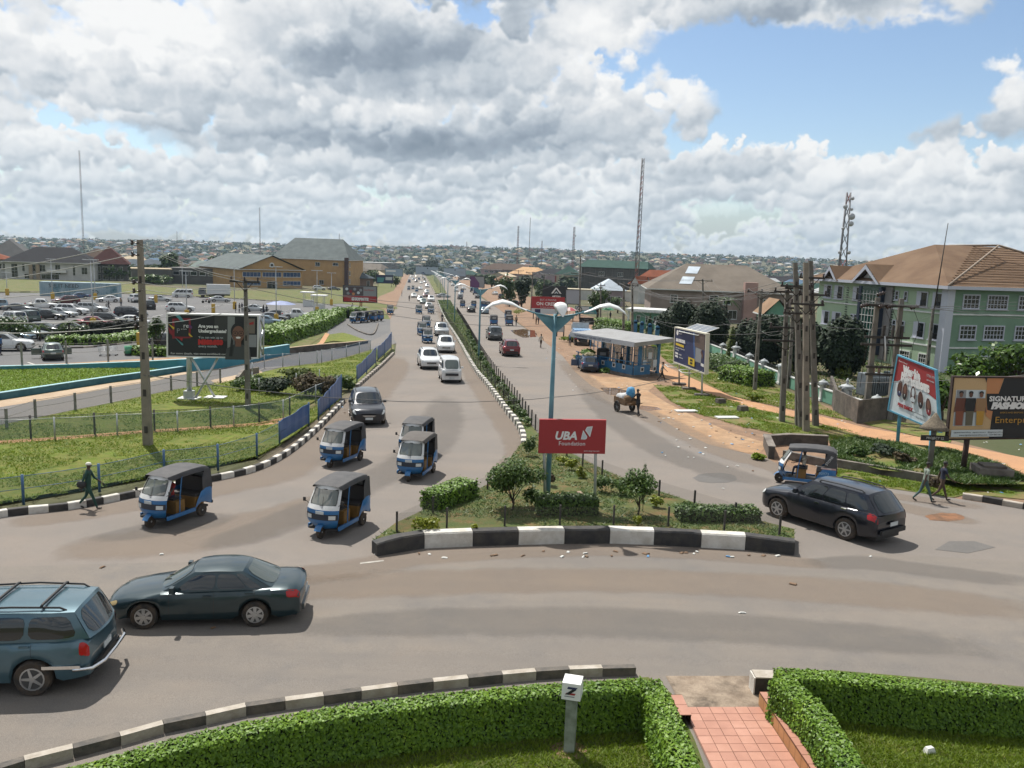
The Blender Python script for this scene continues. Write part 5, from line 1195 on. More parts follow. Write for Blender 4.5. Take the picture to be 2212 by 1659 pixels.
def toward(px,extra=0.0):p=P(*px);return p,road_dir(p)+PI+extra
def on_car(kind,lvl,color,px,label,extra=0.0,grp=None,scale=1.0):
 p,h=toward(px,extra);S=SPECS[kind];d=Vector((math.cos(h),math.sin(h),0));c=p-d*S['wb']/2
 return car(kind,lvl,color,label,(c.x,c.y,.016),h,grp,scale=scale)
def away_car(kind,lvl,color,px,label,extra=0.0,grp=None,scale=1.0):
 p=P(*px);h=road_dir(p)+extra;S=SPECS[kind];d=Vector((math.cos(h),math.sin(h),0));c=p+d*S['wb']/2
 return car(kind,lvl,color,label,(c.x,c.y,.016),h,grp,scale=scale)
G1='vehicles driving towards the camera';G2='vehicles driving away from the camera'
on_car('suv',2,'navy',(795,916),'dark navy SUV coming down the road with sun glare on its windscreen',.10)
on_car('van',2,'white',(974,826),'old cream white van with flat front leading the oncoming queue beside the median',.02)
on_car('suv',2,'white',(930,797),'white SUV left of the old cream van in the oncoming queue',.06)
on_car('suv',1,'white',(963,762),'white SUV with dark grille directly behind the old cream van',.0)
on_car('suv',1,'silver',(954,726),'silver SUV behind the two white ones beside the median',.0)
for px,lb in(((923,741),'blue tricycle taxi left of the white SUV with dark grille'),((912,724),'blue tricycle taxi at the left of the middle trio'),((921,707),'blue tricycle taxi rearmost of the middle trio'),((931,678),'blue tricycle taxi beside the median in front of a white car'),((905,678),'dark tricycle taxi alone left of the one beside the median'),((843,679),'blue tricycle entering from the side apron below the red shop billboard')):
 p,h=toward(px);keke(1,lb,(p.x,p.y,.016),h+.06)
for kind,col,px,lb in(('sedan','white',(926,667),'white saloon just behind the tricycle beside the median'),('sedan','green',(914,657),'dark green saloon left of the white saloons on the far road'),('suv','white',(931,652),'white SUV near the crossing silver car'),('wagon','silver',(908,651),'silver estate car left of the white SUV near the crossing car'),('sedan','maroon',(919,642),'maroon saloon in the oncoming queue level with the crossing car'),('sedan','white',(894,643),'black and white saloon with lit lamp at the left of the far queue'),('sedan','silver',(922,634),'silver saloon behind the maroon one beside the median'),('sedan','white',(908,626),'white saloon right of three far tricycles'),('suv','white',(923,621),'white SUV beside the median beyond the crossing car'),('sedan','white',(910,613),'white saloon in the middle of the far queue'),('sedan','silver',(918,611),'silver saloon to the right in the far queue'),('suv','black',(899,610),'black SUV in the far queue'),('bus','blue',(884,611),'dark blue minibus at the left edge of the far queue')):
 on_car(kind,0,col,px,lb,0,G1)
for px,lb in(((900,631),'right one of three far tricycles on the oncoming side'),((883,627),'left one of three far tricycles on the oncoming side'),((892,626),'middle one of three far tricycles on the oncoming side')):
 p,h=toward(px);keke(0,lb,(p.x,p.y,.016),h)
r_=random.Random(5)
for i,(u,v)in enumerate([(917,606),(905,605),(893,604),(914,601),(900,600),(889,599),(909,597),(898,596),(915,594.5),(904,593),(893,592),(911,591),(900,590),(908,588.5),(897,587.5),(905,586)]):
 on_car(r_.choice(['sedan','suv','bus','sedan']),0,r_.choice(['white','silver','white','grey','red','gold','blue']),(u,v),'tiny car in the dense far end of the oncoming queue',0,'tiny cars at the far end of the oncoming road')
p=P(958,643);car('sedan',1,'silver','silver saloon crossing through the gap in the median',(p.x,p.y,.016),road_dir(p)-PI/2+.12)
away_car('suv',2,'red',(1103,769),'dark red SUV driving away on the right carriageway')
away_car('boxsuv',1,'grey',(1069,735),'dark grey SUV driving away ahead of the red one')
away_car('sedan',1,'lblue',(1047,678),'pale blue saloon driving away behind a group of tricycles')
away_car('sedan',1,'black',(1018,675),'black saloon driving away left of the pale blue one')
for px,lb in(((1066,703),'blue tricycle taxi driving away ahead of the dark grey SUV'),((1099,703),'blue tricycle taxi stopped at the right road edge by the puddle'),((1097,690),'loaded blue tricycle just in front of the one by the puddle'),((1044,666),'blue tricycle hidden left behind the pale blue saloon'),((1053,667),'blue tricycle with passengers right of the pale blue saloon'),((1023,665),'dark tricycle ahead of the black saloon'),((999,664),'blue tricycle beside the median ahead of the black saloon')):
 p=P(*px);keke(1,lb,(p.x,p.y,.016),road_dir(p)-.03)
for kind,col,px,lb in(('sedan','black',(1032,645),'black saloon behind the parked blue lorries on the right'),('wagon','grey',(994,647),'grey estate car beside the far right side of the median'),('sedan','silver',(995,640),'silver saloon ahead of the grey estate car'),('sedan','white',(986,630),'white saloon on the far right carriageway')):
 away_car(kind,0,col,px,lb,0,G2)
for i,(u,v)in enumerate([(998,633),(1002,626),(986,622),(994,617),(978,618),(984,611),(990,607),(972,610),(976,603),(983,600),(966,601),(970,596),(960,594),(966,590),(956,588)]):
 p=P(u,v)
 if i%3==0:keke(0,'tiny tricycle on the far right carriageway',(p.x,p.y,.016),road_dir(p),'tiny tricycles on the far right road')
 else:away_car(r_.choice(['sedan','suv','bus']),0,r_.choice(['white','silver','black','blue','grey']),(u,v),'tiny car on the far right carriageway',0,'tiny cars on the far right road')
p=P(1069,637);car('sedan',0,'white','white saloon parked on the dirt by the right-hand trees',(p.x,p.y,.01),road_dir(p)+.1)
p=P(1082,646);car('boxsuv',0,'black','dark SUV with steep back parked on the dirt under the right-hand trees',(p.x,p.y,.01),road_dir(p)-.05)
p=P(1107,660);car('hatch',0,'black','black hatchback parked beside the grass tuft on the right dirt',(p.x,p.y,.01),road_dir(p)+1.4)
a,b_=P(1257,802),P(1288,803)
h=heading(a,b_)+PI/2;c=(a+b_)/2;d=Vector((math.cos(h),math.sin(h),0));c=c+d*1.3
ew=car('wagon',2,'blue','dark blue estate car with open front door and roof bundles by the bus stop',(c.x,c.y,.012),h)
nb('open_door',PT['blue'],lambda b,m:(b.box((.62,1.18,.60),(.10,.75,.60),m),b.tube([(.62,.85,.9),(.62,1.0,1.32),(.62,1.5,.92)],.022,TRIM,4)),ew)
nb('roof_rack',TRIM,lambda b,m:[b.tube([(x,-.6,1.50),(x,.6,1.50)],.02,m,4)for x in(.2,-.4,-1.0)],ew)
p=P(1304,793);keke(2,'dark blue tricycle taxi standing beside the open-doored estate car',(p.x+d.x*1.2,p.y+d.y*1.2,.012),h-.12)
# ---- trucks
def lorry():
 p=P(1260,747);h=road_dir(p)-.10;d=Vector((math.cos(h),math.sin(h),0));c=p+d*.6
 t=thing('flatbed_lorry','blue flatbed lorry stacked with packs of bottled water, parked on the right dirt','lorry',(c.x,c.y,.01),h);settle(t)
 BL=paint('lorry_navy_paint',(.015,.035,.10));lw=mat('lorry_white',(.45,.47,.46),rough=.5,var=.2)
 nb('chassis',TRIM,lambda b,m:b.box((2.2,0,.65),(6.2,1.0,.28),m),t)
 def bed(b,m):
  b.box((1.7,0,.95),(4.8,2.4,.16),m);b.box((-.66,0,1.28),(.07,2.4,.55),m)
  for s in(-1,1):b.box((1.7,s*1.17,1.28),(4.65,.06,.55),m)
 nb('cargo_bed',BL,bed,t)
 def cab(b,m):
  prof=[(-.95,.0),(.9,.0),(1.0,.75),(.62,1.65),(-.95,1.65)]
  M=Matrix.Translation((5.2,1.05,.75))@Matrix.Rotation(PI/2,4,'X');b.prism(prof,0,2.1,m,M)
 cb=nb('cab',lw,cab,t)
 nb('windscreen',GLASS,lambda b,m:b.box((6.02,0,1.95),(.04,1.8,.62),m),cb)
 nb('rear_window',GLASS,lambda b,m:b.box((4.235,0,2.0),(.02,1.3,.35),m),cb)
 for s in(-1,1):nb('side_window',GLASS,lambda b,m:b.box((5.2,s*1.056,1.98),(.9,.015,.5),m),cb)
 nb('headboard',lw,lambda b,m:b.box((4.02,0,1.85),(.10,2.2,1.7),m),t)
 for x in(4.9,.6,-.1):
  for s in(-1,1):
   ax=Matrix.Translation((x,s*.95,.48))@Matrix.Rotation(-PI/2,4,'X')
   nb('wheel',TYRE,lambda b,m:b.rev([(.25,-.13),(.46,-.14),(.48,-.1),(.48,.1),(.46,.14),(.25,.13)],m,14,ax),t)
 nb('number_plate',PLATE,lambda b,m:b.box((-.71,.1,1.12),(.02,.5,.13),m),t)
 for s in(-1,1):nb('taillight',TAIL,lambda b,m:b.box((-.71,s*1.0,.88),(.03,.22,.10),m),t)
 sh=mat('blue_shrink_wrap',(.10,.28,.55),rough=.18,col2=(.45,.58,.72),vscale=7,bump=.4,bscale=14)
 pk=MB();rr=random.Random(2)
 me=MB().box((0,0,0),(.54,.36,.30),sh,0,None,.93).mesh('water_pack')
 ca,sa=math.cos(h),math.sin(h);n=0
 for lay in range(3):
  for i in range(8):
   for j in range(6):
    if lay==2 and(i in(0,)or i==7):continue
    x=-.32+i*.57+rr.uniform(-.01,.01);y=-.95+j*.38;z=1.20+.31*lay
    if 0<i<7 and 0<j<5 and lay<2:continue
    o=link('water_pack',me,None,(c.x+x*ca-y*sa,c.y+x*sa+y*ca,z),h+rr.uniform(-.03,.03),'shrink-wrapped pack of blue bottled water stacked on the flatbed lorry','water pack','packs of water on the blue lorry')
lorry()
def box_truck(px,label,h,cabc,boxc,scale=1.0):
 p=P(*px);t=thing('box_truck',label,'truck',(p.x,p.y,.01),h);t.scale=(scale,)*3;settle(t)
 nb('cargo_box',boxc,lambda b,m:b.box((-1.1,0,2.15),(5.6,2.3,2.4),m),t)
 nb('chassis',TRIM,lambda b,m:b.box((-.2,0,.72),(7.2,1.0,.3),m),t)
 M=Matrix.Translation((2.75,1.05,.7))@Matrix.Rotation(PI/2,4,'X')
 cb=nb('cab',cabc,lambda b,m:b.prism([(-.9,0),(.85,0),(.92,.8),(.6,1.7),(-.9,1.7)],0,2.1,m,M),t)
 nb('windscreen',GLASS,lambda b,m:b.box((3.52,0,1.95),(.05,1.75,.7),m),cb)
 for s in(-1,1):nb('side_window',GLASS,lambda b,m:b.box((2.8,s*1.056,1.95),(.9,.015,.55),m),cb)
 for x in(2.6,-1.9):
  for s in(-1,1):
   ax=Matrix.Translation((x,s*.95,.46))@Matrix.Rotation(-PI/2,4,'X')
   nb('wheel',TYRE,lambda b,m:b.rev([(.25,-.13),(.44,-.14),(.46,-.1),(.46,.1),(.44,.14),(.25,.13)],m,12,ax),t)
 return t
LK=heading(P(500,650),P(0,640))
box_truck((462,643),'white box truck parked at the far side of the parking lot',LK+.02,PT['grey'],mat('box_white',(.58,.60,.60),rough=.5,var=.1))
p=P(1027,637);box_truck((1027,637),'nearer blue lorry parked on the right edge of the far road',road_dir(p),PT['blue'],paint('lorry_blue_tarp',(.03,.07,.17)),.8)
p=P(1020,631);box_truck((1020,631),'farther blue and white lorry parked on the right edge of the far road',road_dir(p),PT['white'],MATS['lorry_blue_tarp'],.8)
# ---- parking lot
LR=LK+PI
lot=[('sedan','blue',(168,646),LK+.35,'blue saloon at the far side of the parking lot by the painted container'),('suv','maroon',(141,658),LK+.45,'maroon SUV facing left in front of the painted container'),('suv','lblue',(0,668),LK-1.2,'grey blue car cut off by the left edge in the parking lot'),('pickup','white',(92,668),LR+.05,'white double cab pickup with dark side graphics in the parking lot'),('suv','silver',(200,676),LR-.12,'silver SUV facing right, behind the thin lamp posts in the lot'),('sedan','silver',(134,685),LR-.35,'silver saloon facing right, next to a white one, in the crowded row'),('suv','white',(158,680),LR-.30,'white crossover tucked behind the silver saloon in the crowded row'),('sedan','black',(110,690),LR-.42,'black saloon with nose to the right in the crowded row'),('sedan','black',(82,686),LR-.35,'black car between the black saloon and the dark green SUV'),('sedan','grey',(44,674),LR-.05,'grey blue saloon at the far left of the crowded row'),('boxsuv','green',(58,698),LK-1.0,'dark green SUV seen from behind in the crowded row'),('boxsuv','white',(27,701),LK-.95,'white SUV seen from behind at the left of the crowded row'),('sedan','black',(157,723),LR-.30,'black saloon at the right end of the row behind the planting island'),('sedan','navy',(95,722),LR-.30,'dark navy saloon in the middle of the row behind the planting island'),('sedan','green',(58,731),LR-.32,'dark green saloon at the left of the row behind the planting island'),('sedan','lblue',(26,736),LR-.3,'pale blue saloon partly hidden behind the white SUV at the left edge'),('suv','white',(14,757),LR+.0,'white SUV cut off by the left edge beside the planting island'),('sedan','white',(233,653),LK+.25,'white saloon facing left near two pedestrians in the lot'),('boxsuv','white',(291,653),LK-1.25,'white SUV with red tail lamps driving away left of the concrete pole'),('sedan','silver',(347,652),LR+.08,'silver saloon by the blue and yellow sign post in the lot'),('suv','black',(321,668),LK-1.35,'black car half hidden behind the concrete pole'),('bus','white',(394,643),LK+.05,'white minibus in front of the box truck'),('suv','white',(391,674),LR+.02,'white SUV just above the top edge of the dark billboard'),('sedan','silver',(475,653),LR+.1,'silver saloon right of the box truck, nearer one'),('sedan','grey',(466,641),LR+.1,'grey saloon in front of the box truck, farther one'),('sedan','red',(208,707),LR-.05,'dark red saloon in front of the black hedge in the lot'),('suv','black',(237,703),LR-.15,'black crossover right of the dark red saloon'),('coupe','white',(287,703),LR-.12,'white sporty saloon left of the concrete pole'),('boxsuv','navy',(285,688),LR-.05,'dark SUV behind the white sporty saloon'),('hatch','black',(362,748),LK-.6,'black car behind the left edge of the dark billboard'),('sedan','silver',(553,674),LR-.25,'silver car right of the concrete street pole above the billboard'),('pickup','white',(643,690),LR-.10,'white pickup by the long hedge under the blue umbrella'),('sedan','black',(603,688),LR-.22,'black saloon with shining roof left of the white pickup'),('sedan','grey',(590,694),LR-.22,'grey saloon nearest the end of the long hedge'),('sedan','lblue',(578,702),LR-.22,'pale grey saloon just right of the billboard frame'),('suv','white',(690,627),LR,'white car parked beside the yellow building'),('sedan','grey',(722,627),LR+.1,'grey car parked right of the white one beside the yellow building')]
for kind,col,px,h,lb in lot:
 p=P(*px);S=SPECS[kind];car(kind,1,col,lb,(p.x,p.y,.012),h,'cars in the parking lot' if px[1]>630 else None)
p=P(102,777);h=LK-1.35;oh=car('hatch',1,'green','grey green hatchback with both front doors open by the white parking lines',(p.x,p.y+.8,.012),h)
for s in(-1,1):
 nb('open_door',PT['green'],lambda b,m:(b.box((.55,s*1.20,.60),(.10,.78,.58),m),b.tube([(.55,s*.86,.88),(.55,s*1.0,1.30),(.55,s*1.55,.90)],.022,TRIM,4)),oh)
for i,(px,dh,lb)in enumerate([((768,698),2.7,'dark tricycle at the left end of the parked group on the concrete apron'),((784,697),2.9,'second tricycle of the parked group on the concrete apron'),((796,695),1.2,'third tricycle of the parked group on the concrete apron'),((811,693),1.0,'blue tricycle at the right end of the parked group on the concrete apron')]):
 p=P(*px);keke(1,lb,(p.x,p.y,.016),road_dir(p)+dh)
# ---- two-wheelers
def motorbike(label,loc,h,rider=True):
 t=thing('motorcycle',label,'motorcycle',loc,h);settle(t);rd=mat('motorcycle_red',(.20,.02,.02),rough=.3)
 for x in(.62,-.62):
  ax=Matrix.Translation((x,0,.29))@Matrix.Rotation(-PI/2,4,'X')
  nb('wheel',TYRE,lambda b,m:(b.rev([(.22,-.04),(.29,-.03),(.29,.03),(.22,.04),(.22,-.04)],m,14,ax),[b.tube([(x,0,.29),(x+.22*math.cos(a),0,.29+.22*math.sin(a))],.008,RIM,3)for a in(0,1.26,2.5,3.77,5.0)]),t)
 nb('frame',TRIM,lambda b,m:(b.tube([(.62,0,.29),(.42,0,.95)],.03,m,6),b.tube([(.45,0,.80),(-.62,0,.32)],.03,m,6),b.box((0,0,.42),(.40,.24,.32),m),b.tube([(.38,-.33,1.02),(.44,0,.98),(.38,.33,1.02)],.014,m,5)),t)
 nb('tank',rd,lambda b,m:b.box((.2,0,.80),(.42,.24,.2),m,0,None,.7),t)
 nb('seat',SEAT,lambda b,m:b.box((-.35,0,.80),(.70,.24,.10),m),t)
 nb('headlight',HEADL,lambda b,m:b.box((.55,0,.88),(.08,.16,.14),m),t)
 return t
p,h=toward((955,697));motorbike('motorcycle with rider weaving between the silver SUV and the tricycles by the median',(p.x,p.y,.016),h)
person('person riding the motorcycle beside the median','sit',(p.x,p.y,.30),h,SHIRT['black'],SHIRT['navy'],SHIRT['black'])
p=P(445,655);motorbike('motorcycle parked beside the silver saloons in the lot',(p.x,p.y,.012),LR)
# ------ buildings
W_FR=mat('window_frame_white',(.55,.56,.55),rough=.6);PANE=mat('dark_window_pane',(.015,.020,.022),rough=.08,spec=.8);PANE_B=mat('blue_window_pane',(.02,.06,.15),rough=.08,spec=.8)
def wallmat(n,c,c2=None):return mat(n,c,rough=.85,col2=c2 or tuple(k*.80 for k in c),vscale=.45)
def roofmat(n,c,r=.6):return mat(n,c,rough=r+.25,spec=.12,col2=tuple(k*.78 for k in c),vscale=.35,bump=.15,bscale=6)
def hz(u):return 585+.0349*(u-CX)
def gv(u,Y):return hz(u)+9.08*1780/Y
def window(root,M,x0,x1,z0,z1,nx=2,nz=2,fw=.10,fr=W_FR,pn=PANE,sill=True):
 """frame (with its bars) proud of the wall, pane set into it; local wall plane y = 0, outside = -y"""
 f=MB();cx,cz,w,h=(x0+x1)/2,(z0+z1)/2,x1-x0,z1-z0
 for z in(z0,z1):f.box((cx,-.05,z),(w+fw,.10,fw),fr,0,M)
 for x in(x0,x1):f.box((x,-.05,cz),(fw,.098,h-fw),fr,0,M)
 if sill:f.box((cx,-.09,z0-fw*.9),(w+fw*3,.18,fw*.7),fr,0,M)
 for i in range(1,nx):f.box((x0+w*i/nx,-.035,cz),(fw*.45,.05,h-fw),fr,0,M)
 for i in range(1,nz):f.box((cx,-.032,z0+h*i/nz),(w-fw,.05,fw*.45),fr,0,M)
 o=f.obj('window',root);MB().box((cx,-.012,cz),(w-fw*.9,.02,h-fw*.9),pn,0,M).obj('pane',o);return o
def roof_mesh(b,m,L,D,z,rise,kind,ov=.6,inset=None,th=.12):
 x0,x1,y0,y1=-ov,L+ov,-ov,D+ov;zm=z+rise
 if kind=='hip':
  i=min(L,D)/2*.9 if inset is None else inset
  if L>=D:r0,r1=(x0+i,D/2,zm),(x1-i,D/2,zm);q=[(0,1,5,4),(1,2,5),(2,3,4,5),(3,0,4)]
  else:r0,r1=(L/2,y0+i,zm),(L/2,y1-i,zm);q=[(0,1,4),(1,2,5,4),(2,3,5),(3,0,4,5)]
  vs=[(x0,y0,z),(x1,y0,z),(x1,y1,z),(x0,y1,z),r0,r1]
 elif kind=='gx':vs=[(x0,y0,z),(x1,y0,z),(x1,y1,z),(x0,y1,z),(x0,D/2,zm),(x1,D/2,zm)];q=[(0,1,5,4),(2,3,4,5)]
 elif kind=='gy':vs=[(x0,y0,z),(x1,y0,z),(x1,y1,z),(x0,y1,z),(L/2,y0,zm),(L/2,y1,zm)];q=[(1,2,5,4),(3,0,4,5)]
 else:vs=[(x0,y0,z),(x1,y0,z),(x1,y1,z),(x0,y1,z),(x0,y0,z+.3),(x1,y0,z+.3),(x1,y1,z+.3),(x0,y1,z+.3)];q=[(4,5,6,7),(0,1,5,4),(1,2,6,5),(2,3,7,6),(3,0,4,7),(3,2,1,0)];b.add(vs,q,m);return
 b.add(vs,q,m);n=4
 low=[(x,y,zz-th)for x,y,zz in vs[:4]];b.add(vs[:4]+low,[(0,4,5,1),(1,5,6,2),(2,6,7,3),(3,7,4,0),(4,7,6,5)],m)
def bld(label,A,B,D,H,rise,kind,wm,rm,wins=(),ov=.6,name='building',fascia=None,Y=None,inset=None,group=None,gable=True):
 """A, B: photograph positions (foot of the front wall, left and right); D depth; wins: (x0, x1 as fractions, z0, z1, nx, nz, how many)"""
 a=P(*A);b=P(*B);L=(b-a).length;ang=math.atan2(b.y-a.y,b.x-a.x);base=min(0,T(b.y)-T(a.y))-1.2
 t=thing(name,label,'house' if name=='house' else 'building',a,ang,group)
 def walls(q,m):
  vs=[(0,0,base),(L,0,base),(L,D,base),(0,D,base),(0,0,H),(L,0,H),(L,D,H),(0,D,H)];fs=[(0,1,5,4),(1,2,6,5),(2,3,7,6),(3,0,4,7)]
  q.add(vs,fs,m)
  s=rise*(1-ov*2/(L if kind=='gy' else D+1e-6)*0)if rise else 0
  if kind=='gy':q.add([(0,0,H),(L,0,H),(L/2,0,H+s*.93),(0,D,H),(L,D,H),(L/2,D,H+s*.93)],[(0,1,2),(4,3,5)],m)
  if kind=='gx':q.add([(0,0,H),(0,D,H),(0,D/2,H+s*.93),(L,0,H),(L,D,H),(L,D/2,H+s*.93)],[(1,0,2),(3,4,5)],m)
  if kind=='flat':q.add([(0,0,H),(L,0,H),(L,D,H),(0,D,H)],[(0,1,2,3)],m)
 nb('wall',wm,walls,t)
 r=nb('roof',rm,lambda q,m:roof_mesh(q,m,L,D,H+.01,rise,kind,ov if kind!='flat' else .15,inset),t)
 if fascia:nb('fascia',fascia,lambda q,m:[q.box((L/2,y,H-.10),(L+2*ov+.06,.05,.22),m)for y in(-ov-.03,D+ov+.03)]+[q.box((x,D/2,H-.10),(.05,D+2*ov,.22),m)for x in(-ov-.03,L+ov+.03)],r)
 for x0,x1,z0,z1,nx,nz,n in wins:
  pn=PANE_B if nz<0 else PANE;nz=abs(nz);w=(x1-x0)*L/n
  for i in range(n):window(t,Matrix.Identity(4),x0*L+i*w+(w*.14 if n>1 else 0),x0*L+(i+1)*w-(w*.14 if n>1 else 0),z0,z1,nx,nz,pn=pn)
 return t,L
YEL=wallmat('ochre_wall',(.42,.265,.115),(.36,.22,.10));GRF=roofmat('grey_green_roof',(.125,.145,.145));CRM=wallmat('cream_wall',(.42,.37,.27));WHW=wallmat('white_house_wall',(.50,.50,.48))
BLK=roofmat('black_roof',(.018,.018,.022));BRN=roofmat('brown_roof',(.095,.065,.05));MRN=roofmat('maroon_roof',(.085,.035,.032));RED=roofmat('rust_red_roof',(.20,.065,.035));TAUPE=roofmat('taupe_roof',(.17,.145,.12));GRN=roofmat('dark_green_roof',(.035,.075,.062))
TANR=roofmat('cream_roof',(.46,.38,.27));PNK=wallmat('pink_wall',(.36,.23,.20));LILAC=wallmat('lilac_wall',(.30,.24,.26));DGR=wallmat('raw_grey_block',(.11,.105,.10));BWL=wallmat('brown_wall',(.20,.125,.085));PCH=roofmat('peach_roof',(.52,.33,.18));LBR=roofmat('pale_blue_roof',(.50,.56,.62))
t,L=bld('yellow ochre hall with a wide gable, round emblem and strips of blue windows',(519,621),(653,623),42,6.6,5.2,'gy',YEL,GRF,[(.04,.32,3.9,5.6,5,-1,1),(.35,.65,3.9,5.6,6,-1,1),(.68,.97,3.9,5.6,5,-1,1),(.04,.32,.9,2.4,5,-1,1),(.68,.97,.9,2.4,5,-1,1),(.42,.58,-.4,2.2,2,1,1)],ov=1.0,fascia=W_FR)
nb('emblem',W_FR,lambda b,m:(b.rev([(.95,-.06),(.95,.06),(.6,.08),(0,.08)],m,16,Matrix.Translation((L/2,-.05,8.2))@Matrix.Rotation(PI/2,4,'X')),b.rev([(.55,.0),(.55,.12),(0,.13)],M_bpr,12,Matrix.Translation((L/2,-.05,8.2))@Matrix.Rotation(PI/2,4,'X'))),t)
t,L=bld('tall yellow ochre block with a steep grey green roof behind the gabled hall',(588,614),(752,620),26,11.5,9.0,'hip',YEL,GRF,[(.57,.63,8.6,10.2,2,1,1),(.80,.87,9.0,10.2,2,1,1),(.62,.68,.8,2.6,2,1,1)],inset=6.5,fascia=W_FR)
nb('corner_fin',wallmat('plum_fin',(.07,.04,.04)),lambda b,m:b.box((L-.6,-.5,5.8),(1.6,1.2,13.6),m),t)
for z in(1.5,5,8.5):window(t,Matrix.Translation((L+.0,0,0))@Matrix.Rotation(PI/2,4,'Z'),1.5,3.4,z,z+1.8,2,1)
bld('low brown building with blue grey hip roof right of the yellow block',(756,618),(806,619),12,3.6,3.4,'hip',BWL,roofmat('slate_roof',(.09,.11,.125)),[(.2,.3,.8,2.2,1,1,1),(.72,.85,0,2.4,1,1,1)],ov=1)
bld('pale hip-roofed house behind the low brown building',(750,602),(795,603),14,5.5,5,'hip',CRM,TAUPE,[(.2,.4,2.6,4.2,2,1,1)],ov=1)
bld('long taupe-roofed house between the yellow block and the dark flat-topped building',(752,594),(822,597),16,6.5,6,'hip',CRM,TAUPE,[(.5,.9,3.5,5,2,1,3)],ov=1)
t,L=bld('dark grey flat-topped building with a white roof slab',(786,590),(858,592),25,14.5,0,'flat',DGR,W_FR,[(.08,.95,10.5,12,2,1,6),(.08,.95,6,7.5,2,1,6)])
t,L=bld('white house with a broad black hip roof at the far left edge of the lot',(12,602),(203,607),22,6.4,5.6,'hip',WHW,BLK,[(.07,.14,.6,5.6,2,4,1),(.19,.22,2.8,5.6,1,2,1),(.28,.34,3,5.4,2,2,1),(.38,.45,3,5.4,2,2,1),(.56,.62,2.0,5.6,2,3,1),(.76,.79,1.6,5.4,1,3,1),(.86,.93,2.2,4.8,2,2,1),(.21,.27,.2,2.0,2,1,1),(.40,.60,.1,2.0,4,1,1)],ov=1.2,name='house',fascia=W_FR)
nb('porch_column',wallmat('sand_column',(.30,.24,.17)),lambda b,m:[b.box((L*x,-.9,2.6),(1.2,.8,6.0),m)for x in(.29,.37)],t)
nb('balcony',W_FR,lambda b,m:b.box((L*.58,-.8,3.2),(L*.22,1.5,1.1),m),t)
bld('house with grey hip roof behind the black roofed one at the left edge',(-40,594),(72,597),22,7,8,'hip',DGR,roofmat('ash_roof',(.10,.10,.10)),[(.5,.9,3.5,5.2,2,1,3)],ov=1,name='house')
bld('house with rusty brown roof cut off by the left edge',(-60,600),(28,602),14,7.0,2.5,'hip',WHW,RED,[(.6,.9,3.5,5.4,2,2,2)],ov=1,name='house')
bld('house with dark maroon pyramid roof left of the concrete pole',(196,605),(276,607),20,6.5,6.8,'hip',DGR,MRN,[(.1,.9,3.2,5.4,2,1,4),(.1,.9,.3,2.2,2,1,4)],ov=1,name='house')
bld('house with brown hip roof between the black and maroon roofs',(150,598),(240,601),18,6.8,5.8,'hip',DGR,BRN,[],ov=1,name='house')
bld('unfinished grey block wall building with a low flat roof right of the concrete pole',(285,612),(372,614),12,5.2,0,'flat',DGR,TANR,[(.2,.9,1.2,2.6,1,1,3)])
bld('long unfinished grey building behind the box truck',(360,612),(478,616),14,5.8,0,'flat',DGR,DGR,[(.1,.9,3.4,4.8,1,1,5)])
bld('house with pale grey green hip roof above the box truck',(402,598),(470,600),16,4.0,5.0,'hip',CRM,roofmat('sage_roof',(.20,.24,.22)),[],ov=1,name='house')
bld('house with bright cream roof left of the yellow hall',(470,597),(553,599),16,5.2,5.5,'hip',CRM,TANR,[(.2,.8,2,3.6,2,1,3)],ov=1,name='house')
bld('small green-roofed house beside the yellow hall',(470,606),(520,608),12,4.0,2.6,'hip',CRM,GRN,[],ov=1,name='house')
bld('white three-storey building with long taupe hip roof right of the far road',(1038,606),(1142,610),22,10.5,5.6,'hip',LILAC,BRN,[(.06,.62,7.6,9.2,2,2,5),(.06,.5,4.2,5.8,2,2,4)],ov=1,fascia=W_FR)
bld('pink building with a glowing peach pyramid roof',(1098,612),(1168,615),18,7.6,5.4,'hip',PNK,PCH,[(.1,.9,4.4,6.0,2,1,4),(.1,.9,1.0,2.6,2,1,4)],ov=.8,fascia=PCH)
bld('small cream shop with curved pale gable beside the far road',(1052,612),(1098,614),12,5.5,2.8,'gy',CRM,TANR,[(.2,.8,2.4,4,2,1,2)],ov=.4)
t,L=bld('lilac pink building with dark hip roof and white window frame',(1150,618),(1212,621),18,8.6,3.4,'hip',LILAC,BLK,[(.30,.44,5.4,7.6,2,2,1),(.3,.9,1.4,3.0,2,1,3)],ov=.7,fascia=W_FR)
nb('corner_quoins',W_FR,lambda b,m:[b.box((.2,-.06,1.0+.9*i),(.9 if i%2 else .6,.12,.42),m)for i in range(9)],t)
t,L=bld('cream building with dark green roof left of the netted grey block',(1198,622),(1252,624),16,8.4,5.4,'hip',CRM,GRN,[(.16,.36,5.4,7.4,3,3,1),(.60,.92,5.4,7.4,4,3,1),(.55,.92,1.6,3.2,4,2,1)],ov=.7)
nb('wall_sign',mat('red_sign_paint',(.20,.03,.025),rough=.6),lambda b,m:b.box((.4,-.2,5.8),(.9,.2,4.0),m),t)
t,L=bld('big grey building wrapped in scaffold netting with a dark green roof',(1249,627),(1394,633),26,13.2,4.0,'hip',mat('scaffold_netting',(.085,.080,.072),rough=.9,col2=(.060,.058,.054),vscale=.5),GRN,[(.30,.38,8.6,10.8,3,3,1),(.58,.66,8.6,10.8,3,3,1),(.29,.37,2.2,4.4,3,3,1),(.57,.66,2.2,4.4,3,3,1)],ov=.8,inset=2.5)
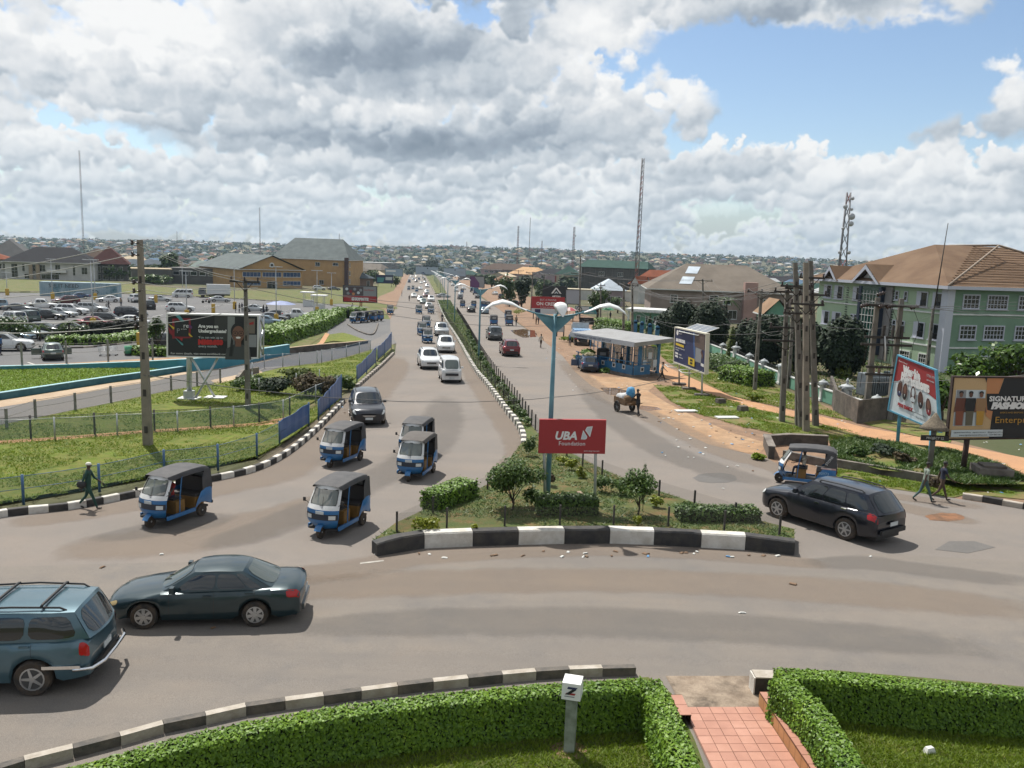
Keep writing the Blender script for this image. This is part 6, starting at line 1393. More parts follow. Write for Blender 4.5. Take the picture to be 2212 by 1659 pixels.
nb('scaffold',mat('scaffold_timber',(.13,.11,.085),rough=.9),lambda b,m:([b.tube([(x*L/12,-.35,-1),(x*L/12,-.35,13)],.06,m,4)for x in range(13)],[b.tube([(0,-.38,z),(L,-.38,z)],.05,m,4)for z in(2.4,4.8,7.2,9.6,12)]),t)
nb('white_hoist',W_FR,lambda b,m:[b.box((x,-.7,6.5),(.22,.22,13),m)for x in(.2,1.4)],t)
bld('white boundary building with long bare wall below the netted block',(1216,646),(1372,652),8,3.4,0,'flat',WHW,CRM,[])
t,L=bld('shop with pale blue metal roof right of the white wall',(1288,660),(1348,662),10,4.6,3.2,'hip',LILAC,LBR,[(.1,.9,.6,2.8,2,1,3)],ov=.6)
bld('rust red roofed house with two little white gables',(1358,650),(1500,656),16,6.2,5.2,'hip',CRM,RED,[(.1,.5,2.8,4.4,2,1,3)],ov=.8,inset=7)
for u in(1368,1396):bld('small white gable dormer in front of the rust red roof',(u-7,655),(u+9,656),6,6.6,2.4,'gy',WHW,RED,[],ov=.3,name='dormer',group='white gables of the rust red roof')
t,L=bld('wide two-storey building with a large taupe roof and skylights behind the cypress trees',(1403,690),(1706,702),20,6.6,5.4,'hip',wallmat('pinkish_grey_wall',(.28,.225,.20)),TAUPE,[(.42,.48,3.8,5.6,2,1,1),(.52,.57,3.8,5.6,2,1,1),(.66,.70,4.2,5.6,2,1,1),(.14,.19,3.8,5.4,2,1,1),(.20,.24,.8,2.6,2,1,1),(.56,.62,.8,2.6,2,1,1),(.8,.86,3.6,5.2,2,1,1)],ov=1.0,fascia=W_FR,inset=9)
def skyl(b,m):
 for fx,fy in((.255,.30),(.20,.10)):
  y=-1+fy*22;z=6.65+5.4*(y+1)/11.0+.06;b.add([(L*fx,y,z),(L*fx+2.6,y,z),(L*fx+3.6,y+3,z+1.47),(L*fx+1.0,y+3,z+1.47)],[(0,1,2,3)],m)
nb('skylight',LBR,skyl,t)
nb('stair_tower',PNK,lambda b,m:b.box((L*.70,-.7,4.4),(2.6,2.2,8.4),m),t)
bld('house with black brown curved roof behind the taupe roof',(1590,622),(1740,627),22,8,5.8,'hip',DGR,roofmat('umber_roof',(.028,.020,.022)),[],ov=1,name='house')
bld('house with dark green roof far behind the oil palm',(1482,612),(1545,614),18,6,4.6,'hip',DGR,GRN,[],ov=1,name='house')
t,L=bld('mint green gatehouse with white parapet canopy',(1366,708),(1436,712),5,2.9,0,'flat',M_green,M_wht,[(.12,.22,1.0,2.2,2,2,1),(.40,.52,1.0,2.2,2,2,1),(.65,.72,.0,2.2,1,1,1)])
nb('canopy',M_wht,lambda b,m:(b.box((L/2,1.5,3.25),(L+2.2,5.5,.35),m),[b.box((x*L/22-.6,-1.28,2.98),(.16,.10,.22),m)for x in range(26)]),t)
nb('column',M_wht,lambda b,m:[b.box((x,-.9,1.5),(.3,.3,3.2),m)for x in(-.6,L+.6)],t)
bld('small mint gatehouse with a tan tiled roof left of the pole cluster',(1650,722),(1702,724),6,3.4,2.6,'gy',M_green,roofmat('tan_tile_roof',(.25,.165,.105)),[(.3,.5,1.2,2.4,2,2,1)],ov=.6,fascia=M_wht)
# ---- the pale green three-storey building
GB=wallmat('pale_green_wall',(.30,.40,.27),(.33,.43,.30));GB2=wallmat('shaded_green_wall',(.145,.235,.165),(.17,.27,.19));LAV=mat('lavender_trim',(.46,.48,.55),rough=.7);TILE=mat('brown_roof_tile',(.125,.080,.052),rough=.85,spec=.12,col2=(.165,.110,.072),vscale=.3);CURT=mat('green_curtain_glass',(.012,.05,.04),rough=.08,spec=.8)  # darker green for the right face: its shade is put into the colour
def green_block():
 c=Vector((45.9,88,0));e=Vector((40.2,110,0));dv=(e-c).normalized();Dl=(e-c).length;ang=math.atan2(dv.y,dv.x)-PI/2;Wd=26;H=8.9
 t=thing('green_building','pale green three-storey building with brown tiled hip roof and dark glass entrance tower','building',c,ang)
 ML=Matrix.Rotation(-PI/2,4,'Z')@Matrix.Identity(4)
 ML=Matrix.Translation((0,Dl,0))@Matrix.Rotation(-PI/2,4,'Z')
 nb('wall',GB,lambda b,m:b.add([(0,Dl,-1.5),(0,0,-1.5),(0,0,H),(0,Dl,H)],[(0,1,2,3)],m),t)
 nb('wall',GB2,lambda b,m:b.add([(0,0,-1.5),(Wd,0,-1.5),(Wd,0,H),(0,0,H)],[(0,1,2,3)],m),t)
 nb('back_wall',GB,lambda b,m:b.add([(Wd,0,-1.5),(Wd,Dl,-1.5),(0,Dl,-1.5),(Wd,0,H),(Wd,Dl,H),(0,Dl,H)],[(0,1,4,3),(1,2,5,4)],m),t)
 nb('corner_pillar',LAV,lambda b,m:b.box((.15,.15,3.7),(.9,.9,10.3),m),t)
 for z in(2.6,6.2):nb('string_course',M_wht,lambda b,m:(b.box((-.06,Dl/2,z),(.14,Dl-1.0,.16),m),b.box((Wd/2,-.06,z),(Wd-1.0,.14,.16),m)),t)
 def tf(zx):k=(1658.9+.25*zx-1106)/1780;return Dl*(1-(45.9-88*k)/(5.7+22*k))
 for z0,z1 in((6.75,8.35),(3.35,5.0)):
  for xa,xb in((440,500),(530,600),(690,765),(1240,1330),(1378,1462)):
   a,b_=tf(xa),tf(xb);o=window(t,ML,a,b_,z0,z1,1,1,.12,LAV)
   nb('shutter',LAV,lambda q,m:q.box((a+(b_-a)*.20,-.06,(z0+z1)/2),((b_-a)*.38,.05,z1-z0-.1),m,0,ML),o)
   nb('grille',M_rail,lambda q,m:([q.box((a+(b_-a)*(.45+.5*i/5),-.16,z0+.35),(.03,.03,.6),m,0,ML)for i in range(6)],q.box((a+(b_-a)*.7,-.16,z0+.65),((b_-a)*.55,.04,.04),m,0,ML)),o)
  for xa,xb in((1052,1080),(1128,1156)):window(t,ML,tf(xa),tf(xb),z0+.5,z1-.1,1,2,.1,LAV)
 for xa,xb in((1140,1228),(1310,1390)):window(t,ML,tf(xa),tf(xb),-.3,1.6,4,4,.12)
 a,b_=tf(795),tf(958)
 tw=nb('glass_tower',CURT,lambda q,m:q.box(((a+b_)/2,-.25,4.6),(b_-a,.9,8.0),m,0,ML),t)
 def bars(q,m):
  for i in range(1,6):q.box((a+(b_-a)*i/6,-.72,4.4),(.05,.05,7.4),m,0,ML)
  for j in range(9):q.box(((a+b_)/2,-.725,.9+j*.85),(b_-a-.4,.05,.06),m,0,ML)
 nb('mullions',W_FR,bars,tw);nb('tower_edge',mat('navy_cladding',(.012,.022,.045),rough=.5),lambda q,m:[q.box((x,-.3,4.6),(.45,1.0,8.0),m,0,ML)for x in(a-.1,b_+.1)],tw)
 a2,b2=tf(962),tf(1035)
 nb('grey_bay',wallmat('mid_grey_render',(.24,.23,.23)),lambda q,m:q.box(((a2+b2)/2,-.08,4.4),(b2-a2,.3,8.6),m,0,ML),t)
 for xx in(640,1040):nb('louvre_strip',M_rail,lambda q,m:[q.box((tf(xx),-.05,1+.3*i),(.35,.08,.10),m,0,ML)for i in range(25)],t)
 for z0,z1 in((6.85,8.3),(3.55,5.0),(.5,1.7)):
  for x0,x1,nx in((1.95,4.0,4),(5.1,7.7,6),(9.2,10.6,3),(12.5,15.2,6)):window(t,Matrix.Identity(4),x0,x1,z0,z1,nx,3,.13,LAV)
 ov=1.0;rise=4.6
 rf=nb('roof',TILE,lambda q,m:roof_mesh(q,m,Wd,Dl,H+.3,rise,'hip',ov,8.5),t)
 nb('fascia',LAV,lambda q,m:(q.box((-ov-.03,Dl/2,H+.12),(.06,Dl+2*ov,.34),m),q.box((Wd/2,-ov-.03,H+.12),(Wd+2*ov,.06,.34),m),q.box((-.5,Dl/2,H-.0),(1.0,Dl+1.9,.06),m),q.box((Wd/2,-.5,H),(Wd,1.0,.06),m)),rf)
 lip=MB()
 for k in range(1,17):
  f=k/17
  za=H+.33+rise*f*.985
  xw=-ov+(Wd/2+ov)*f;y0=-ov+8.5*f;y1=Dl+ov-8.5*f
  lip.tube([(xw-.02,y0,za),(xw-.02,y1,za)],.045,TILE,4);
  yy=-ov+8.5*f;lip.tube([(xw,yy-.02,za),(Wd-xw,yy-.02,za)],.045,TILE,4)
 tag(lip.obj('tile_courses',rf),kind='stuff')
 RG=mat('ridge_tile',(.26,.20,.15),rough=.6,var=.2)
 nb('ridge_cap',RG,lambda q,m:(q.tube([(-ov,-ov,H+.35),(Wd/2,-ov+8.5,H+.38+rise),(Wd+ov,-ov,H+.35)],.13,m,5),q.tube([(Wd/2,7.5,H+.38+rise),(Wd/2,Dl-7.5,H+.38+rise),(-ov,Dl+ov,H+.35)],.13,m,5)),rf)
 for u0,u1,up,nm in((478,600,548,0),(738,965,868,1)):
  a,b_=tf(u0),tf(u1);cx=(a+b_)/2;hw_=(b_-a)/2+.2;pk=2.3 if nm else 2.0;y0=-1.25;dp=6.5
  g=nb('dormer_roof',TILE,lambda q,m:q.add([(cx-hw_,y0,H+.1),(cx,y0,H+pk),(cx,dp,H+pk),(cx-hw_,dp*.4,H+.1),(cx+hw_,y0,H+.1),(cx+hw_,dp*.4,H+.1)],[(0,1,2,3),(1,4,5,2)],m,False,ML),t)
  nb('verge_board',LAV,lambda q,m:q.add([(cx-hw_-.05,y0-.04,H),(cx,y0-.04,H+pk-.05),(cx+hw_+.05,y0-.04,H),(cx+hw_-.35,y0-.04,H-.05),(cx,y0-.04,H+pk-.6),(cx-hw_+.35,y0-.04,H-.05)],[(0,5,4,1),(1,4,3,2)],m,False,ML),g)
  nb('gable_wall',GB if not nm else M_wht,lambda q,m:q.add([(cx-hw_+.3,-.3,H-.1),(cx+hw_-.3,-.3,H-.1),(cx,-.3,H+pk-.35)],[(0,1,2)],m,False,ML),g)
  if nm:
   sg=nb('gable_sign',mat('green_sign_board',(.02,.13,.09),rough=.5),lambda q,m:q.box((cx+.35,-.40,H+.62),(1.1,.08,1.15),m,0,ML),t)
   tag(nb('sign_print',M_wpr,lambda q,m:[q.box((cx+.35+(i-1.5)*.24,-.45,H+.95-.25*j),(.15,.02,.10),m,0,ML)for i in range(4)for j in range(2)],sg),kind='stuff')
green_block()
nb('water_tank',mat('black_tank_plastic',(.015,.016,.018),rough=.5),lambda b,m:(b.rev([(1.1,0),(1.15,.5),(1.1,1.0),(1.15,1.5),(1.05,1.9),(.3,2.1)],m,14),),None,loc=(P(1783,gv(1783,118)).x,118,8.8),label='black water tank on a stand behind the pole cluster, left one',cat='water tank')
nb('water_tank',MATS['black_tank_plastic'],lambda b,m:b.rev([(1.1,0),(1.15,.5),(1.1,1.0),(1.15,1.5),(1.05,1.9),(.3,2.1)],m,14),None,loc=(P(1803,gv(1803,118)).x,118,8.8),label='black water tank on a stand behind the pole cluster, right one',cat='water tank')
nb('tank_stand',M_rail,lambda b,m:([b.box((x,y,4.35),(.2,.2,8.7),m)for x in(-1,3.6)for y in(-1,1)],b.box((1.3,0,8.7),(5.2,2.4,.16),m)),None,loc=(P(1785,gv(1785,118)).x,118,0),label='steel stand carrying two black water tanks',cat='stand')
def container():
 a,b_=P(86,639),P(255,644);L=(b_-a).length;t=thing('shipping_container','pale blue painted container with faded graffiti at the far side of the lot','container',a,math.atan2(b_.y-a.y,b_.x-a.x));hh=above(86,608,a.y)
 m1=mat('pale_blue_container',(.34,.42,.46),rough=.7,col2=(.20,.30,.35),vscale=.35)
 nb('body',m1,lambda b,m:(b.box((L/2,1.2,hh/2),(L,2.4,hh),m),[b.box((L*i/40,-.03,hh/2),(L/80,.08,hh-.3),m)for i in range(1,40)]),t)
 nb('dark_panel',mat('teal_graffiti',(.05,.14,.17),rough=.7,col2=(.28,.36,.40),vscale=.8),lambda b,m:(b.box((L*.28,-.085,hh*.5),(L*.22,.02,hh*.7),m),b.box((L*.92,-.085,hh*.5),(L*.14,.02,hh*.9),m)),t)
 o=link('lettering',text_mesh('SEE IT NEED',1.2,M_bpr),t,(L*.12,-.10,hh*.62));o.rotation_euler=(PI/2,0,0)
 o=link('lettering',text_mesh('ED',1.3,M_bpr),t,(L*.66,-.10,hh*.22));o.rotation_euler=(PI/2,0,0)
container()
def transformer_yard():
 pts=[(1790,852),(1800,888),(1850,915),(1930,905),(1945,862)]
 wall('wall','black stained concrete enclosure of the transformer yard',G(*pts),.2,1.55,M_blackwall,None,panel=1.6)
 p=P(1880,868);t=thing('transformer','grey power transformer inside the stained concrete enclosure','transformer',p,.3)
 gm=mat('transformer_grey',(.20,.23,.25),rough=.5,var=.3)
 nb('tank',gm,lambda b,m:(b.box((0,0,1.4),(1.9,1.2,1.7),m),[b.box((-.8+.2*i,-.75,1.35),(.06,.35,1.4),m)for i in range(9)]),t)
 nb('control_box',mat('dark_cabinet',(.03,.045,.05),rough=.5),lambda b,m:b.box((1.7,-.2,1.8),(1.1,.8,1.2),m),t)
 nb('bushing',mat('porcelain',(.14,.07,.04),rough=.3),lambda b,m:[b.rev([(.08,0),(.13,.1),(.07,.15),(.13,.25),(.07,.3),(.12,.4),(.03,.55)],m,8,Matrix.Translation((x,0,2.25)))for x in(-.5,0,.5)],t)
 pb=P(1815,880);nb('poster',mat('faded_poster',(.40,.34,.28),rough=.8,col2=(.25,.12,.10),vscale=5),lambda b,m:b.box((0,0,0),(.95,.03,.7),m),None,loc=(pb.x-.1,pb.y-.35,.95),rz=-.55,label='faded paper poster pasted on the stained transformer enclosure',cat='poster')
transformer_yard()
# ------ the town behind: single houses, then the hillside as a mass
hr=random.Random(21)
HW=[wallmat('far_wall_'+n,c)for n,c in(('cream',(.42,.37,.28)),('white',(.5,.5,.48)),('brown',(.22,.15,.11)),('grey',(.2,.19,.18)))]
HR=[BRN,TAUPE,roofmat('zinc_roof',(.36,.37,.38),.45),GRN,MRN,roofmat('rust_roof',(.22,.12,.08)),roofmat('slate_far_roof',(.10,.12,.14)),TANR,roofmat('blue_far_roof',(.10,.16,.24))]
def house_mesh(q,L,D,H,r,wm,rm,x=0,y=0,z=0,a=0.0):
 M=Matrix.Translation((x,y,z))@Matrix.Rotation(a,4,'Z')@Matrix.Translation((-L/2,-D/2,0))
 q.add([(0,0,-1.5),(L,0,-1.5),(L,D,-1.5),(0,D,-1.5),(0,0,H),(L,0,H),(L,D,H),(0,D,H)],[(0,1,5,4),(1,2,6,5),(2,3,7,6),(3,0,4,7)],wm,False,M)
 i=D*.45;o=.5;q.add([(-o,-o,H),(L+o,-o,H),(L+o,D+o,H),(-o,D+o,H),(i,D/2,H+r),(L-i,D/2,H+r)],[(0,1,5,4),(1,2,5),(2,3,4,5),(3,0,4),(3,2,1,0)],rm,False,M)
HP={}
names={0:'brown',1:'taupe',2:'grey zinc',3:'dark green',4:'maroon',5:'rusty',6:'slate',7:'cream',8:'blue'}
cnt=0;road_u=lambda Y:905
for k in range(400):
 if cnt>=150:break
 Y=330*(4.0**hr.random());u=hr.uniform(-60,2250);v=gv(u,Y)
 if 830<u<1010 or(Y<520 and(500<u<860 or 1020<u<1450)):continue
 if Y<420 and u<560:continue
 w=hr.randrange(4);r=hr.randrange(9);big=hr.random();key=(w,r,int(big*3))
 if key not in HP:
  q=MB();house_mesh(q,12+5*key[2],10+2*key[2],3.4+1.6*key[2],3.2+.5*key[2],HW[w],HR[r]);HP[key]=q.mesh('house')
 p=PY(u,v,Y);link('house',HP[key],None,(p.x,Y,0),hr.uniform(-.6,.6),'small far-off house with a %s roof in the town behind the main buildings'%names[r],'house','far houses with %s roofs in the town'%names[r]);cnt+=1
far=MB()
for k in range(1500):
 Y=hr.uniform(1380,2780);x=hr.uniform(-.68,.68)*Y;house_mesh(far,hr.uniform(9,20),hr.uniform(8,13),hr.uniform(3,7),hr.uniform(2.5,4),hr.choice(HW),hr.choice(HR),x,Y,land_z(x,Y),hr.uniform(-.8,.8))
tag(far.obj('distant_houses'),kind='stuff')
def clump_cloud(name,spots,mat_,per,kind='stuff',seed=3):
 """many small crowns as leaf clumps, one mesh: spots = (x, y, z, radius, height)"""
 r=np.random.default_rng(seed);Vs=[];
 S=np.array(spots);n=len(S);C=np.repeat(S[:,:3],per,0);R=np.repeat(S[:,3],per);Hh=np.repeat(S[:,4],per)
 d=r.normal(size=(n*per,3));d/=np.linalg.norm(d,axis=1)[:,None];q=r.uniform(.55,1,n*per)[:,None]
 C=C+d*q*np.stack([R,R,Hh*.5],1)+np.stack([0*R,0*R,Hh*.55],1)
 V,F=leaves(C,R*.75,.2,1.3,d*.6,seed);return link(name,np_mesh(name,V,F,[mat_]),kind=kind)
FOL_F=leaf_mat('far_foliage',(.018,.032,.012),(.045,.070,.022),None,.8,.1)
rr=np.random.default_rng(8)
sp=[]
for k in range(5200):
 Y=rr.uniform(1330,2830);x=rr.uniform(-.68,.68)*Y;s=rr.uniform(3,8);sp.append((x,Y,land_z(x,Y),s,s*rr.uniform(.9,1.4)))
for k in range(160):
 x=rr.uniform(-.68,.68)*2830;s=rr.uniform(5,9);sp.append((x,2830,land_z(x,2830),s,s*1.2))
clump_cloud('distant_trees',sp,FOL_F,12)
sp=[]
for k in range(1500):
 Y=300*(4.3**rr.uniform());u=rr.uniform(-60,2260)
 if 800<u<1030 and Y<1000:continue
 if Y<480 and(480<u<1460):continue
 if Y<345:continue
 p=PY(u,600,Y);s=rr.uniform(2.2,4.6);sp.append((p.x,Y,land_z(p.x,Y),s,s*rr.uniform(1.1,1.7)))
clump_cloud('town_trees',sp,FOL_F,40,seed=5)
# ---- masts
M_mast=mat('mast_steel',(.16,.16,.17),rough=.6,var=.3);M_mred=mat('mast_red',(.30,.07,.05),rough=.6)
def mast(label,top,bot,Y,w0,w1,dishes=(),cat='mast'):
 b0=PY(bot[0],bot[1],Y);t0=PY(top[0],top[1],Y);H=t0.z-b0.z+14;t=thing('lattice_mast',label,cat,(b0.x,Y,b0.z-14-T(Y)))
 lean=(t0.x-b0.x)/max(1,t0.z-b0.z)*.0
 n=max(8,int(H/(w0*1.3)));q=MB()
 cs=[(-1,-1),(1,-1),(0,1.1)]
 def c(i,f):w=(w0+(w1-w0)*f)/2;return Vector((cs[i%3][0]*w,cs[i%3][1]*w,f*H))
 th=w0*.055+.03
 for i in range(3):q.tube([c(i,0),c(i,1)],th*1.3,M_mast,4)
 nb_=MB()
 for k in range(n):
  for i in range(3):
   a,b_=c(i,k/n),c(i+1,(k+1)/n);nb_.tube([a,b_],th*.7,M_mast if(k//4)%2 else M_mred,3,False)
 q.obj('legs',t);nb_.obj('bracing',t)
 for f,s,r in dishes:
  nb('dish_antenna',mat('dish_grey',(.35,.36,.37),rough=.5),lambda b,m:b.rev([(0,.15),(r,0),(r,-.3),(r*.3,-.35),(0,-.35)],m,12,Matrix.Translation((s*(w0+(w1-w0)*f)*.6+s*r*.3,-w0*.6,f*H))@Matrix.Rotation(PI/2,4,'X')),t)
 return t
mast('very tall thin guyed mast at the far left against the sky',(174.5,325),(181,528),620,1.0,.8)
mast('thin mast above the yellow hall roofs',(561,448),(562,528),900,1.1,.8)
mast('tall lattice mast right of the netted grey building',(1386,342),(1377,550),420,2.0,1.2)
mast('thick telecom tower with many dishes behind the pole cluster',(1830,416),(1818,562),230,2.6,1.0,[(.95,1,.5),(.88,-1,.6),(.80,1,.9),(.74,1,.7),(.70,-1,.4),(.50,1,.5),(.50,-1,.5),(.86,1,.4)],'telecom tower')
mast('short lattice mast left of the far brown roof',(1119,488),(1118,545),800,1.8,1.2)
mast('lattice mast above the cream and green roofed building',(1240,490),(1238,550),700,2.0,1.3,[(.8,1,.7)])
mast('hair thin mast between the two short ones',(1145,470),(1143,545),1100,.9,.7)
mast('faint little mast over the far right of the road',(1170,520),(1170,548),1100,1.6,1.0)
mast('faint thin mast on the skyline right of the yellow block',(733,505),(733,532),1500,1.6,1.2)
mast('faint mast on the skyline above the far road',(1008,522),(1008,542),1800,2.5,1.5)
mast('faint mast on the skyline left of the thin one',(383,500),(383,527),1500,1.5,1.2)
# ------ boards with their print
def board(name,label,TL,TR,BR,BL,Yl,Yr,th,face,frame,prints=(),fw=.03,cat='billboard',origin=None):
 """a board whose four corners were surveyed; prints in board fractions (u right, v down)"""
 c=[PY(*TL,Yl),PY(*TR,Yr),PY(*BR,Yr),PY(*BL,Yl)];o=Vector((*(c[3].xy),T(Yl)))if origin is None else origin
 pn_=(c[1]-c[0]).cross(c[3]-c[0]);dr=c[2]-Vector((0,0,CAM_H));c[2]=Vector((0,0,CAM_H))+dr*((c[0]-Vector((0,0,CAM_H))).dot(pn_)/dr.dot(pn_))
 t=thing(name,label,cat,(o.x,o.y,0));o=Vector((o.x,o.y,T(o.y)))
 Wm=(c[1]-c[0]).length;Hm=(c[0]-c[3]).length;asp=Wm/Hm
 n=(c[1]-c[0]).cross(c[3]-c[0]).normalized()
 if n.y>0:n=-n
 def at(u,v,d=0.0):return c[0].lerp(c[1],u).lerp(c[3].lerp(c[2],u),v)+n*d-o
 def slab(b,m,u0,u1,v0,v1,d0,d1):
  vs=[at(u0,v1,d0),at(u1,v1,d0),at(u1,v0,d0),at(u0,v0,d0),at(u0,v1,d1),at(u1,v1,d1),at(u1,v0,d1),at(u0,v0,d1)]
  b.add(vs,[(4,5,6,7),(0,1,5,4),(1,2,6,5),(2,3,7,6),(3,0,4,7),(3,2,1,0)],m)
 nb('panel',face,lambda b,m:slab(b,m,0,1,0,1,-th,0),t)
 if fw:
  f=fw;g=fw*asp
  nb('frame',frame,lambda b,m:(slab(b,m,-f/asp,1+f/asp,-f,.004,-th-.02,.05),slab(b,m,-f/asp,1+f/asp,.996,1+f,-th-.02,.05),slab(b,m,-f/asp,.002,.004,.996,-th-.02,.05),slab(b,m,.998,1+f/asp,.004,.996,-th-.02,.05)),t)
 z=.006
 for p in prints:
  k,m=p[0],p[1];z+=.0035
  if k=='poly':
   q=MB();vs=[at(u,v,z)for u,v in p[2]];q.add(vs,[tuple(range(len(vs)))],m)
   if(vs[1]-vs[0]).cross(vs[2]-vs[1]).dot(n)<0:q.f=[f[::-1]for f in q.f]
   q.obj(p[3]if len(p)>3 else 'print',t)
  elif k=='ell':
   _,_,cu,cv,ru,rv=p[:6];q=MB();vs=[at(cu+ru*math.cos(a),cv-rv*math.sin(a),z)for a in np.linspace(0,2*PI,21)[:-1]];q.add(vs,[tuple(range(20))],m);q.obj(p[6]if len(p)>6 else 'print',t)
  else:
   _,_,body,u,v,size,al=p[:7];kw=p[7]if len(p)>7 else{}
   me=text_mesh(body,size,m,al,.002,**kw)
   for vt in me.vertices:x,y,zz=vt.co;vt.co=at(u+x/asp,v-y,z+zz)
   link('lettering',me,t)
 t['asp']=asp;del t['asp']
 return t,at,o
def pr(n,c,r=.6):return mat('print_'+n,c,rough=r)
WHT=pr('white',(.66,.66,.65));REDP=pr('red',(.30,.022,.025));BLKP=pr('black',(.010,.012,.014));GRYP=pr('grey',(.22,.23,.24));TEALP=pr('teal',(.06,.24,.26));YELP=pr('yellow',(.55,.40,.03));SKN1=pr('brown_skin',(.16,.075,.05));SKN2=pr('deep_skin',(.09,.040,.026));NAVP=pr('navy',(.018,.026,.085));TANP=pr('tan',(.48,.33,.17));ORP=pr('orange',(.45,.20,.085));PALE=pr('pale',(.48,.53,.55));PURP=pr('purple',(.10,.03,.11));DRED=pr('deep_red',(.20,.012,.02));BRNP=pr('brown',(.11,.035,.022));GOLD=pr('gold',(.40,.22,.03))
galv=mat('galvanised_tube',(.50,.52,.53),rough=.4,metal=.5,var=.2)
def face_print(cu,cv,s,asp,sk,hair=BLKP,body=GRYP,smile=True):
 """a plain printed portrait: shoulders, neck, hair, head, eyes, mouth"""
 a=s/asp;r=[('poly',body,[(cu-1.6*a,cv+3.2*s),(cu-1.45*a,cv+1.9*s),(cu-.5*a,cv+1.35*s),(cu+.5*a,cv+1.35*s),(cu+1.45*a,cv+1.9*s),(cu+1.6*a,cv+3.2*s)],'picture'),('poly',sk,[(cu-.35*a,cv+1.6*s),(cu-.35*a,cv+.5*s),(cu+.35*a,cv+.5*s),(cu+.35*a,cv+1.6*s)],'picture'),('ell',hair,cu,cv-.22*s,.92*a,1.08*s,'picture'),('ell',sk,cu,cv+.08*s,.74*a,.98*s,'picture')]
 for e in(-.3,.3):r.append(('ell',BLKP,cu+e*a,cv-.08*s,.13*a,.07*s,'picture'))
 if smile:r.append(('ell',WHT,cu,cv+.52*s,.30*a,.12*s,'picture'))
 return r
a=P(1178,1096,.4);b_=P(1285,1104,.4);Yb=a.y
_,at,o=board('sign_board','red foundation board with white lettering on two legs in the planted median nose',(1165,906),(1310,907.6),(1307,980.6),(1162.4,979),Yb,Yb-.1,.16,REDP,REDP,[('text',WHT,'UBA',.235,.58,.33,'LEFT',dict(bold=.012,shear=.22)),('text',WHT,'Foundation',.30,.755,.17,'LEFT'),('text',WHT,'www.ubagroup.com',.68,.93,.055,'LEFT'),('poly',WHT,[(.63,.57),(.66,.30),(.725,.49),(.715,.555),(.69,.575)]),('poly',PALE,[(.642,.555),(.665,.35),(.712,.49),(.705,.545),(.69,.56)]),('poly',WHT,[(.69,.30),(.715,.20),(.80,.18),(.765,.50)]),('poly',PALE,[(.705,.295),(.722,.225),(.785,.205),(.758,.44)])],0,'sign')
uba=_
for p,(u,v)in((a,(.09,.99)),(b_,(.86,.99))):
 nb('leg',galv,lambda q,m:q.tube([(p.x-o.x,p.y-o.y,T(p.y)+.25-o.z),at(u,v,-.1),at(u,.1,-.1)],.055,m,8),uba)
Yz=P(412,862,.07).y
zb,at,o=board('billboard','black billboard with a smiling student in glasses, on a white post and crossed struts',(362.6,679),(557,683),(556,772),(363,768.5),Yz,Yz,.55,BLKP,WHT,[('poly',pr('dim_room',(.035,.037,.035)),[(.52,.02),(.67,.02),(.67,.62),(.52,.62)]),('poly',pr('dim_wall',(.19,.205,.20)),[(.665,.02),(.745,.02),(.745,1),(.665,1)]),('poly',pr('beige_wall',(.15,.125,.10)),[(.86,.06),(.97,.06),(.97,.42),(.86,.42)]),('poly',GRYP,[(.86,.45),(.99,.45),(.99,.75),(.86,.75)]),('poly',REDP,[(.905,.17),(.955,.13),(.955,.20),(.91,.21)]),('poly',DRED,[(.05,.10),(.255,.08),(.255,.56),(.05,.58)]),('poly',DRED,[(0,.28),(.06,.42),(.07,.55),(.02,.45)]),('poly',BLKP,[(.075,.14),(.235,.14),(.235,.53),(.075,.53)]),('poly',TEALP,[(.075,0),(.125,0),(.19,.16),(.15,.17)]),('poly',YELP,[(.005,.22),(.075,.31),(.07,.36),(.06,.35)]),('poly',TEALP,[(.08,.55),(.17,.70),(.175,.74),(.155,.73)]),('poly',YELP,[(.235,.43),(.28,.53),(.26,.53),(.235,.48)]),('poly',REDP,[(.12,.55),(.17,.57),(.16,.64)]),('poly',PURP,[(.235,.22),(.275,.28),(.27,.34),(.235,.30)]),('text',WHT,'re',.175,.31,.15,'LEFT'),('text',GRYP,'P',.10,.44,.16,'LEFT'),('text',WHT,'by Zenith',.15,.355,.035,'LEFT'),('text',WHT,'Are you an',.345,.30,.105,'LEFT',dict(bold=.006)),('text',WHT,'Undergraduate?',.345,.415,.105,'LEFT',dict(bold=.006)),('text',PALE,'You can win up to',.345,.56,.08,'LEFT'),('text',pr('bright_red',(.42,.02,.02)),'N100,000',.345,.70,.145,'LEFT',dict(bold=.018)),('text',PALE,'every month.',.345,.775,.085,'LEFT'),('text',WHT,'For more details, visit www.zenithbank.com/aspire',.035,.955,.068,'LEFT',dict(xs=1.12))]+face_print(.79,.42,.20,2.18,SKN1,BLKP,pr('charcoal_shirt',(.045,.05,.052)))+[('ell',BLKP,.757,.42,.030,.062),('ell',SKN1,.757,.42,.024,.05),('ell',BLKP,.823,.42,.030,.062),('ell',SKN1,.823,.42,.024,.05),('ell',BLKP,.757,.415,.010,.016),('ell',BLKP,.823,.415,.010,.016),('poly',DRED,[(.86,.80),(.885,.80),(.91,1),(.88,1)]),('poly',BLKP,[(.715,.5),(.735,.6),(.725,.98),(.69,.98)])],.03)
p=P(409,861,.07);q_=P(466,859,.07)
nb('post',galv,lambda b,m:(b.tube([(p.x-o.x,p.y-o.y,T(p.y)-o.z),(p.x-o.x,p.y-o.y+.3,at(.24,.05).z)],.17,m,12),b.box((p.x-o.x,p.y-o.y,T(p.y)-o.z+.3),(.6,.5,.6),m)),zb)
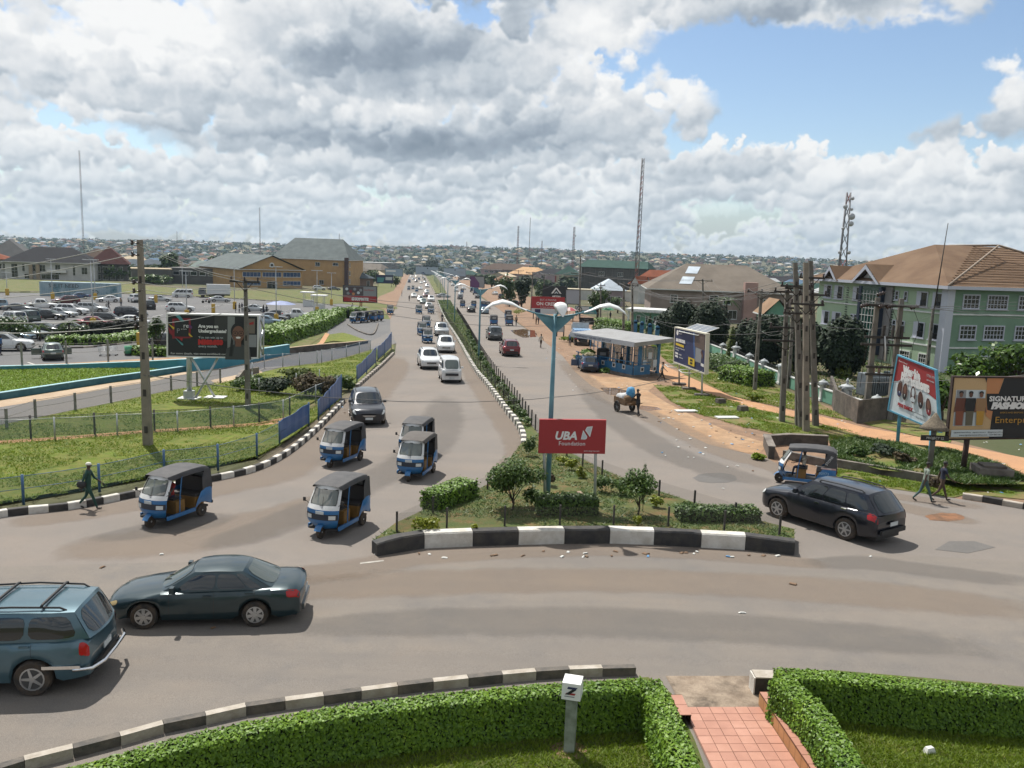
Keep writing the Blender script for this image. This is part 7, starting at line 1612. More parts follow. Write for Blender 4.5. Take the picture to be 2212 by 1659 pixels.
nb('strut',galv,lambda b,m:b.tube([(p.x-o.x+.35,p.y-o.y,T(p.y)-o.z),at(.55,1,-.3)],.075,m,8),zb);nb('strut',galv,lambda b,m:b.tube([(q_.x-o.x,q_.y-o.y,T(q_.y)-o.z),at(.24,1.02,-.2)],.075,m,8),zb)
nb('footing',W_FR,lambda b,m:[b.box((k.x-o.x,k.y-o.y,T(k.y)-o.z+.06),(1.3,.9,.16),m)for k in(p,q_)],zb)
nb('end_truss',galv,lambda b,m:[b.tube([at(1.02,v0,-d0),at(1.02,v1,-d1)],.06,m,5)for v0,v1,d0,d1 in((0,1,0,0),(0,1,.9,.9),(0,.33,0,.9),(.33,.66,.9,0),(.66,1,0,.9),(0,0,0,.9),(1,1,0,.9))],zb)
pa=P(1467,831,.03);pb=P(1516,855,.03)
fx,at,o=board('billboard','navy forex school billboard with a yellow button, carrying a solar panel on top',(1459,708),(1525.5,722.5),(1522.5,806),(1456,781),pa.y,pb.y,.25,NAVP,pr('cream_frame',(.55,.53,.44)),[('poly',pr('blue_glow',(.05,.12,.30)),[(.60,.02),(.66,.02),(.69,.72),(.66,.75)]),('poly',pr('brown_curtain',(.10,.07,.06)),[(.66,.02),(.97,.02),(.97,.43),(.66,.38)]),('poly',GRYP,[(.70,.40),(.90,.42),(.88,.78),(.70,.78)]),('poly',SKN2,[(.88,.42),(.94,.55),(.93,.66),(.86,.5)]),('poly',WHT,[(.88,.77),(.97,.78),(.97,.86),(.88,.84)]),('ell',WHT,.09,.125,.035,.075),('text',WHT,'FX CHAMPS',.15,.10,.05,'LEFT'),('text',WHT,'ACADEMY',.15,.155,.05,'LEFT'),('text',WHT,'ASABA FOREX SCHOOL',.05,.375,.105,'LEFT',dict(bold=.012,xs=.62)),('poly',YELP,[(.05,.42),(.33,.44),(.33,.51),(.05,.49)]),('text',WHT,'Become a Professional in Cryptocurrency and',.05,.575,.055,'LEFT',dict(xs=.68)),('text',WHT,'Forex Trading',.05,.64,.055,'LEFT',dict(xs=.8)),('poly',WHT,[(.05,.69),(.15,.70),(.15,.755),(.05,.745)]),('poly',WHT,[(.05,.775),(.15,.785),(.15,.845),(.05,.835)]),('text',WHT,'08104102004',.18,.75,.05,'LEFT',dict(xs=.7)),('text',WHT,'112 Nnebisi Rd Asaba',.18,.83,.045,'LEFT',dict(xs=.75)),('poly',YELP,[(.50,.71),(.70,.72),(.70,.93),(.50,.92)]),('text',BLKP,'REGISTER',.60,.80,.055,'CENTER',dict(bold=.01,xs=.7)),('text',BLKP,'NOW',.60,.88,.055,'CENTER',dict(bold=.01))],.03)
for(u,v),uu in(((1467,831),.14),((1488,841),.48),((1516,855),.88)):
 k=P(u,v,.03)
 nb('leg',galv,lambda b,m:b.tube([(k.x-o.x,k.y-o.y,T(k.y)-o.z),at(uu,1,-.12),at(uu,.1,-.2)],.075,m,8),fx);nb('footing',M_blackwall,lambda b,m:b.box((k.x-o.x,k.y-o.y,T(k.y)-o.z+.08),(1.1,.6,.22),m),fx)
for uu in(.15,.62):nb('lamp_bracket',W_FR,lambda b,m:b.tube([at(uu,1.02,.05),at(uu-.1,1.07,.9),at(uu+.05,1.09,1.0),at(uu+.22,1.05,.7)],.035,m,5),fx)
sp_=nb('solar_panel',pr('solar_cells',(.15,.17,.20),.15),lambda b,m:b.add([at(.16,.07,.1),at(.78,.07,.1),at(.98,-.16,-1.1),at(.30,-.16,-1.1)],[(0,1,2,3)],m),fx)
nb('panel_frame',W_FR,lambda b,m:[b.tube([at(.16,.07,.1).lerp(at(.78,.07,.1),k/4),at(.30,-.16,-1.1).lerp(at(.98,-.16,-1.1),k/4)],.028,m,4)for k in range(5)]+[b.tube([at(.16,.07,.1),at(.78,.07,.1)],.03,m,4),b.tube([at(.30,-.16,-1.1),at(.98,-.16,-1.1)],.03,m,4)],sp_)
TQ=mat('turquoise_steel',(.09,.30,.42),rough=.5,var=.25);k=P(1938,967,.02)
por=[]
for i,(x,y)in enumerate(((.175,.52),(.30,.535),(.49,.53),(.665,.565),(.84,.63))):por+=[('ell',WHT,x,y+.03,.067,.16)]+[('ell',pr('oval_brown',(.07,.03,.025)),x,y+.03,.061,.15)]+[('ell',(SKN2,SKN1,PALE,SKN2,SKN1)[i],x,y-.01,.032,.075),('poly',(NAVP,BLKP,PALE,BLKP,DRED)[i],[(x-.05,y+.11),(x-.02,y+.07),(x+.02,y+.07),(x+.05,y+.11),(x+.035,y+.155),(x-.035,y+.155)]),('poly',WHT,[(x-.008,y+.075),(x+.008,y+.075),(x,y+.13)])]
ch,at,o=board('billboard','tilted red and white worship billboard with five oval portraits in a turquoise frame',(1940.5,769),(2020,800.5),(2028.5,931),(1920.5,885),k.y+1.0,k.y-1.4,.12,pr('board_white',(.54,.60,.62)),TQ,[('poly',pr('worship_red',(.29,.028,.030)),[(0,0),(1,0),(1,.50),(.8,.44),(.6,.36),(.35,.34),(.18,.38),(.08,.44),(0,.46)]),('text',WHT,'Worship',.19,.265,.19,'LEFT',dict(bold=.02,xs=.52)),('text',WHT,'and the',.50,.25,.05,'LEFT',dict(bold=.005,xs=.7)),('text',WHT,'Miraculous',.16,.46-.05,.215,'LEFT',dict(bold=.02,xs=.60)),('text',PALE,'17TH-19TH',.78,.155,.065,'LEFT',dict(xs=.6)),('text',PALE,'SEPTEMBER',.78,.225,.035,'LEFT',dict(xs=.9)),('text',WHT,'Power House',.045,.085,.035,'LEFT'),('text',REDP,'5PM DAILY',.17,.86,.075,'LEFT',dict(bold=.008,xs=.72)),('text',BLKP,'Opposite Sta Service 8am',.36,.865,.032,'LEFT'),('text',BLKP,'Holy Zion Church, 20 Summit Road Asaba',.56,.94,.030,'LEFT')]+por,.022)
nb('leg',TQ,lambda b,m:b.tube([(k.x-o.x,k.y-o.y,T(k.y)-o.z-.1),at(.20,1,-.1),at(.20,.2,-.1)],.10,m,8),ch)
k2=P(2011,1012,.3);nb('leg',TQ,lambda b,m:b.tube([(k2.x-o.x,k2.y-o.y,T(k2.y)-o.z-.1),at(.83,1,-.1),at(.83,.2,-.1)],.10,m,8),ch)
k=P(2089,1016,.3)
def model(cu,top,hgt,blouse,skirt,sk,asp):
 a=hgt/asp*.16;f=lambda p:(top+hgt*p)
 return[('ell',BLKP,cu,f(.05),a*.42,hgt*.055),('ell',sk,cu,f(.11),a*.34,hgt*.07),('poly',sk,[(cu-a*1.15,f(.62)),(cu-a*.85,f(.24)),(cu+a*.85,f(.24)),(cu+a*1.15,f(.62)),(cu+a*.8,f(.6)),(cu,f(.3)),(cu-a*.8,f(.6))]),('poly',blouse,[(cu-a*.9,f(.2)),(cu+a*.9,f(.2)),(cu+a*1.0,f(.40)),(cu+a*.75,f(.60)),(cu-a*.75,f(.60)),(cu-a*1.0,f(.40))]),('poly',skirt,[(cu-a*.72,f(.58)),(cu+a*.72,f(.58)),(cu+a*.62,f(1)),(cu-a*.62,f(1))])]
fs,at,o=board('billboard','brown framed fashion billboard with three models and gold lettering cut off at the right edge',(2060.5,815),(2318,818),(2318,944),(2047,948),k.y,k.y-.3,.15,TANP,mat('rusty_steel',(.045,.025,.02),rough=.85,var=.4),[('poly',ORP,[(.28,0),(.42,0),(.385,.26),(.285,.26)]),('poly',BLKP,[(.425,0),(1,0),(1,1),(.33,1),(.345,.55),(.30,.53),(.285,.26),(.385,.26)]),('poly',PALE,[(.03,.20),(.275,.20),(.275,.79),(.03,.79)]),('poly',GRYP,[(.035,.205),(.115,.205),(.115,.785),(.035,.785)]),('poly',ORP,[(.28,.28),(.30,.53),(.345,.55),(.335,.7),(.29,.62)])]+model(.075,.22,.56,BRNP,pr('rust_cloth',(.20,.06,.03)),SKN1,2.0)+model(.155,.22,.56,BLKP,pr('check_cloth',(.10,.09,.06)),SKN2,2.0)+model(.24,.22,.56,pr('bronze_cloth',(.26,.15,.07)),GOLD,SKN1,2.0)+[('text',WHT,'SIGNATURE',.305,.38,.115,'LEFT',dict(bold=.004)),('text',WHT,'FASHION',.325,.50,.135,'LEFT',dict(bold=.012,shear=.25)),('text',GOLD,'BASICS AND BESPOKE',.40,.58,.035,'LEFT'),('text',GOLD,'Enterprise',.36,.74,.15,'LEFT'),('poly',PALE,[(.015,.85),(.43,.85),(.43,.965),(.015,.965)]),('text',BLKP,'signaturewearafrica   signaturewears   @signatureafrica',.035,.90,.032,'LEFT'),('text',BLKP,'www.signaturewearafrica.com  +234 803 862 9288',.08,.945,.034,'LEFT'),('poly',BLKP,[(.255,0),(.275,0),(.268,.08)])],.02)
for u in(.165,.85):
 nb('leg',mat('rusty_steel',(.05,.03,.02)),lambda b,m:b.tube([at(u,1,-.1)*1.0,Vector((at(u,1,-.1).x,at(u,1,-.1).y,T(o.y+at(u,1).y)+.2-o.z))],.13,m,8),fs)
def small_board(label,x0,x1,v0,v1,vb,face,prints=(),legs=(.1,.9),fw=.04,frame=TRIM,cat='billboard',legm=TRIM,name='billboard'):
 k=P((x0+x1)/2,vb);t,at,o=board(name,label,(x0,v0),(x1,v0+.035*(x1-x0)),(x1,v1+.035*(x1-x0)),(x0,v1),k.y,k.y,.15,face,frame,prints,fw,cat)
 for u in legs:e=at(u,1);nb('leg',legm,lambda b,m:b.tube([(e.x,e.y+.1,T(o.y)-o.z-.2),(e.x,e.y+.1,at(u,.3).z)],.10,m,6),t)
 return t
small_board('red and grey supermarket billboard on a red post left of the main road',742,813.5,617,651,677,GRYP,[('poly',REDP,[(0,.62),(1,.62),(1,1),(0,1)]),('poly',pr('groceries',(.07,.055,.06)),[(.01,.03),(.60,.03),(.60,.60),(.01,.60)])]+[('ell',m,x,y,.045,.09)for x,y,m in((.1,.2,PALE),(.22,.35,DRED),(.34,.2,GRYP),(.45,.42,PALE),(.3,.5,ORP),(.52,.25,GRYP),(.14,.47,GRYP))]+[('text',REDP,'Live Better',.62,.28,.17,'LEFT',dict(xs=.85)),('text',WHT,'SHOPRITE',.5,.90,.235,'CENTER',dict(bold=.02))],(.5,.55),legm=mat('red_post',(.25,.02,.02),rough=.6))
small_board('dark red phone credit billboard with a white foot strip right of the road',1148,1220,640,677,690,REDP,[('text',PALE,'BUY A PHONE',.5,.23,.15,'CENTER'),('text',WHT,'ON CREDIT',.5,.50,.26,'CENTER',dict(bold=.008)),('text',PALE,'PAY EASY IN 3 MONTHS',.5,.64,.085,'CENTER'),('poly',PALE,[(0,.69),(1,.69),(1,1),(0,1)]),('poly',NAVP,[(.1,.73),(.27,.73),(.27,.95),(.1,.95)])],(.06,.94),0)
small_board('black billboard with a white triangle logo rising behind the red phone credit one',1172,1226,617,643,672,BLKP,[('poly',WHT,[(.34,.62),(.52,.14),(.58,.14),(.42,.62)]),('poly',WHT,[(.52,.14),(.58,.14),(.76,.62),(.69,.62)]),('poly',PALE,[(.46,.62),(.55,.42),(.64,.62),(.58,.62),(.55,.54),(.52,.62)]),('text',WHT,'ARTOH',.55,.93,.2,'CENTER',dict(bold=.01))],(.1,.9),0)
small_board('blank grey billboard right of the red phone credit one',1223,1252,626,656,680,pr('blank_grey',(.30,.32,.36)),[],(.1,.9),.04)
small_board('low teal sign with a round black emblem behind the red umbrella',1243,1292,661,677,684,TEALP,[('poly',PALE,[(.02,.05),(.6,.05),(.6,.55),(.02,.55)]),('ell',BLKP,.17,.45,.13,.42),('ell',WHT,.17,.45,.09,.29),('ell',BLKP,.17,.45,.05,.17),('text',TEALP,'Smile',.66,.50,.5,'LEFT',dict(bold=.01)),('text',WHT,'Events Centre',.36,.85,.25,'LEFT')],(.05,.95),.02)
small_board('leaning black poster board with grey lettering behind the blue lorry',1252,1282,686,700,714,BLKP,[('text',GRYP,'WASH',.5,.35,.25,'CENTER'),('text',PALE,'CAR WASH',.5,.68,.28,'CENTER'),('text',GRYP,'OPEN DAILY',.5,.93,.18,'CENTER')],(.0,1.0),.03)
small_board('small white notice board on two posts at the dirt edge left of the lorry',1203,1218,698,716,727,pr('notice_white',(.42,.44,.44)),[('text',GRYP,'MOTHER',.5,.2,.16,'CENTER'),('text',GRYP,'CHILD',.5,.45,.16,'CENTER'),('text',GRYP,'CLINIC',.5,.7,.16,'CENTER')],(.0,1.0),.03)
for lb,x0,x1,v0,v1 in(('pale double billboard over the left side of the far road',898,947,575.5,592),('pale double billboard over the right side of the far road',958,1006,579,595.5)):
 small_board(lb,x0,x1,v0,v1,604,pr('far_blue_grey',(.25,.31,.37)),[('poly',NAVP,[(.2,.85),(.45,.95),(.35,.7)]),('poly',GRYP,[(.62,.4),(.92,.4),(.92,.46),(.62,.46)]),('poly',GRYP,[(.62,.55),(.92,.55),(.92,.61),(.62,.61)]),('poly',BLKP,[(.5,.1),(.54,.1),(.54,.3),(.5,.3)])],(.3,.9),.02)
small_board('light blue billboard on the left verge of the far road',832,870,580,596,612,pr('sky_blue',(.24,.32,.40)),[('poly',WHT,[(.05,.2),(.6,.2),(.6,.4),(.05,.4)])],(.1,.9),.03)
small_board('dark blue poster billboard beside the low brown building',813,849,594,611,620,NAVP,[('poly',TEALP,[(.05,.3),(.5,.3),(.4,.9),(.05,.9)]),('poly',PALE,[(.55,.2),(.95,.2),(.95,.6),(.55,.6)])],(.1,.9),.04)
small_board('purple and grey billboard by the right-hand trees of the far road',1016,1046,597,620,632,GRYP,[('poly',PURP,[(0,0),(.3,0),(.65,.6),(.65,1),(0,1)])],(.1,.9),.03)
def marker():
 p=P(1230,1621,.03);a=-.22;t=thing('lamp_marker','white box marked with the letter Z on a mossy concrete post in the near lawn','marker',p,a)
 nb('post',mat('mossy_concrete',(.26,.29,.24),rough=.9,col2=(.14,.16,.12),vscale=4),lambda b,m:(b.box((0,0,.55),(.20,.20,1.1),m),b.box((0,0,1.11),(.23,.23,.06),m)),t)
 bx=nb('box',mat('white_plastic_box',(.70,.70,.68),rough=.4),lambda b,m:b.box((0,0,1.30),(.36,.36,.33),m,0,None,.97),t)
 for M in(Matrix.Translation((0,-.184,1.30)),Matrix.Rotation(-PI/2,4,'Z')@Matrix.Translation((0,-.184,1.30))):
  nb('letter',M_bpr,lambda b,m:(b.add([(-.06,0,.10),(.12,0,.10),(.09,0,.055),(-.075,0,.055)],[(0,1,2,3)][0:1],NAVP,False,M),b.add([(.10,-.001,.055),(.02,-.001,.055),(-.115,-.001,-.06),(-.04,-.001,-.06)],[(0,1,2,3)],BLKP,False,M),b.add([(-.115,0,-.06),(.07,0,-.06),(.09,0,-.02),(-.08,0,-.02)],[(0,1,2,3)],REDP,False,M),b.add([(-.12,0,-.085),(.07,0,-.085),(.07,0,-.105),(-.12,0,-.105)],[(0,1,2,3)],GRYP,False,M)),bx)
 sheet('bare_soil',[(p.x+.34*math.cos(k)*(1+.2*math.sin(3*k)),p.y+.30*math.sin(k))for k in np.linspace(0,6.1,14)],.036,M_earth)
marker()
# ------ poles, lamps, wires, shelter, small street things
CONC=mat('pole_concrete',(.235,.205,.165),rough=.9,col2=(.17,.15,.12),vscale=1.5,bump=.3);CONC2=mat('pole_concrete_grey',(.17,.16,.14),rough=.9,col2=(.115,.105,.09),vscale=1.2,bump=.3);INS=mat('brown_insulator',(.03,.015,.012),rough=.3);XARM=mat('dark_crossarm',(.035,.03,.026),rough=.8)
POLES={}
def pole(key,label,top,base,w0,w1,arms=(),m=CONC2,steps=True,cat='utility pole',cut=0.0):
 """rectangular tapered concrete pole; arms: (height fraction, half length, insulators)"""
 b=P(*base);tp=PY(top[0],top[1],b.y);H=tp.z-T(b.y);dx=tp.x-b.x
 t=thing('utility_pole',label,cat,b)
 def sh(q,mm):
  ring=lambda f,w:[(dx*f-w/2,-w*.4,f*H),(dx*f+w/2,-w*.4,f*H),(dx*f+w/2,w*.4,f*H),(dx*f-w/2,w*.4,f*H)]
  N=6;vs=sum([ring(-.02 if i==0 else i/N,w0+(w1-w0)*i/N)for i in range(N+1)],[])
  q.add(vs,[(i*4+j,i*4+(j+1)%4,(i+1)*4+(j+1)%4,(i+1)*4+j)for i in range(N)for j in range(4)]+[(N*4,N*4+1,N*4+2,N*4+3)],mm)
  if steps:
   for i in range(1,int(H/.9)):f=i*.9/H;w=w0+(w1-w0)*f;q.box((dx*f,-w*.4-.003,f*H),(w*.45,.012,.34),XARM if i%2 else mm)
 nb('shaft',m,sh,t);pts=[]
 for f,hl,n in arms:
  nb('crossarm',XARM,lambda q,mm:(q.box((dx*f,-w1*.5-.06,f*H),(2*hl,.10,.12),mm),q.tube([(dx*f-hl*.6,-w1*.5-.06,f*H),(dx*f,-w1*.5,f*H-.6)],.025,mm,4),q.tube([(dx*f+hl*.6,-w1*.5-.06,f*H),(dx*f,-w1*.5,f*H-.6)],.025,mm,4)),t)
  for i in range(n):
   x=dx*f+(-hl+.1+(2*hl-.2)*i/max(1,n-1));nb('insulator',INS,lambda q,mm:q.rev([(.04,0),(.07,.06),(.04,.10),(.07,.15),(.03,.24)],mm,7,Matrix.Translation((x,-w1*.5-.06,f*H+.06))),t)
   pts.append(Vector((b.x+x,b.y-w1*.5-.06,T(b.y)+f*H+.28)))
 POLES[key]=(t,b,H,dx,pts);return t
def on_pole(key,f,off=0.0):t,b,H,dx,pts=POLES[key];return Vector((b.x+dx*f+off,b.y-.2,T(b.y)+H*f))
pole('L','tall pale concrete electricity pole standing in the left lawn',(302,518),(320,966),.40,.22,[],CONC)
tL=POLES['L'][0]
for f in(.985,.93,.80,.76,.63,.59):nb('insulator',INS,lambda q,m:(q.tube([(POLES['L'][3]*f-.34,-.12,POLES['L'][2]*f),(POLES['L'][3]*f,-.10,POLES['L'][2]*f)],.03,m,5),q.rev([(.05,-.1),(.08,-.03),(.05,.03),(.08,.09),(.03,.14)],m,7,Matrix.Translation((POLES['L'][3]*f-.32,-.12,POLES['L'][2]*f)))),tL)
pole('Z','grey concrete pole standing in front of the dark billboard',(530,604),(536,886),.30,.18,[(.985,.9,3)],CONC2)
RP=[('a','leaning weathered pole at the left of the right-hand pole cluster',(1700.5,626),(1689,911),.34,.24,[(.985,.9,3),(.72,1.1,2),(.62,1.5,0)]),('b','second pole of the right-hand cluster, leaning left at its top',(1717.5,567),(1731,924),.36,.24,[(.86,1.0,3),(.70,.9,2)]),('c','upright pale pole nearest the camera in the right-hand cluster',(1740.7,567),(1741,932),.38,.26,[(.76,1.0,2)]),('d','rightmost pole of the right-hand cluster with a cable hoop at its foot',(1751,563.5),(1762,920),.36,.24,[(.90,.8,2),(.80,.9,3),(.74,.7,2)]),('e','short dark pole at the back of the right-hand cluster',(1713,672),(1703,838),.30,.22,[(.97,.7,2)]),('f','thin pole tucked between the second and the nearest pole of the cluster',(1722,600),(1722,921),.26,.18,[(.93,.8,2),(.8,.8,2)])]
for k,lb,tp,bs,w0,w1,ar in RP:pole(k,lb,tp,bs,w0,w1,ar,CONC if k=='c' else CONC2)
pole('g','pole with a long crossarm standing before the taupe roofed building',(1518,603),(1519.5,718),.34,.22,[(.97,1.6,3)])
pole('h','pole with paper bills on its foot standing on the lawn left of the cluster',(1645,628),(1630,843),.30,.2,[(.985,1.2,3)])
pole('i','nearer of the two tall poles behind the bus shelter',(1348,610),(1346,752),.34,.22,[(.96,.8,2)]);pole('j','farther of the two tall poles behind the bus shelter',(1366,612),(1366,742),.34,.22,[(.96,.8,2)])
pole('k','pole with a side arm in front of the netted building corner',(1254,552),(1252,690),.34,.22,[(.72,1.8,2)]);pole('l','pole at the left edge of the red phone credit billboard',(1151,587),(1147,672),.34,.22,[(.97,1.6,3)])
pole('m','slim pole by the lilac building with crossarm',(1176,590),(1174,660),.3,.2,[(.97,1.6,3)]);pole('n','slim pole beside the far right trees',(1120,583),(1119,640),.3,.2,[(.97,2.0,3)]);pole('o','slim dark pole by the cream shop on the far right',(1096,582),(1095,634),.3,.2,[(.97,2.0,3)])
pole('p','leaning pole with a meter box in front of the green building corner',(2016,668),(2002,800),.34,.24,[]);pole('q','leaning pale pole before the right face of the green building',(2093,632),(2072,800),.36,.28,[],CONC2)
pole('r','pole behind the small tree left of the netted building',(1298,612),(1297,700),.3,.2,[(.95,.8,2)])
def hframe():
 a,b_=P(1869,905),P(1915,905);t=thing('utility_pole','twin pole frame with crossarms, insulators and switches above the transformer yard','utility pole',a);w=b_.x-a.x;H=above(1866,642,a.y)
 for x in(0,w):nb('pole',CONC2,lambda q,m:q.box((x,0,H/2),(.36,.30,H),m,0,None,.75),t)
 for z,e in((H-.5,1.1),(H-2.6,.7),(H-3.1,.9),(H-4.6,.4),(H-5.1,.4)):nb('crossarm',XARM,lambda q,m:q.box((w/2,-.22,z),(w+2*e,.12,.16),m),t)
 for x,z in((-.9,H-.5),(.3,H-.5),(w-.8,H-.5),(w+.8,H-.5),(.1,H+.3)):nb('insulator',INS,lambda q,m:q.rev([(.06,-.35),(.15,-.28),(.06,-.2),(.15,-.1),(.06,0),(.15,.08),(.06,.16),(.03,.3)],m,8,Matrix.Translation((x,-.35,z))@Matrix.Rotation(R_(70),4,'Y')),t)
 for x in(.5,1.1,1.7):nb('switch',XARM,lambda q,m:(q.box((x,-.3,H-2.2),(.14,.2,.8),m),q.tube([(x,-.3,H-2.6),(x+.2,-.4,H-4.2)],.02,m,4)),t)
 nb('fuse_rod',W_FR,lambda q,m:q.tube([(w*.35,-.4,H-2.5),(w*.42,-.45,H-3.4),(w*.44,-.45,H-4.2)],.05,m,5),t)
 nb('drop_cable',XARM,lambda q,m:[q.tube([(x,-.3,H-.6),(x+.5,-.5,H-1.8),(x+.2,-.4,H-3),(x+.1,-.3,2.2)],.018,m,4)for x in(-.8,.4,w-.7,w+.7)],t)
 return[Vector((a.x+x,a.y-.35,T(a.y)+H-.4))for x in(-.9,.3,w-.8,w+.8)]
HF=hframe()
def span(label,pairs,sag=.5,r=.014,m=None):
 o=pairs[0][0];t=thing('power_line',label,'power line',(o.x,o.y,o.z-T(o.y)))
 for a,b in pairs:
  s=sag*(b-a).length/30
  nb('wire',m or mat('wire_metal',(.10,.10,.10),rough=.5),lambda q,mm:q.tube([a.lerp(b,k/10)-o-Vector((0,0,s*4*(k/10)*(1-k/10)))for k in range(11)],r,mm,4,False),t)
pale=mat('bright_wire',(.38,.38,.36),rough=.35,metal=.4)
zt=POLES['Z'][4]
span('six wires running left from the tall concrete pole out of the picture',[(on_pole('L',f,-.3),PY(-140,v,38))for f,v in((.985,601),(.93,622),(.80,651),(.76,670),(.63,694),(.59,718))],.5,.016,pale)
span('wires slung from the tall concrete pole to the pole by the dark billboard',[(on_pole('L',f,.1),zt[i%3]-Vector((0,0,.3*i)))for i,f in enumerate((.985,.97,.80,.77,.63,.60))],.6,.014,pale)
span('pair of wires crossing the main road from the billboard pole to the far right poles',[(zt[0],on_pole('k',.72,-1.4)),(zt[2],on_pole('i',.62)),(zt[1]-Vector((0,0,.6)),on_pole('i',.5))],.9,.016)
span('low dark cable crossing the whole road from the left concrete pole to the right',[(on_pole('L',.36),on_pole('h',.38)),(on_pole('L',.62),PY(-140,700,39))],1.6,.020)
for i,(p0,p1,lb)in enumerate((('a','h','wires from the left pole of the cluster to the billed pole'),('h','g','wires from the billed pole to the long crossarm pole'),('g','k','wires from the long crossarm pole towards the netted building'),('b','i','wires from the second cluster pole to the nearer shelter pole'),('a','j','wires from the left cluster pole to the farther shelter pole'))):
 A,B=POLES[p0][4],POLES[p1][4];span(lb,[(A[j%len(A)],B[j%len(B)])for j in range(3)]+[(on_pole(p0,.70),on_pole(p1,.62))],.8,.014)
span('wires from the pole cluster to the twin pole frame',[(POLES['d'][4][j],HF[j%4])for j in range(4)],.6)
span('wires running right from the twin pole frame past the green building',[(HF[j],PY(2330,655+14*j,52))for j in range(4)]+[(on_pole('c',.3),PY(2330,800,40))],.5)
span('wires between the leaning poles before the green building',[(on_pole('p',.98),on_pole('q',.80)),(on_pole('q',.9),PY(2330,640,70)),(on_pole('d',.62),on_pole('p',.92))],.5)
span('wires along the right-hand poles further up the road',[(POLES['l'][4][j],POLES['k'][4][j%2])for j in range(3)]+[(POLES['m'][4][j],POLES['l'][4][j])for j in range(3)]+[(POLES['n'][4][j],POLES['m'][4][j])for j in range(3)],.8,.03)
nb('leaning_rod',XARM,lambda q,m:q.tube([(0,0,0),PY(2048,482,62)-PY(2018,668,62)],[.06,.025],m,5),None,loc=(PY(2018,668,62).x,62,above(2018,668,62)),label='long thin antenna rod rising before the green building roof',cat='antenna')
LPT=mat('turquoise_lamp_post',(.13,.27,.32),rough=.45,col2=(.07,.18,.23),vscale=2);SHELL=mat('white_lamp_shell',(.74,.75,.74),rough=.3,coat=.4)
def lamp(label,base,H,rz,three,grp='turquoise lamp posts on the median strip'):
 t=thing('street_lamp',label,'street lamp',base,rz,grp)
 nb('post',LPT,lambda b,m:b.tube([(0,0,-.1),(0,0,H*.55),(0,0,H)],[.11,.09,.065],m,10),t)
 dirs=[(1,0),(-1,0)]+([(.25,-1)]if three else[])
 for dx,dy in dirs:
  d=Vector((dx,dy,0)).normalized()*(1 if dy==0 else .30)
  nb('bracket',LPT,lambda b,m:b.add([(0,0,H-.75),(0,0,H-.1),tuple(d*.75+Vector((0,0,H-.02)))]+[(0,.03,H-.75),(0,.03,H-.1),tuple(d*.75+Vector((0,.03,H-.02)))],[(0,1,2),(5,4,3),(0,2,5,3),(1,4,5,2)],m),t)
  nb('arm',LPT,lambda b,m:b.tube([(0,0,H-.12),tuple(d*.7+Vector((0,0,H))),tuple(d*1.25+Vector((0,0,H+.16)))],.035,m,6),t)
  def head(b,m):
   vs=[];fs=[];ss=[(1.05,.05,.02),(1.3,.09,.10),(1.6,.15,.22),(1.95,.21,.26),(2.3,.18,.17),(2.55,.11,.03),(2.68,.02,-.10)]
   e=d.normalized();s_=Vector((-e.y,e.x,0));k=1 if dy==0 else .45
   for x,w,zz in ss:
    for a in np.linspace(0,PI,7):vs.append(e*(x*k if dy==0 else .15+(x-1.0)*.42)+s_*(w*1.25*math.cos(a))+Vector((0,0,H+.06+zz*1.0+w*.75*math.sin(a))))
   for i in range(6):
    for j in range(6):fs.append((i*7+j,i*7+j+1,(i+1)*7+j+1,(i+1)*7+j))
    fs.append((i*7,(i+1)*7,(i+1)*7+6,i*7+6))
   b.add(vs,fs,m,True)
  nb('lamp_head',SHELL,head,t)
 return t
b1=P(1182,1088,.4);H1=above(1196,690,b1.y);lamp('nearest turquoise street lamp with three white heads behind the red board',(b1.x,b1.y,.2),H1,.03,True)
b2=P(1034,777,.25);H2=above(1037,628,b2.y);lamp('second turquoise street lamp on the median with two white heads',(b2.x,b2.y,.2),H2,0,False)
ml_=smooth_line([Vector((x,y,0))for x,y in mid(MED_L[3:9],MED_R[2:8])]+[Vector((x,y,0))for x,y in mid(MED_L2,MED_R2)],6)
dpt=resample(ml_,44)
for i,q in enumerate(dpt[2:14]):lamp(['third','fourth','fifth','sixth','seventh','eighth','ninth','tenth','eleventh','twelfth','thirteenth','fourteenth'][i]+' turquoise street lamp along the median, counting away from the red board',(q.x,q.y,.2),H2,0,False)
YB=mat('yellow_base_paint',(.45,.28,.03),rough=.6)
for i,(tp,bs,lb)in enumerate([((110,560),(114,646),'thin lot lamp post in front of the painted container'),((199,562),(202,712),'nearest thin lot lamp post with a yellow foot, beside the dark red saloon'),((205,562),(206,648),'thin lot lamp post just right of the painted container'),((14,589),(16,638),'thin lot lamp post at the left edge'),((392,570),(395,640),'thin lot lamp post by the white minibus'),((402,586),(404,690),'thick white lot lamp post rising behind the dark billboard'),((504,577),(507,668),'thin lot lamp post with yellow foot right of the box truck'),((595,577),(597,699),'thin lamp post at the end of the long hedge'),((683,585),(685,680),'thin lamp post by the kiosks'),((715,590),(716,660),'thin lamp post on the far lawn left of the supermarket billboard')]):
 b=P(*bs);H=above(tp[0],tp[1],b.y);t=thing('lamp_post',lb,'lamp post',b,0,'thin lamp posts of the parking lot')
 nb('post',galv,lambda q,m:q.tube([(0,0,0),(0,0,H)],[.09,.05],m,6),t);nb('foot',YB,lambda q,m:q.box((0,0,.7),(.55,.55,1.5),m),t);nb('lamp_bar',galv,lambda q,m:q.box((0,0,H+.05),(2.0,.2,.10),m),t)
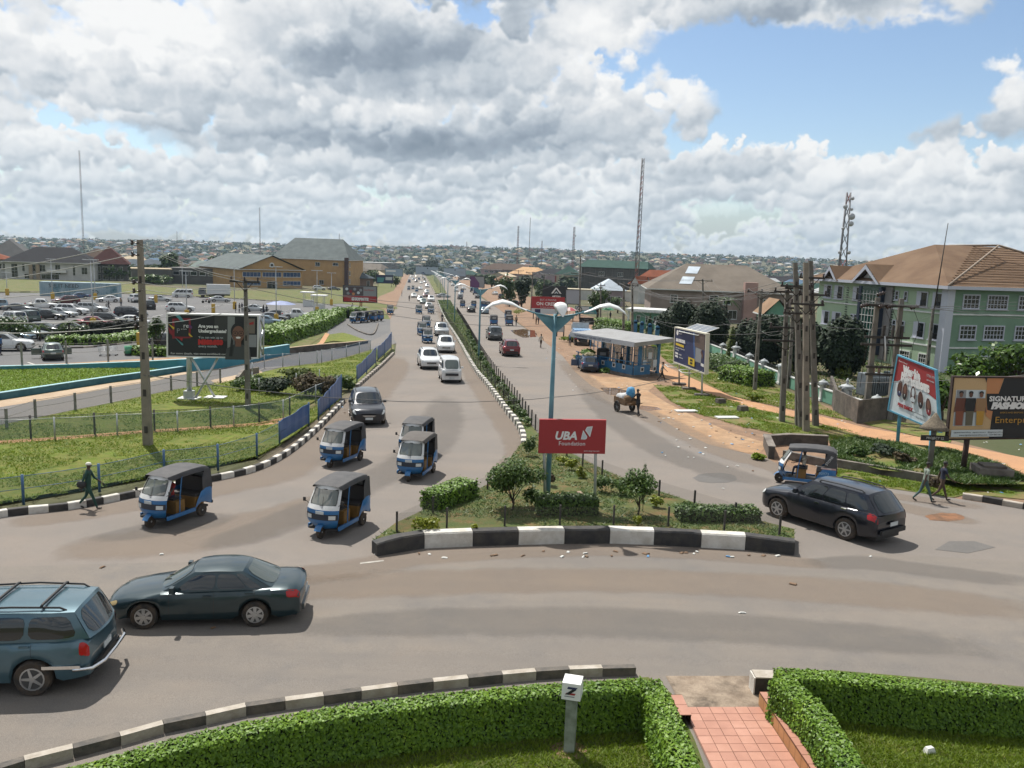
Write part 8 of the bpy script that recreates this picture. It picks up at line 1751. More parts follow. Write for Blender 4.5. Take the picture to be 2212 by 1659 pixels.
BLU=mat('shelter_blue',(.035,.15,.29),rough=.5,var=.25);ALU=mat('shelter_roof_metal',(.30,.30,.30),rough=.45,metal=.3,col2=(.24,.235,.23),vscale=1)
def shelter():
 O=P(1367,815);E=P(1424,812);Fp=P(1313,765);ax=(E-O).normalized();ang=math.atan2(ax.y,ax.x);W=(E-O).length;fy=(Fp-O);D=8.5
 t=thing('bus_shelter','blue framed bus shelter with a broad grey roof slab on the right verge','bus shelter',O,ang);H=above(1352,738,O.y)
 sk=-fy.dot(ax)/max(.1,abs(fy.dot(Vector((-ax.y,ax.x,0)))))*.0
 nb('floor_slab',M_cwall,lambda b,m:b.box((W/2,D/2-.2,.10),(W+.4,D,.24),m),t)
 nb('roof',ALU,lambda b,m:b.add([(-.6,-.7,H-.35),(W+.9,-.7,H-.05),(W+.9,D+.4,H-.05),(-.6,D+.4,H-.35),(-.6,-.7,H+.02),(W+.9,-.7,H+.32),(W+.9,D+.4,H+.32),(-.6,D+.4,H+.02)],[(0,1,5,4),(1,2,6,5),(2,3,7,6),(3,0,4,7),(4,5,6,7),(3,2,1,0)],m),t)
 fs=nb('fascia_board',pr('fascia_white',(.42,.45,.48)),lambda b,m:b.box((-.63,D/2-.15,H-.16),(.05,D+1.0,.44),m),t)
 o=link('lettering',text_mesh('TRANSPARENCY SQUARE CITY BUS STOP',.30,NAVP),fs,(-.665,D-.4,H-.28));o.rotation_euler=(PI/2,0,-PI/2)
 for x,y in((W-.2,.1),(W-.2,D/2),(W-.2,D-.4),(.8,.1)):nb('column',BLU,lambda b,m:b.box((x,y,H/2),(.30,.22,H-.1),m),t)
 gl=mat('shelter_glass',(.20,.26,.27),rough=.08,alpha=.5,spec=.7)
 for y0 in np.linspace(.4,D-1.8,5):
  g=nb('back_pane',gl,lambda b,m:b.box((W-.25,y0+.7,1.55),(.02,1.25,2.1),m),t);nb('pane_frame',BLU,lambda b,m:([b.box((W-.26,y0+.7+s*.65,1.5),(.06,.06,2.3),m)for s in(-1,1)],[b.box((W-.26,y0+.7,z),(.06,1.3,.06),m)for z in(.45,1.5,2.6)]),g)
 for i in range(3):
  x0=.9+i*(W-1.3)/3;nb('side_pane',gl,lambda b,m:(b.box((x0+.4,.02,1.7),((W-1.3)/3-.1,.02,1.9),m),),t);nb('poster',PALE,lambda b,m:b.box((x0+.4,-.01,1.2+.7*(i%2)),(.45,.012,.6),m),t)
 def front(b,m):
  for y in np.arange(.1,D,1.15):b.box((-.05,y,.75),(.09,.09,1.3),m)
  b.box((-.05,D/2,1.35),(.06,D,.07),m);b.box((-.05,D/2,.62),(.07,D,.85),m)
 nb('front_railing',BLU,front,t)
 nb('near_railing',BLU,lambda b,m:(b.box((.9,-.15,.62),(1.9,.06,.95),m),b.box((.9,-.15,1.3),(1.9,.06,.07),m)),t)
 for x,y in((-.11,1.2),(-.11,2.6),(-.11,4.2)):nb('notice',W_FR,lambda b,m:(b.box((x,y,.8),(.02,.42,.42),m),b.box((x-.012,y,.8),(.01,.26,.26),TRIM)),t)
 for x in(.9,2.4):nb('notice',W_FR,lambda b,m:(b.box((x,-.19,.7),(.42,.02,.42),m),b.box((x,-.205,.7),(.26,.01,.26),TRIM)),t)
 nb('bench',mat('bench_wood',(.12,.07,.04),rough=.7),lambda b,m:b.box((W-.8,D/2,.55),(.5,D-2,.08),m),t)
shelter()
a,b_=P(1275,752),P(1328,777)
fence('low blue railing fence beyond the bus shelter, behind the estate car',resample([a,a.lerp(b_,.25),a.lerp(b_,.5),b_],(b_-a).length/6.2),1.35,BLU,None,.05,0,rails=(1.0,.72,.45),rm=BLU,square=True)
for i,(u,v0,v1)in enumerate(((1371,706,725),(1385,709,729),(1402,712,735),(1418,716,742))):
 p=P(u,v1+5);nb('blue_pylon',BLU,lambda b,m:(b.box((0,0,1.2),(.55,.12,2.4),m),b.rev([(.28,-.06),(.28,.06),(0,.06)],m,14,Matrix.Translation((0,0,2.4))@Matrix.Rotation(PI/2,4,'X'))),None,loc=p,label=['farthest','second farthest','third','nearest'][i]+' of four round-topped blue slabs behind the bus shelter roof',cat='pylon',group='round-topped blue slabs behind the shelter')
p=P(2008,1012,.3);t=thing('thatched_sign','little thatch-roofed post with a dark wooden name board on the raised bank','sign',p)
nb('post',CONC2,lambda b,m:b.tube([(0,0,-.3),(0,0,2.2)],.13,m,8),t);nb('thatch',mat('grey_thatch',(.22,.18,.13),rough=1,col2=(.12,.10,.075),vscale=9,bump=1.2,bscale=30),lambda b,m:b.rev([(.05,2.75),(.2,2.5),(.5,2.15),(.68,1.98),(.60,1.95),(.1,2.2)],m,16),t)
nm=nb('name_board',XARM,lambda b,m:b.box((0,-.16,1.55),(1.35,.05,.26),m),t);o=link('lettering',text_mesh('PROJECT 22',.16,M_wpr,'CENTER'),nm,(0,-.19,1.50));o.rotation_euler=(PI/2,0,0)
p=P(2140,1030,.25);t=thing('inspection_pit','square concrete inspection pit with a lid on the raised bank at right','manhole',p,-.15);nb('pit',M_cwall,lambda b,m:b.box((0,0,.15),(1.5,1.2,.7),m),t);nb('lid',M_blackwall,lambda b,m:b.box((0,0,.56),(1.0,.8,.10),m),t)
for(u,v),lb in(((1556,872),'left small concrete stump on the right verge grass'),((1604,888),'right small concrete stump on the right verge grass')):nb('stump',M_blackwall,lambda b,m:b.box((0,0,.15),(.7,.5,.45),m,.3,None,.85),None,loc=P(u,v,.03),label=lb,cat='stump')
for(u,v),lb in(((1482,889),'broken white slab lying on the dirt by the cart'),((1570,903),'pale flat slab lying in the verge grass')):nb('slab',W_FR,lambda b,m:b.box((0,0,.05),(1.5,.6,.08),m,.2),None,loc=P(u,v,.02),label=lb,cat='slab')
nb('stone',mat('white_stone',(.6,.6,.56),rough=.8,var=.3),lambda b,m:b.box((0,0,.05),(.24,.14,.12),m,.3,None,.6),None,loc=P(2007,1625,.03),label='white stone lying on the near right lawn',cat='stone')
nb('pipe_stub',galv,lambda b,m:b.tube([(0,0,0),(0,0,.42)],.03,m,8),None,loc=P(1376,1553,.03),label='thin grey pipe stub in the near lawn inside the hedge corner',cat='pipe')
nb('plank',mat('weathered_plank',(.30,.22,.16),rough=.9,var=.3),lambda b,m:b.box((0,0,.05),(.16,1.9,.05),m,.25),None,loc=P(1267,1080,.42),label='weathered plank lying on the planted median nose',cat='plank')
def umbrella(label,px,H,r,mats_):
 t=thing('parasol',label,'parasol',P(*px));nb('pole',galv,lambda b,m:b.tube([(0,0,0),(0,0,H)],.03,m,5),t)
 for k in range(8):
  a0,a1=k*PI/4,(k+1)*PI/4;nb('panel',mats_[k%len(mats_)],lambda b,m:b.add([(0,0,H+.05)]+[(r*f*math.cos(a),r*f*math.sin(a),H-.55*f*f)for f in(.5,1)for a in(a0,a1)],[(0,1,2),(1,3,4,2)],m),t)
umbrella('red and white striped parasol by the teal sign',(1230,693),2.6,1.5,[pr('parasol_red',(.32,.03,.05)),pr('parasol_pink',(.35,.25,.25))]);umbrella('green parasol in front of the mint gatehouse',(1312,690),2.5,1.5,[pr('parasol_green',(.03,.20,.09))]);umbrella('big blue parasol beside the white pickup in the lot',(607,684),2.7,2.6,[pr('parasol_blue',(.14,.18,.34)),pr('parasol_blue2',(.17,.21,.36))])
for(u,v),lb in(((791-140,662),'white ticket kiosk at the far end of the lot, left one'),((690,672),'white ticket kiosk at the far end of the lot, right one')):
 if u==651:u=666
 t=thing('kiosk',lb,'kiosk',P(u,v));nb('booth',W_FR,lambda b,m:b.box((0,0,.7),(2.0,1.6,1.4),m),t);nb('roof',WHT,lambda b,m:b.box((0,0,3.1),(3.0,2.4,.22),m),t);nb('post',galv,lambda b,m:[b.box((x,y,2.2),(.1,.1,1.8),m)for x in(-.9,.9)for y in(-.7,.7)],t)
p=P(243,779-3,.012)
def trolley(label,px,a):
 t=thing('shopping_trolley',label,'trolley',P(*px),a);nb('basket',galv,lambda b,m:([b.tube([(x,-.25,z),(x,.25,z)],.012,m,3)for x in np.linspace(-.4,.4,8)for z in(.5,)]+[b.tube([(-.42,s*.25,z),(.42,s*.22,z)],.014,m,3)for s in(-1,1)for z in(.5,.62,.74,.86)]+[b.tube([(x,s*.25,.5),(x,s*.25,.88)],.012,m,3)for s in(-1,1)for x in np.linspace(-.4,.4,7)]),t);nb('frame',galv,lambda b,m:[b.tube([(-.5,s*.24,1.0),(-.42,s*.24,.5),(-.35,s*.24,.12),(.4,s*.22,.12)],.018,m,4)for s in(-1,1)],t);nb('castor',TYRE,lambda b,m:[b.box((x,s*.22,.06),(.12,.05,.12),m)for x in(-.35,.4)for s in(-1,1)],t);nb('handle',TRIM,lambda b,m:b.tube([(-.5,-.27,1.0),(-.5,.27,1.0)],.022,m,5),t)
trolley('shopping trolley standing in the lot, left one',(226,769),.3);trolley('shopping trolley standing in the lot, right one',(242,768),.1)
t=thing('litter_bin','green mesh litter bin beside the shopping trolleys','bin',P(277,768));nb('bin',mat('bin_green',(.08,.30,.17),rough=.6),lambda b,m:b.rev([(.25,.2),(.33,.9),(.30,.9),(.22,.22)],m,12),t);nb('stand',TRIM,lambda b,m:b.box((0,0,.1),(.45,.45,.2),m),t)
for(u,v),lb in(((303,752),'yellow bollard beside the concrete pole'),((337,654),'yellow and blue post by the silver saloon'),((461,676),'yellow marker box above the dark billboard edge')):nb('bollard',YB,lambda b,m:b.box((0,0,.8),(.5,.5,1.6),m),None,loc=P(u,v,.01),label=lb,cat='bollard')
# ------ people and the cart
C_=SHIRT
w_=person('man in dark green with a white cap and bag walking along the left kerb','walk',P(193,1099,.01),.12,C_['green'],C_['green'],C_['green'],hair=mat('white_cap',(.6,.58,.5),rough=.9))
hd_=POSES['walk']['head'];nb('shoulder_bag',TRIM,lambda b,m:(b.rev([(.05,-.16),(.15,-.1),(.17,0),(.13,.1),(.03,.13)],m,8,Matrix.Translation((-.16,-.20,.98))@Matrix.Diagonal((1,.5,1,1))),b.tube([(-.14,-.22,1.05),(-.05,-.15,1.48),(.06,.05,1.36)],.012,m,4)),w_)
person('man in pale sage clothes walking right behind the black SUV','walk',P(1994,1084,.01),-.06,C_['sage'],mat('cloth_teal',(.05,.09,.09),rough=.9),None)
person('man in a dark top walking right, just ahead of the sage clothed one','walk2',P(2031,1081,.01),-.06,C_['navy'],C_['brown'],None)
person('man in a white shirt and dark trousers standing by the bus shelter railing','stand',P(1332,801),2.6,C_['white'],C_['navy'],C_['white']);person('man in dark clothes standing beside the white shirted one at the shelter','stand',P(1341,805),2.2,C_['black'],C_['brown'],C_['black'])
person('woman in a grey top walking on the dirt path right of the bus shelter','walk',P(1429,824),-.3,C_['grey'],C_['black'],C_['grey']);person('man in a blue shirt standing at the left rear corner of the blue lorry','stand',P(1231,748),1.2,C_['blue'],C_['navy'])
for px,k,a,s,l,lb in(((1168,752),'walk',-1.2,'cream','brown','person in a cream top walking on the dirt edge near the puddle'),((1158,701),'stand',.5,'cream','brown','left of two people standing beyond the puddle'),((1163,701),'stand',2.5,'red','navy','right of two people standing beyond the puddle'),((1115,704),'stand',2.0,'khaki','navy','person standing beside the tricycle stopped at the puddle'),((1119,671),'walk',1.2,'black','black','person in black walking by the grass tuft on the right dirt'),((231,672),'walk',.2,'white','black','person in a white top walking right of the silver SUV in the lot'),((235,671),'walk',.2,'black','navy','person in dark clothes beside the white topped one in the lot'),((262,664),'stand',-1.5,'khaki','navy','person standing alone left of the concrete pole in the lot'),((509,676),'stand',0,'navy','black','left of three people standing above the dark billboard'),((517,676),'stand',.8,'black','navy','middle of three people standing above the dark billboard'),((523,675),'stand',2,'navy','grey','right of three people standing above the dark billboard'),((569,680),'stand',1,'black','navy','left of two people by the pale cars right of the billboard'),((576,681),'stand',-1,'navy','black','right of two people by the pale cars right of the billboard'),((2,766),'stand',0,'blue','navy','person beside the white SUV at the left edge'),((884,651),'walk',-1.4,'black','black','person in black walking on the left dirt edge of the far road'),((868,640),'stand',0,'brown','navy','person with a barrow on the left dirt edge of the far road'),((761,674),'stand',-1,'white','grey','person in white behind the parked tricycles'),((1237,696),'stand',1,'red','black','person in red standing under the striped parasol'),((1318,692),'stand',2,'navy','black','person near the green parasol')):
 person(lb,k,P(*px),a,C_[s],C_[l],None,None,1.0,False)
def cart():
 p=P(1350,890);h=road_dir(p)+.25;t=thing('hand_cart','wooden two-wheeled hand cart loaded with sacks, pushed up the right dirt edge','cart',p,h);wd=mat('cart_wood',(.17,.10,.05),rough=.85,var=.4)
 nb('bed',wd,lambda b,m:(b.box((0,0,.62),(1.5,.95,.08),m),[b.box((0,s*.46,.82),(1.5,.04,.36),m)for s in(-1,1)],b.box((.73,0,.82),(.04,.9,.36),m),b.box((-.73,0,.75),(.04,.9,.22),m)),t)
 for s in(-1,1):
  nb('shaft',wd,lambda b,m:b.tube([(-.6,s*.35,.62),(-1.5,s*.38,.85)],.028,m,5),t);ax=Matrix.Translation((.1,s*.58,.40))@Matrix.Rotation(-PI/2,4,'X')
  nb('wheel',TYRE,lambda b,m:(b.rev([(.33,-.04),(.40,-.03),(.40,.03),(.33,.04),(.33,-.04)],m,18,ax),[b.tube([(.1,s*.58,.4),(.1+.34*math.cos(a),s*.58,.4+.34*math.sin(a))],.012,RIM,3)for a in np.linspace(0,5.5,8)]),t)
 ca,sa=math.cos(h),math.sin(h)
 def sack(x,y,z,sx,sy,sz,m,lb,nm='sack'):
  r=random.Random(int(x*100+y*10));q=MB();q.rev([(.02,-.5),(.35,-.46),(.5,-.2),(.48,.15),(.36,.42),(.08,.5)],m,10,Matrix.Diagonal((sx,sy,sz,1)))
  q.v=[(a+r.uniform(-.03,.03),b+r.uniform(-.03,.03),c+r.uniform(-.02,.02))for a,b,c in q.v];q.obj(nm,None,None,loc=(p.x+x*ca-y*sa,p.y+x*sa+y*ca,z),rz=h,label=lb,cat='sack')
 wm=mat('white_sackcloth',(.60,.60,.60),rough=.8,col2=(.36,.37,.38),vscale=6,bump=.6);bm_=mat('blue_tarp_sack',(.04,.20,.40),rough=.6,col2=(.09,.32,.52),vscale=5,bump=.6);bw=mat('brown_sackcloth',(.20,.12,.06),rough=.9,var=.3)
 sack(.35,.2,.98,.75,.55,.55,wm,'white sack at the front of the hand cart load');sack(-.1,.22,1.02,.7,.5,.6,wm,'white sack in the middle of the hand cart load');sack(.2,-.22,1.0,.8,.5,.6,wm,'white sack on the right of the hand cart load');sack(-.42,.12,.95,.5,.6,.5,bw,'brown sack at the rear of the hand cart load');sack(-.30,-.18,1.38,.62,.62,.75,bm_,'big blue tarpaulin bundle on top of the hand cart load')
 q=Vector((p.x-1.65*ca,p.y-1.65*sa,.01));person('man in black pushing the loaded hand cart','push',q,h,C_['black'],C_['black'],None)
cart()
prd=leaf_mat('plantain_green',(.05,.12,.015),(.16,.26,.05),(.30,.34,.10),.5,.1)
def bundle(label,loc,rx,ry,rz_,n,size,m,cat='produce',name='plantain_bundle',lift=0):
 r=np.random.default_rng(int(abs(loc[0]*91)+n));d=r.normal(size=(n,3));d/=np.linalg.norm(d,axis=1)[:,None];d[:,2]=np.abs(d[:,2]);C=d*r.uniform(.6,1,n)[:,None]*np.array([rx,ry,rz_])+np.array([0,0,.05]);V,F=leaves(C,size,.4,2.0,d,n)
 link(name,np_mesh(name,V,F,[m]),None,loc,0,label,cat)
e=ew.location;he=ew.rotation_euler.z
bundle('green plantain bunches tied on the roof of the blue estate car',(e.x+.2*math.cos(he),e.y+.2*math.sin(he),e.z-T(e.y)+1.52),.75,.65,.42,260,.22,prd);bundle('pale bundle on the rear of the estate car roof',(e.x-.9*math.cos(he),e.y-.9*math.sin(he),e.z-T(e.y)+1.50),.5,.5,.2,120,.2,leaf_mat('dry_bundle',(.30,.26,.15),(.45,.40,.25)),name='bundle')
bundle('heap of green plantains on the ground behind the estate car',P(1310,805),.75,.5,.45,240,.24,prd)
nb('water_pack',MATS['blue_shrink_wrap'],lambda b,m:[b.box((-.35+.7*i,0,.13),(.62,.4,.26),m)for i in range(1)],None,loc=P(1291,802),label='pack of blue bottled water on the ground behind the estate car',cat='water pack')
# ------ plants
LF=dict(hedge=leaf_mat('hedge_leaf',(.045,.105,.005),(.135,.235,.012),(.20,.29,.025),.5,.08),shrub=leaf_mat('shrub_leaf',(.022,.055,.010),(.075,.13,.018),(.13,.17,.03),.5,.2),croton=leaf_mat('croton_leaf',(.12,.16,.012),(.26,.28,.02),(.36,.33,.03),.45,.25),dark=leaf_mat('dark_conifer',(.006,.016,.006),(.020,.040,.013),None,.7,.08),tree=leaf_mat('broad_leaf',(.016,.040,.008),(.060,.105,.016),(.10,.13,.03),.4,.2),gloss=leaf_mat('glossy_leaf',(.022,.060,.008),(.085,.15,.016),(.15,.2,.03),.25,.2),brown=leaf_mat('dry_scrub',(.035,.028,.016),(.10,.075,.035),(.09,.11,.03),.8,.1),lime=leaf_mat('lime_conifer',(.045,.075,.012),(.12,.15,.025),None,.6,.2),blackh=leaf_mat('black_hedge_leaf',(.008,.010,.008),(.022,.026,.018),None,.8,.05),grass=leaf_mat('grass_blade',(.085,.145,.006),(.18,.245,.014),(.25,.24,.05),.6,.3),ground=leaf_mat('groundcover_leaf',(.030,.070,.012),(.085,.14,.022),(.13,.16,.04),.5,.2))
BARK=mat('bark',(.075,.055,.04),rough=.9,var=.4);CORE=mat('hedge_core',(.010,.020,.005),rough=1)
def crown_pts(n,rx,ry,rz,shape,r,nb=7):
 if shape=='cone':
  f=1-np.sqrt(r.uniform(0,1,n));a=r.uniform(0,2*PI,n);rad=(1-f)**.8*(1-.25*(f<.08))*r.uniform(.75,1.02,n);C=np.stack([rx*rad*np.cos(a),ry*rad*np.sin(a),-rz+2*rz*f],1);d=np.stack([np.cos(a),np.sin(a),0*a+.35],1);return C,d
 if shape=='dome':
  d=r.normal(size=(n,3));d/=np.linalg.norm(d,axis=1)[:,None];q=r.uniform(.78,1.02,n)*(1+.10*np.sin(5*np.arctan2(d[:,1],d[:,0])+3*d[:,2]));return d*q[:,None]*np.array([rx,ry,rz]),d
 ce=r.normal(size=(nb,3));ce/=np.linalg.norm(ce,axis=1)[:,None];ce*=r.uniform(.25,.72,nb)[:,None];sz=r.uniform(.32,.55,nb)
 k=r.integers(0,nb,n);d=r.normal(size=(n,3));d/=np.linalg.norm(d,axis=1)[:,None];q=r.uniform(.35,1,n)**.6
 return(ce[k]+d*(sz[k]*q)[:,None])*np.array([rx,ry,rz]),d
def plant(name,label,cat,u,vb,vt,wpx,lm,n,size,shape='clump',clear=.3,z=0.0,trunk=.06,group=None,depth=None,nb_=9,seed=None):
 b=P(u,vb,z);s=FPX/b.y;H=above(u,vt,b.y)-z;rx=wpx/s/2;ry=rx if depth is None else depth/2;ch=H*(1-clear)/2;cz=H-ch
 r=np.random.default_rng(int(u*7+vb)if seed is None else seed);t=thing(name,label,cat,b,0,group)
 C,d=crown_pts(n,rx,ry,ch,shape,r,nb_);C=C+np.array([0,0,cz]);C[:,2]=np.maximum(C[:,2],.03)
 V,F=leaves(C,size,.25,1.5,d*.7,int(u));link('crown' if trunk else 'foliage',np_mesh('crown',V,F,[lm]),t)
 if shape in('dome','cone'):nb('inner_branches',CORE,lambda q,m:q.rev([(.02,cz-ch*.9)]+[(rx*.80*(math.cos(a)if shape=='dome' else(1-(math.sin(a)+1)/2)**.8),cz+ch*.86*math.sin(a))for a in np.linspace(-1.2,1.4,7)]+[(.02,cz+ch*.9)],m,10),t)
 if trunk:
  def tr(q,m):
   q.tube([(0,0,-.1),(rx*.05,0,H*clear*.6),(0,0,H*clear+ch*.4)],[trunk*1.3,trunk,trunk*.6],m,6)
   for k in range(6):a=k*1.05+u;q.tube([(0,0,H*clear*(.55+.08*k)),(rx*.3*math.cos(a),ry*.3*math.sin(a),H*clear+ch*.45),(rx*.62*math.cos(a),ry*.62*math.sin(a),cz+ch*.25*(k%3-.6))],[trunk*.6,trunk*.4,trunk*.15],m,5)
  nb('trunk',BARK,tr,t)
 return t
def hedge(label,line,w,h,dens,size,lm,z=0.0,base=0.0,seed=1,name='hedge',wav=.02):
 """clipped hedge along a line: dark core, leaves on top, sides and ends"""
 pts=smooth_line([Vector((x,y,0))for x,y in line],4)if len(line)>2 else[Vector((x,y,0))for x,y in line];o=pts[0].copy();t=thing(name,label,'hedge',(o.x,o.y,z));r=np.random.default_rng(seed);C=[];D=[];q=MB()
 lo,hi=offset_line(pts,-w*.42),offset_line(pts,w*.42);vs=[];fs=[]
 for i in range(len(pts)):
  for p,zz in((lo[i],-.1),(lo[i],h*.93),(hi[i],h*.93),(hi[i],-.1)):vs.append(Vector((p.x-o.x,p.y-o.y,zz+T(p.y)-T(o.y))))
 for i in range(len(pts)-1):
  for j in range(3):fs.append((i*4+j,i*4+j+1,(i+1)*4+j+1,(i+1)*4+j))
  a,b=pts[i],pts[i+1];L=(b-a).length;tt=(b-a).normalized();nn=Vector((-tt.y,tt.x,0))
  for face,area in((0,w),(1,h),(2,h)):
   k=r.poisson(L*area*dens)
   if not k:continue
   s=r.uniform(0,L,k);e=r.uniform(-1,1,k)
   if face==0:off=e*w/2;zz=h+r.normal(0,wav,k);dd=np.tile([0,0,1.],(k,1))
   else:sg=1 if face==1 else-1;off=sg*(w/2+r.normal(0,wav,k));zz=h*(e+1)/2;dd=np.tile([nn.x*sg,nn.y*sg,.15],(k,1))
   x=a.x+tt.x*s+nn.x*off;y=a.y+tt.y*s+nn.y*off;C.append(np.stack([x-o.x,y-o.y,zz+T(0)-SLOPE*y-T(o.y)],1));D.append(dd)
 for i,sg in((0,-1),(-1,1)):
  p=pts[i];tt=(pts[1]-pts[0]).normalized()*-1 if i==0 else(pts[-1]-pts[-2]).normalized();nn=Vector((-tt.y,tt.x,0));k=int(w*h*dens);e=r.uniform(-.5,.5,k)*w;zz=r.uniform(0,h,k)
  C.append(np.stack([p.x+nn.x*e-o.x,p.y+nn.y*e-o.y,zz-SLOPE*(p.y-o.y)],1));D.append(np.tile([tt.x,tt.y,.15],(k,1)))
 n=len(pts);q.add(vs,fs+[(0,3,2,1),(4*n-4,4*n-3,4*n-2,4*n-1)],CORE);q.obj('core',t)
 V,F=leaves(np.concatenate(C),size,.05,1.5,np.concatenate(D)*.9,seed);link('foliage',np_mesh('foliage',V,F,[lm]),t);return t
def GZ(z,*p):return[P2(u,v,z)for u,v in p]
hedge('long clipped hedge along the near round island from the left corner to the tiled path',GZ(.95,(60,1690),(200,1660),(312,1625),(469,1585),(691,1543),(900,1515),(1100,1494),(1250,1483),(1395,1474)),.46,.92,1300,.052,LF['hedge'],seed=1)
hedge('clipped hedge running down the left side of the tiled path',GZ(.95,(1402,1466),(1424,1505),(1450,1562),(1480,1655),(1510,1760)),.46,.92,1300,.052,LF['hedge'],seed=2)
hedge('clipped hedge along the near round island right of the tiled path',GZ(.95,(1680,1452),(1760,1455),(1870,1465),(2039,1481),(2212,1494),(2400,1512)),.46,.92,1300,.052,LF['hedge'],seed=3)
hedge('clipped hedge running down the right side of the tiled path',GZ(.95,(1684,1462),(1725,1494),(1772,1545),(1828,1635),(1890,1760)),.48,.92,1300,.052,LF['hedge'],seed=4)
def inside(poly,x,y):
 c=np.zeros(len(x),bool);n=len(poly)
 for i in range(n):
  (x1,y1),(x2,y2)=poly[i],poly[i-1];c^=((y1>y)!=(y2>y))&(x<(x2-x1)*(y-y1)/(y2-y1+1e-12)+x1)
 return c
def turf(name,poly,n,size,lm,z,seed=0,tall=1.5,patchy=0.0):
 """grass or ground cover: upright blades over a polygon"""
 r=np.random.default_rng(seed);a=np.array(poly);lo,hi=a.min(0),a.max(0);x=r.uniform(lo[0],hi[0],n);y=r.uniform(lo[1],hi[1],n);k=inside(poly,x,y)
 if patchy:k&=(perlin(x*.35+50,y*.35+50,seed+3)+.5*perlin(x*1.1,y*1.1,seed+4))>-patchy
 x,y=x[k],y[k];m=len(x);s=size*r.uniform(.5,1.3,m);an=r.uniform(0,2*PI,m);lx,ly=r.normal(0,.9,m),r.normal(0,.9,m);zz=z+T0-SLOPE*y
 B1=np.stack([x-np.cos(an)*s*.22,y-np.sin(an)*s*.22,zz],1);B2=np.stack([x+np.cos(an)*s*.22,y+np.sin(an)*s*.22,zz],1);Tp=np.stack([x+lx*s,y+ly*s,zz+s*tall*.8],1)
 return link(name,np_mesh(name,np.stack([B1,B2,Tp],1).reshape(-1,3),np.arange(3*m).reshape(-1,3),[lm]),kind='stuff')
turf('near_grass',G((-60,1720),(300,1640),(700,1570),(1100,1515),(1390,1490),(1440,1560),(1490,1680),(1480,1800),(-200,1800)),90000,.055,LF['grass'],.03,1)
turf('near_grass',G((1760,1490),(2039,1500),(2300,1520),(2500,1800),(1960,1800)),50000,.055,LF['grass'],.03,2)
turf('lawn_grass',G((-200,1140),(0,1096),(165,1068),(330,1038),(450,1016),(553,994),(628,955),(690,905),(740,862),(720,858),(640,905),(553,920),(312,936),(120,951),(0,960),(-200,1020)),60000,.10,LF['grass'],.11,3,1.0,.3)
turf('lawn_grass',G((-200,1020),(0,956),(120,948),(312,933),(553,917),(620,903),(690,860),(770,815),(838,755),(790,764),(695,788),(540,815),(372,847),(240,875),(80,907),(0,923),(-200,970)),60000,.12,LF['grass'],.07,4,1.0,.3)
turf('kerbed_grass',G((-200,875),(0,856),(160,834),(320,812),(400,801),(310,796),(0,799),(-200,810)),30000,.14,LF['grass'],.06,5,1.0)
turf('verge_weeds',G((1412,832),(1480,838),(1560,860),(1660,890),(1760,915),(1850,935),(1858,947),(1790,952),(1700,948),(1620,928),(1520,900),(1450,870)),40000,.13,LF['grass'],.03,6,1.0,.1)
turf('verge_weeds',G((1488,744),(1660,832),(1800,890),(1850,912),(1680,880),(1580,857),(1440,782),(1400,742),(1430,728)),40000,.15,LF['grass'],.03,7,1.1,.2)
turf('bank_weeds',G((1790,967),(1850,957),(1950,972),(2060,987),(2160,1017),(2212,1047),(2212,1062),(2080,1062),(2000,1040),(1900,1028),(1800,1002)),30000,.15,LF['ground'],.35,8,1.2,.4)
turf('verge_weeds',G((1791,1042),(1909,1052),(2059,1074),(2100,1060),(2230,1075),(2230,1040),(2100,1050),(1990,1046),(1900,1030),(1790,1012)),26000,.11,LF['grass'],.03,9,1.0,.1)
turf('yard_grass',[(26,60),(44,52),(120,60),(120,130),(40,150),(22,92)],60000,.35,LF['ground'],-.05,10,1.0,.3)
turf('groundcover',NOSE,60000,.085,LF['ground'],.40,11,.9,.28)
med_poly=[tuple(p)for p in MED_L[1:]]+[tuple(p)for p in reversed(MED_R[1:])];turf('median_grass',med_poly,260000,.15,LF['ground'],.24,12,1.1)
turf('median_grass',[tuple(p)for p in MED_L2]+[tuple(p)for p in reversed(MED_R2)],60000,.4,LF['ground'],.24,13,1.1)
plant('shrub_tree','round leafy small tree left of the red board on the median nose','tree',1106,1102,978,138,LF['shrub'],4200,.085,'clump',.22,.4,.035,nb_=14)
plant('shrub_tree','open small tree with a tall spike right of the red board on the median nose','tree',1378,1112,1012,108,LF['shrub'],1700,.08,'clump',.30,.4,.03,nb_=11);plant('spike_shoot','upright leafy shoot rising from the open small tree','plant',1388,1104,980,16,LF['shrub'],220,.07,'clump',.1,.4,.012)
def boxh(lb,u0,u1,vb,h,dep,lm=LF['shrub'],z=.4,size=.075,dens=420):hedge(lb,G((u0,vb),(u1,vb)),dep,h,dens,size,lm,z,seed=int(u0),wav=.05)
boxh('clipped block hedge under the red board behind the front kerb',1158,1286,1130,.62,.9);boxh('long low clipped hedge at the right end of the median nose',1462,1632,1144,.42,.8);hedge('clipped hedge slanting along the left side of the median nose',G((930,1122),(1012,1088)),.9,.6,420,.075,LF['hedge'],.4,seed=31,wav=.05)
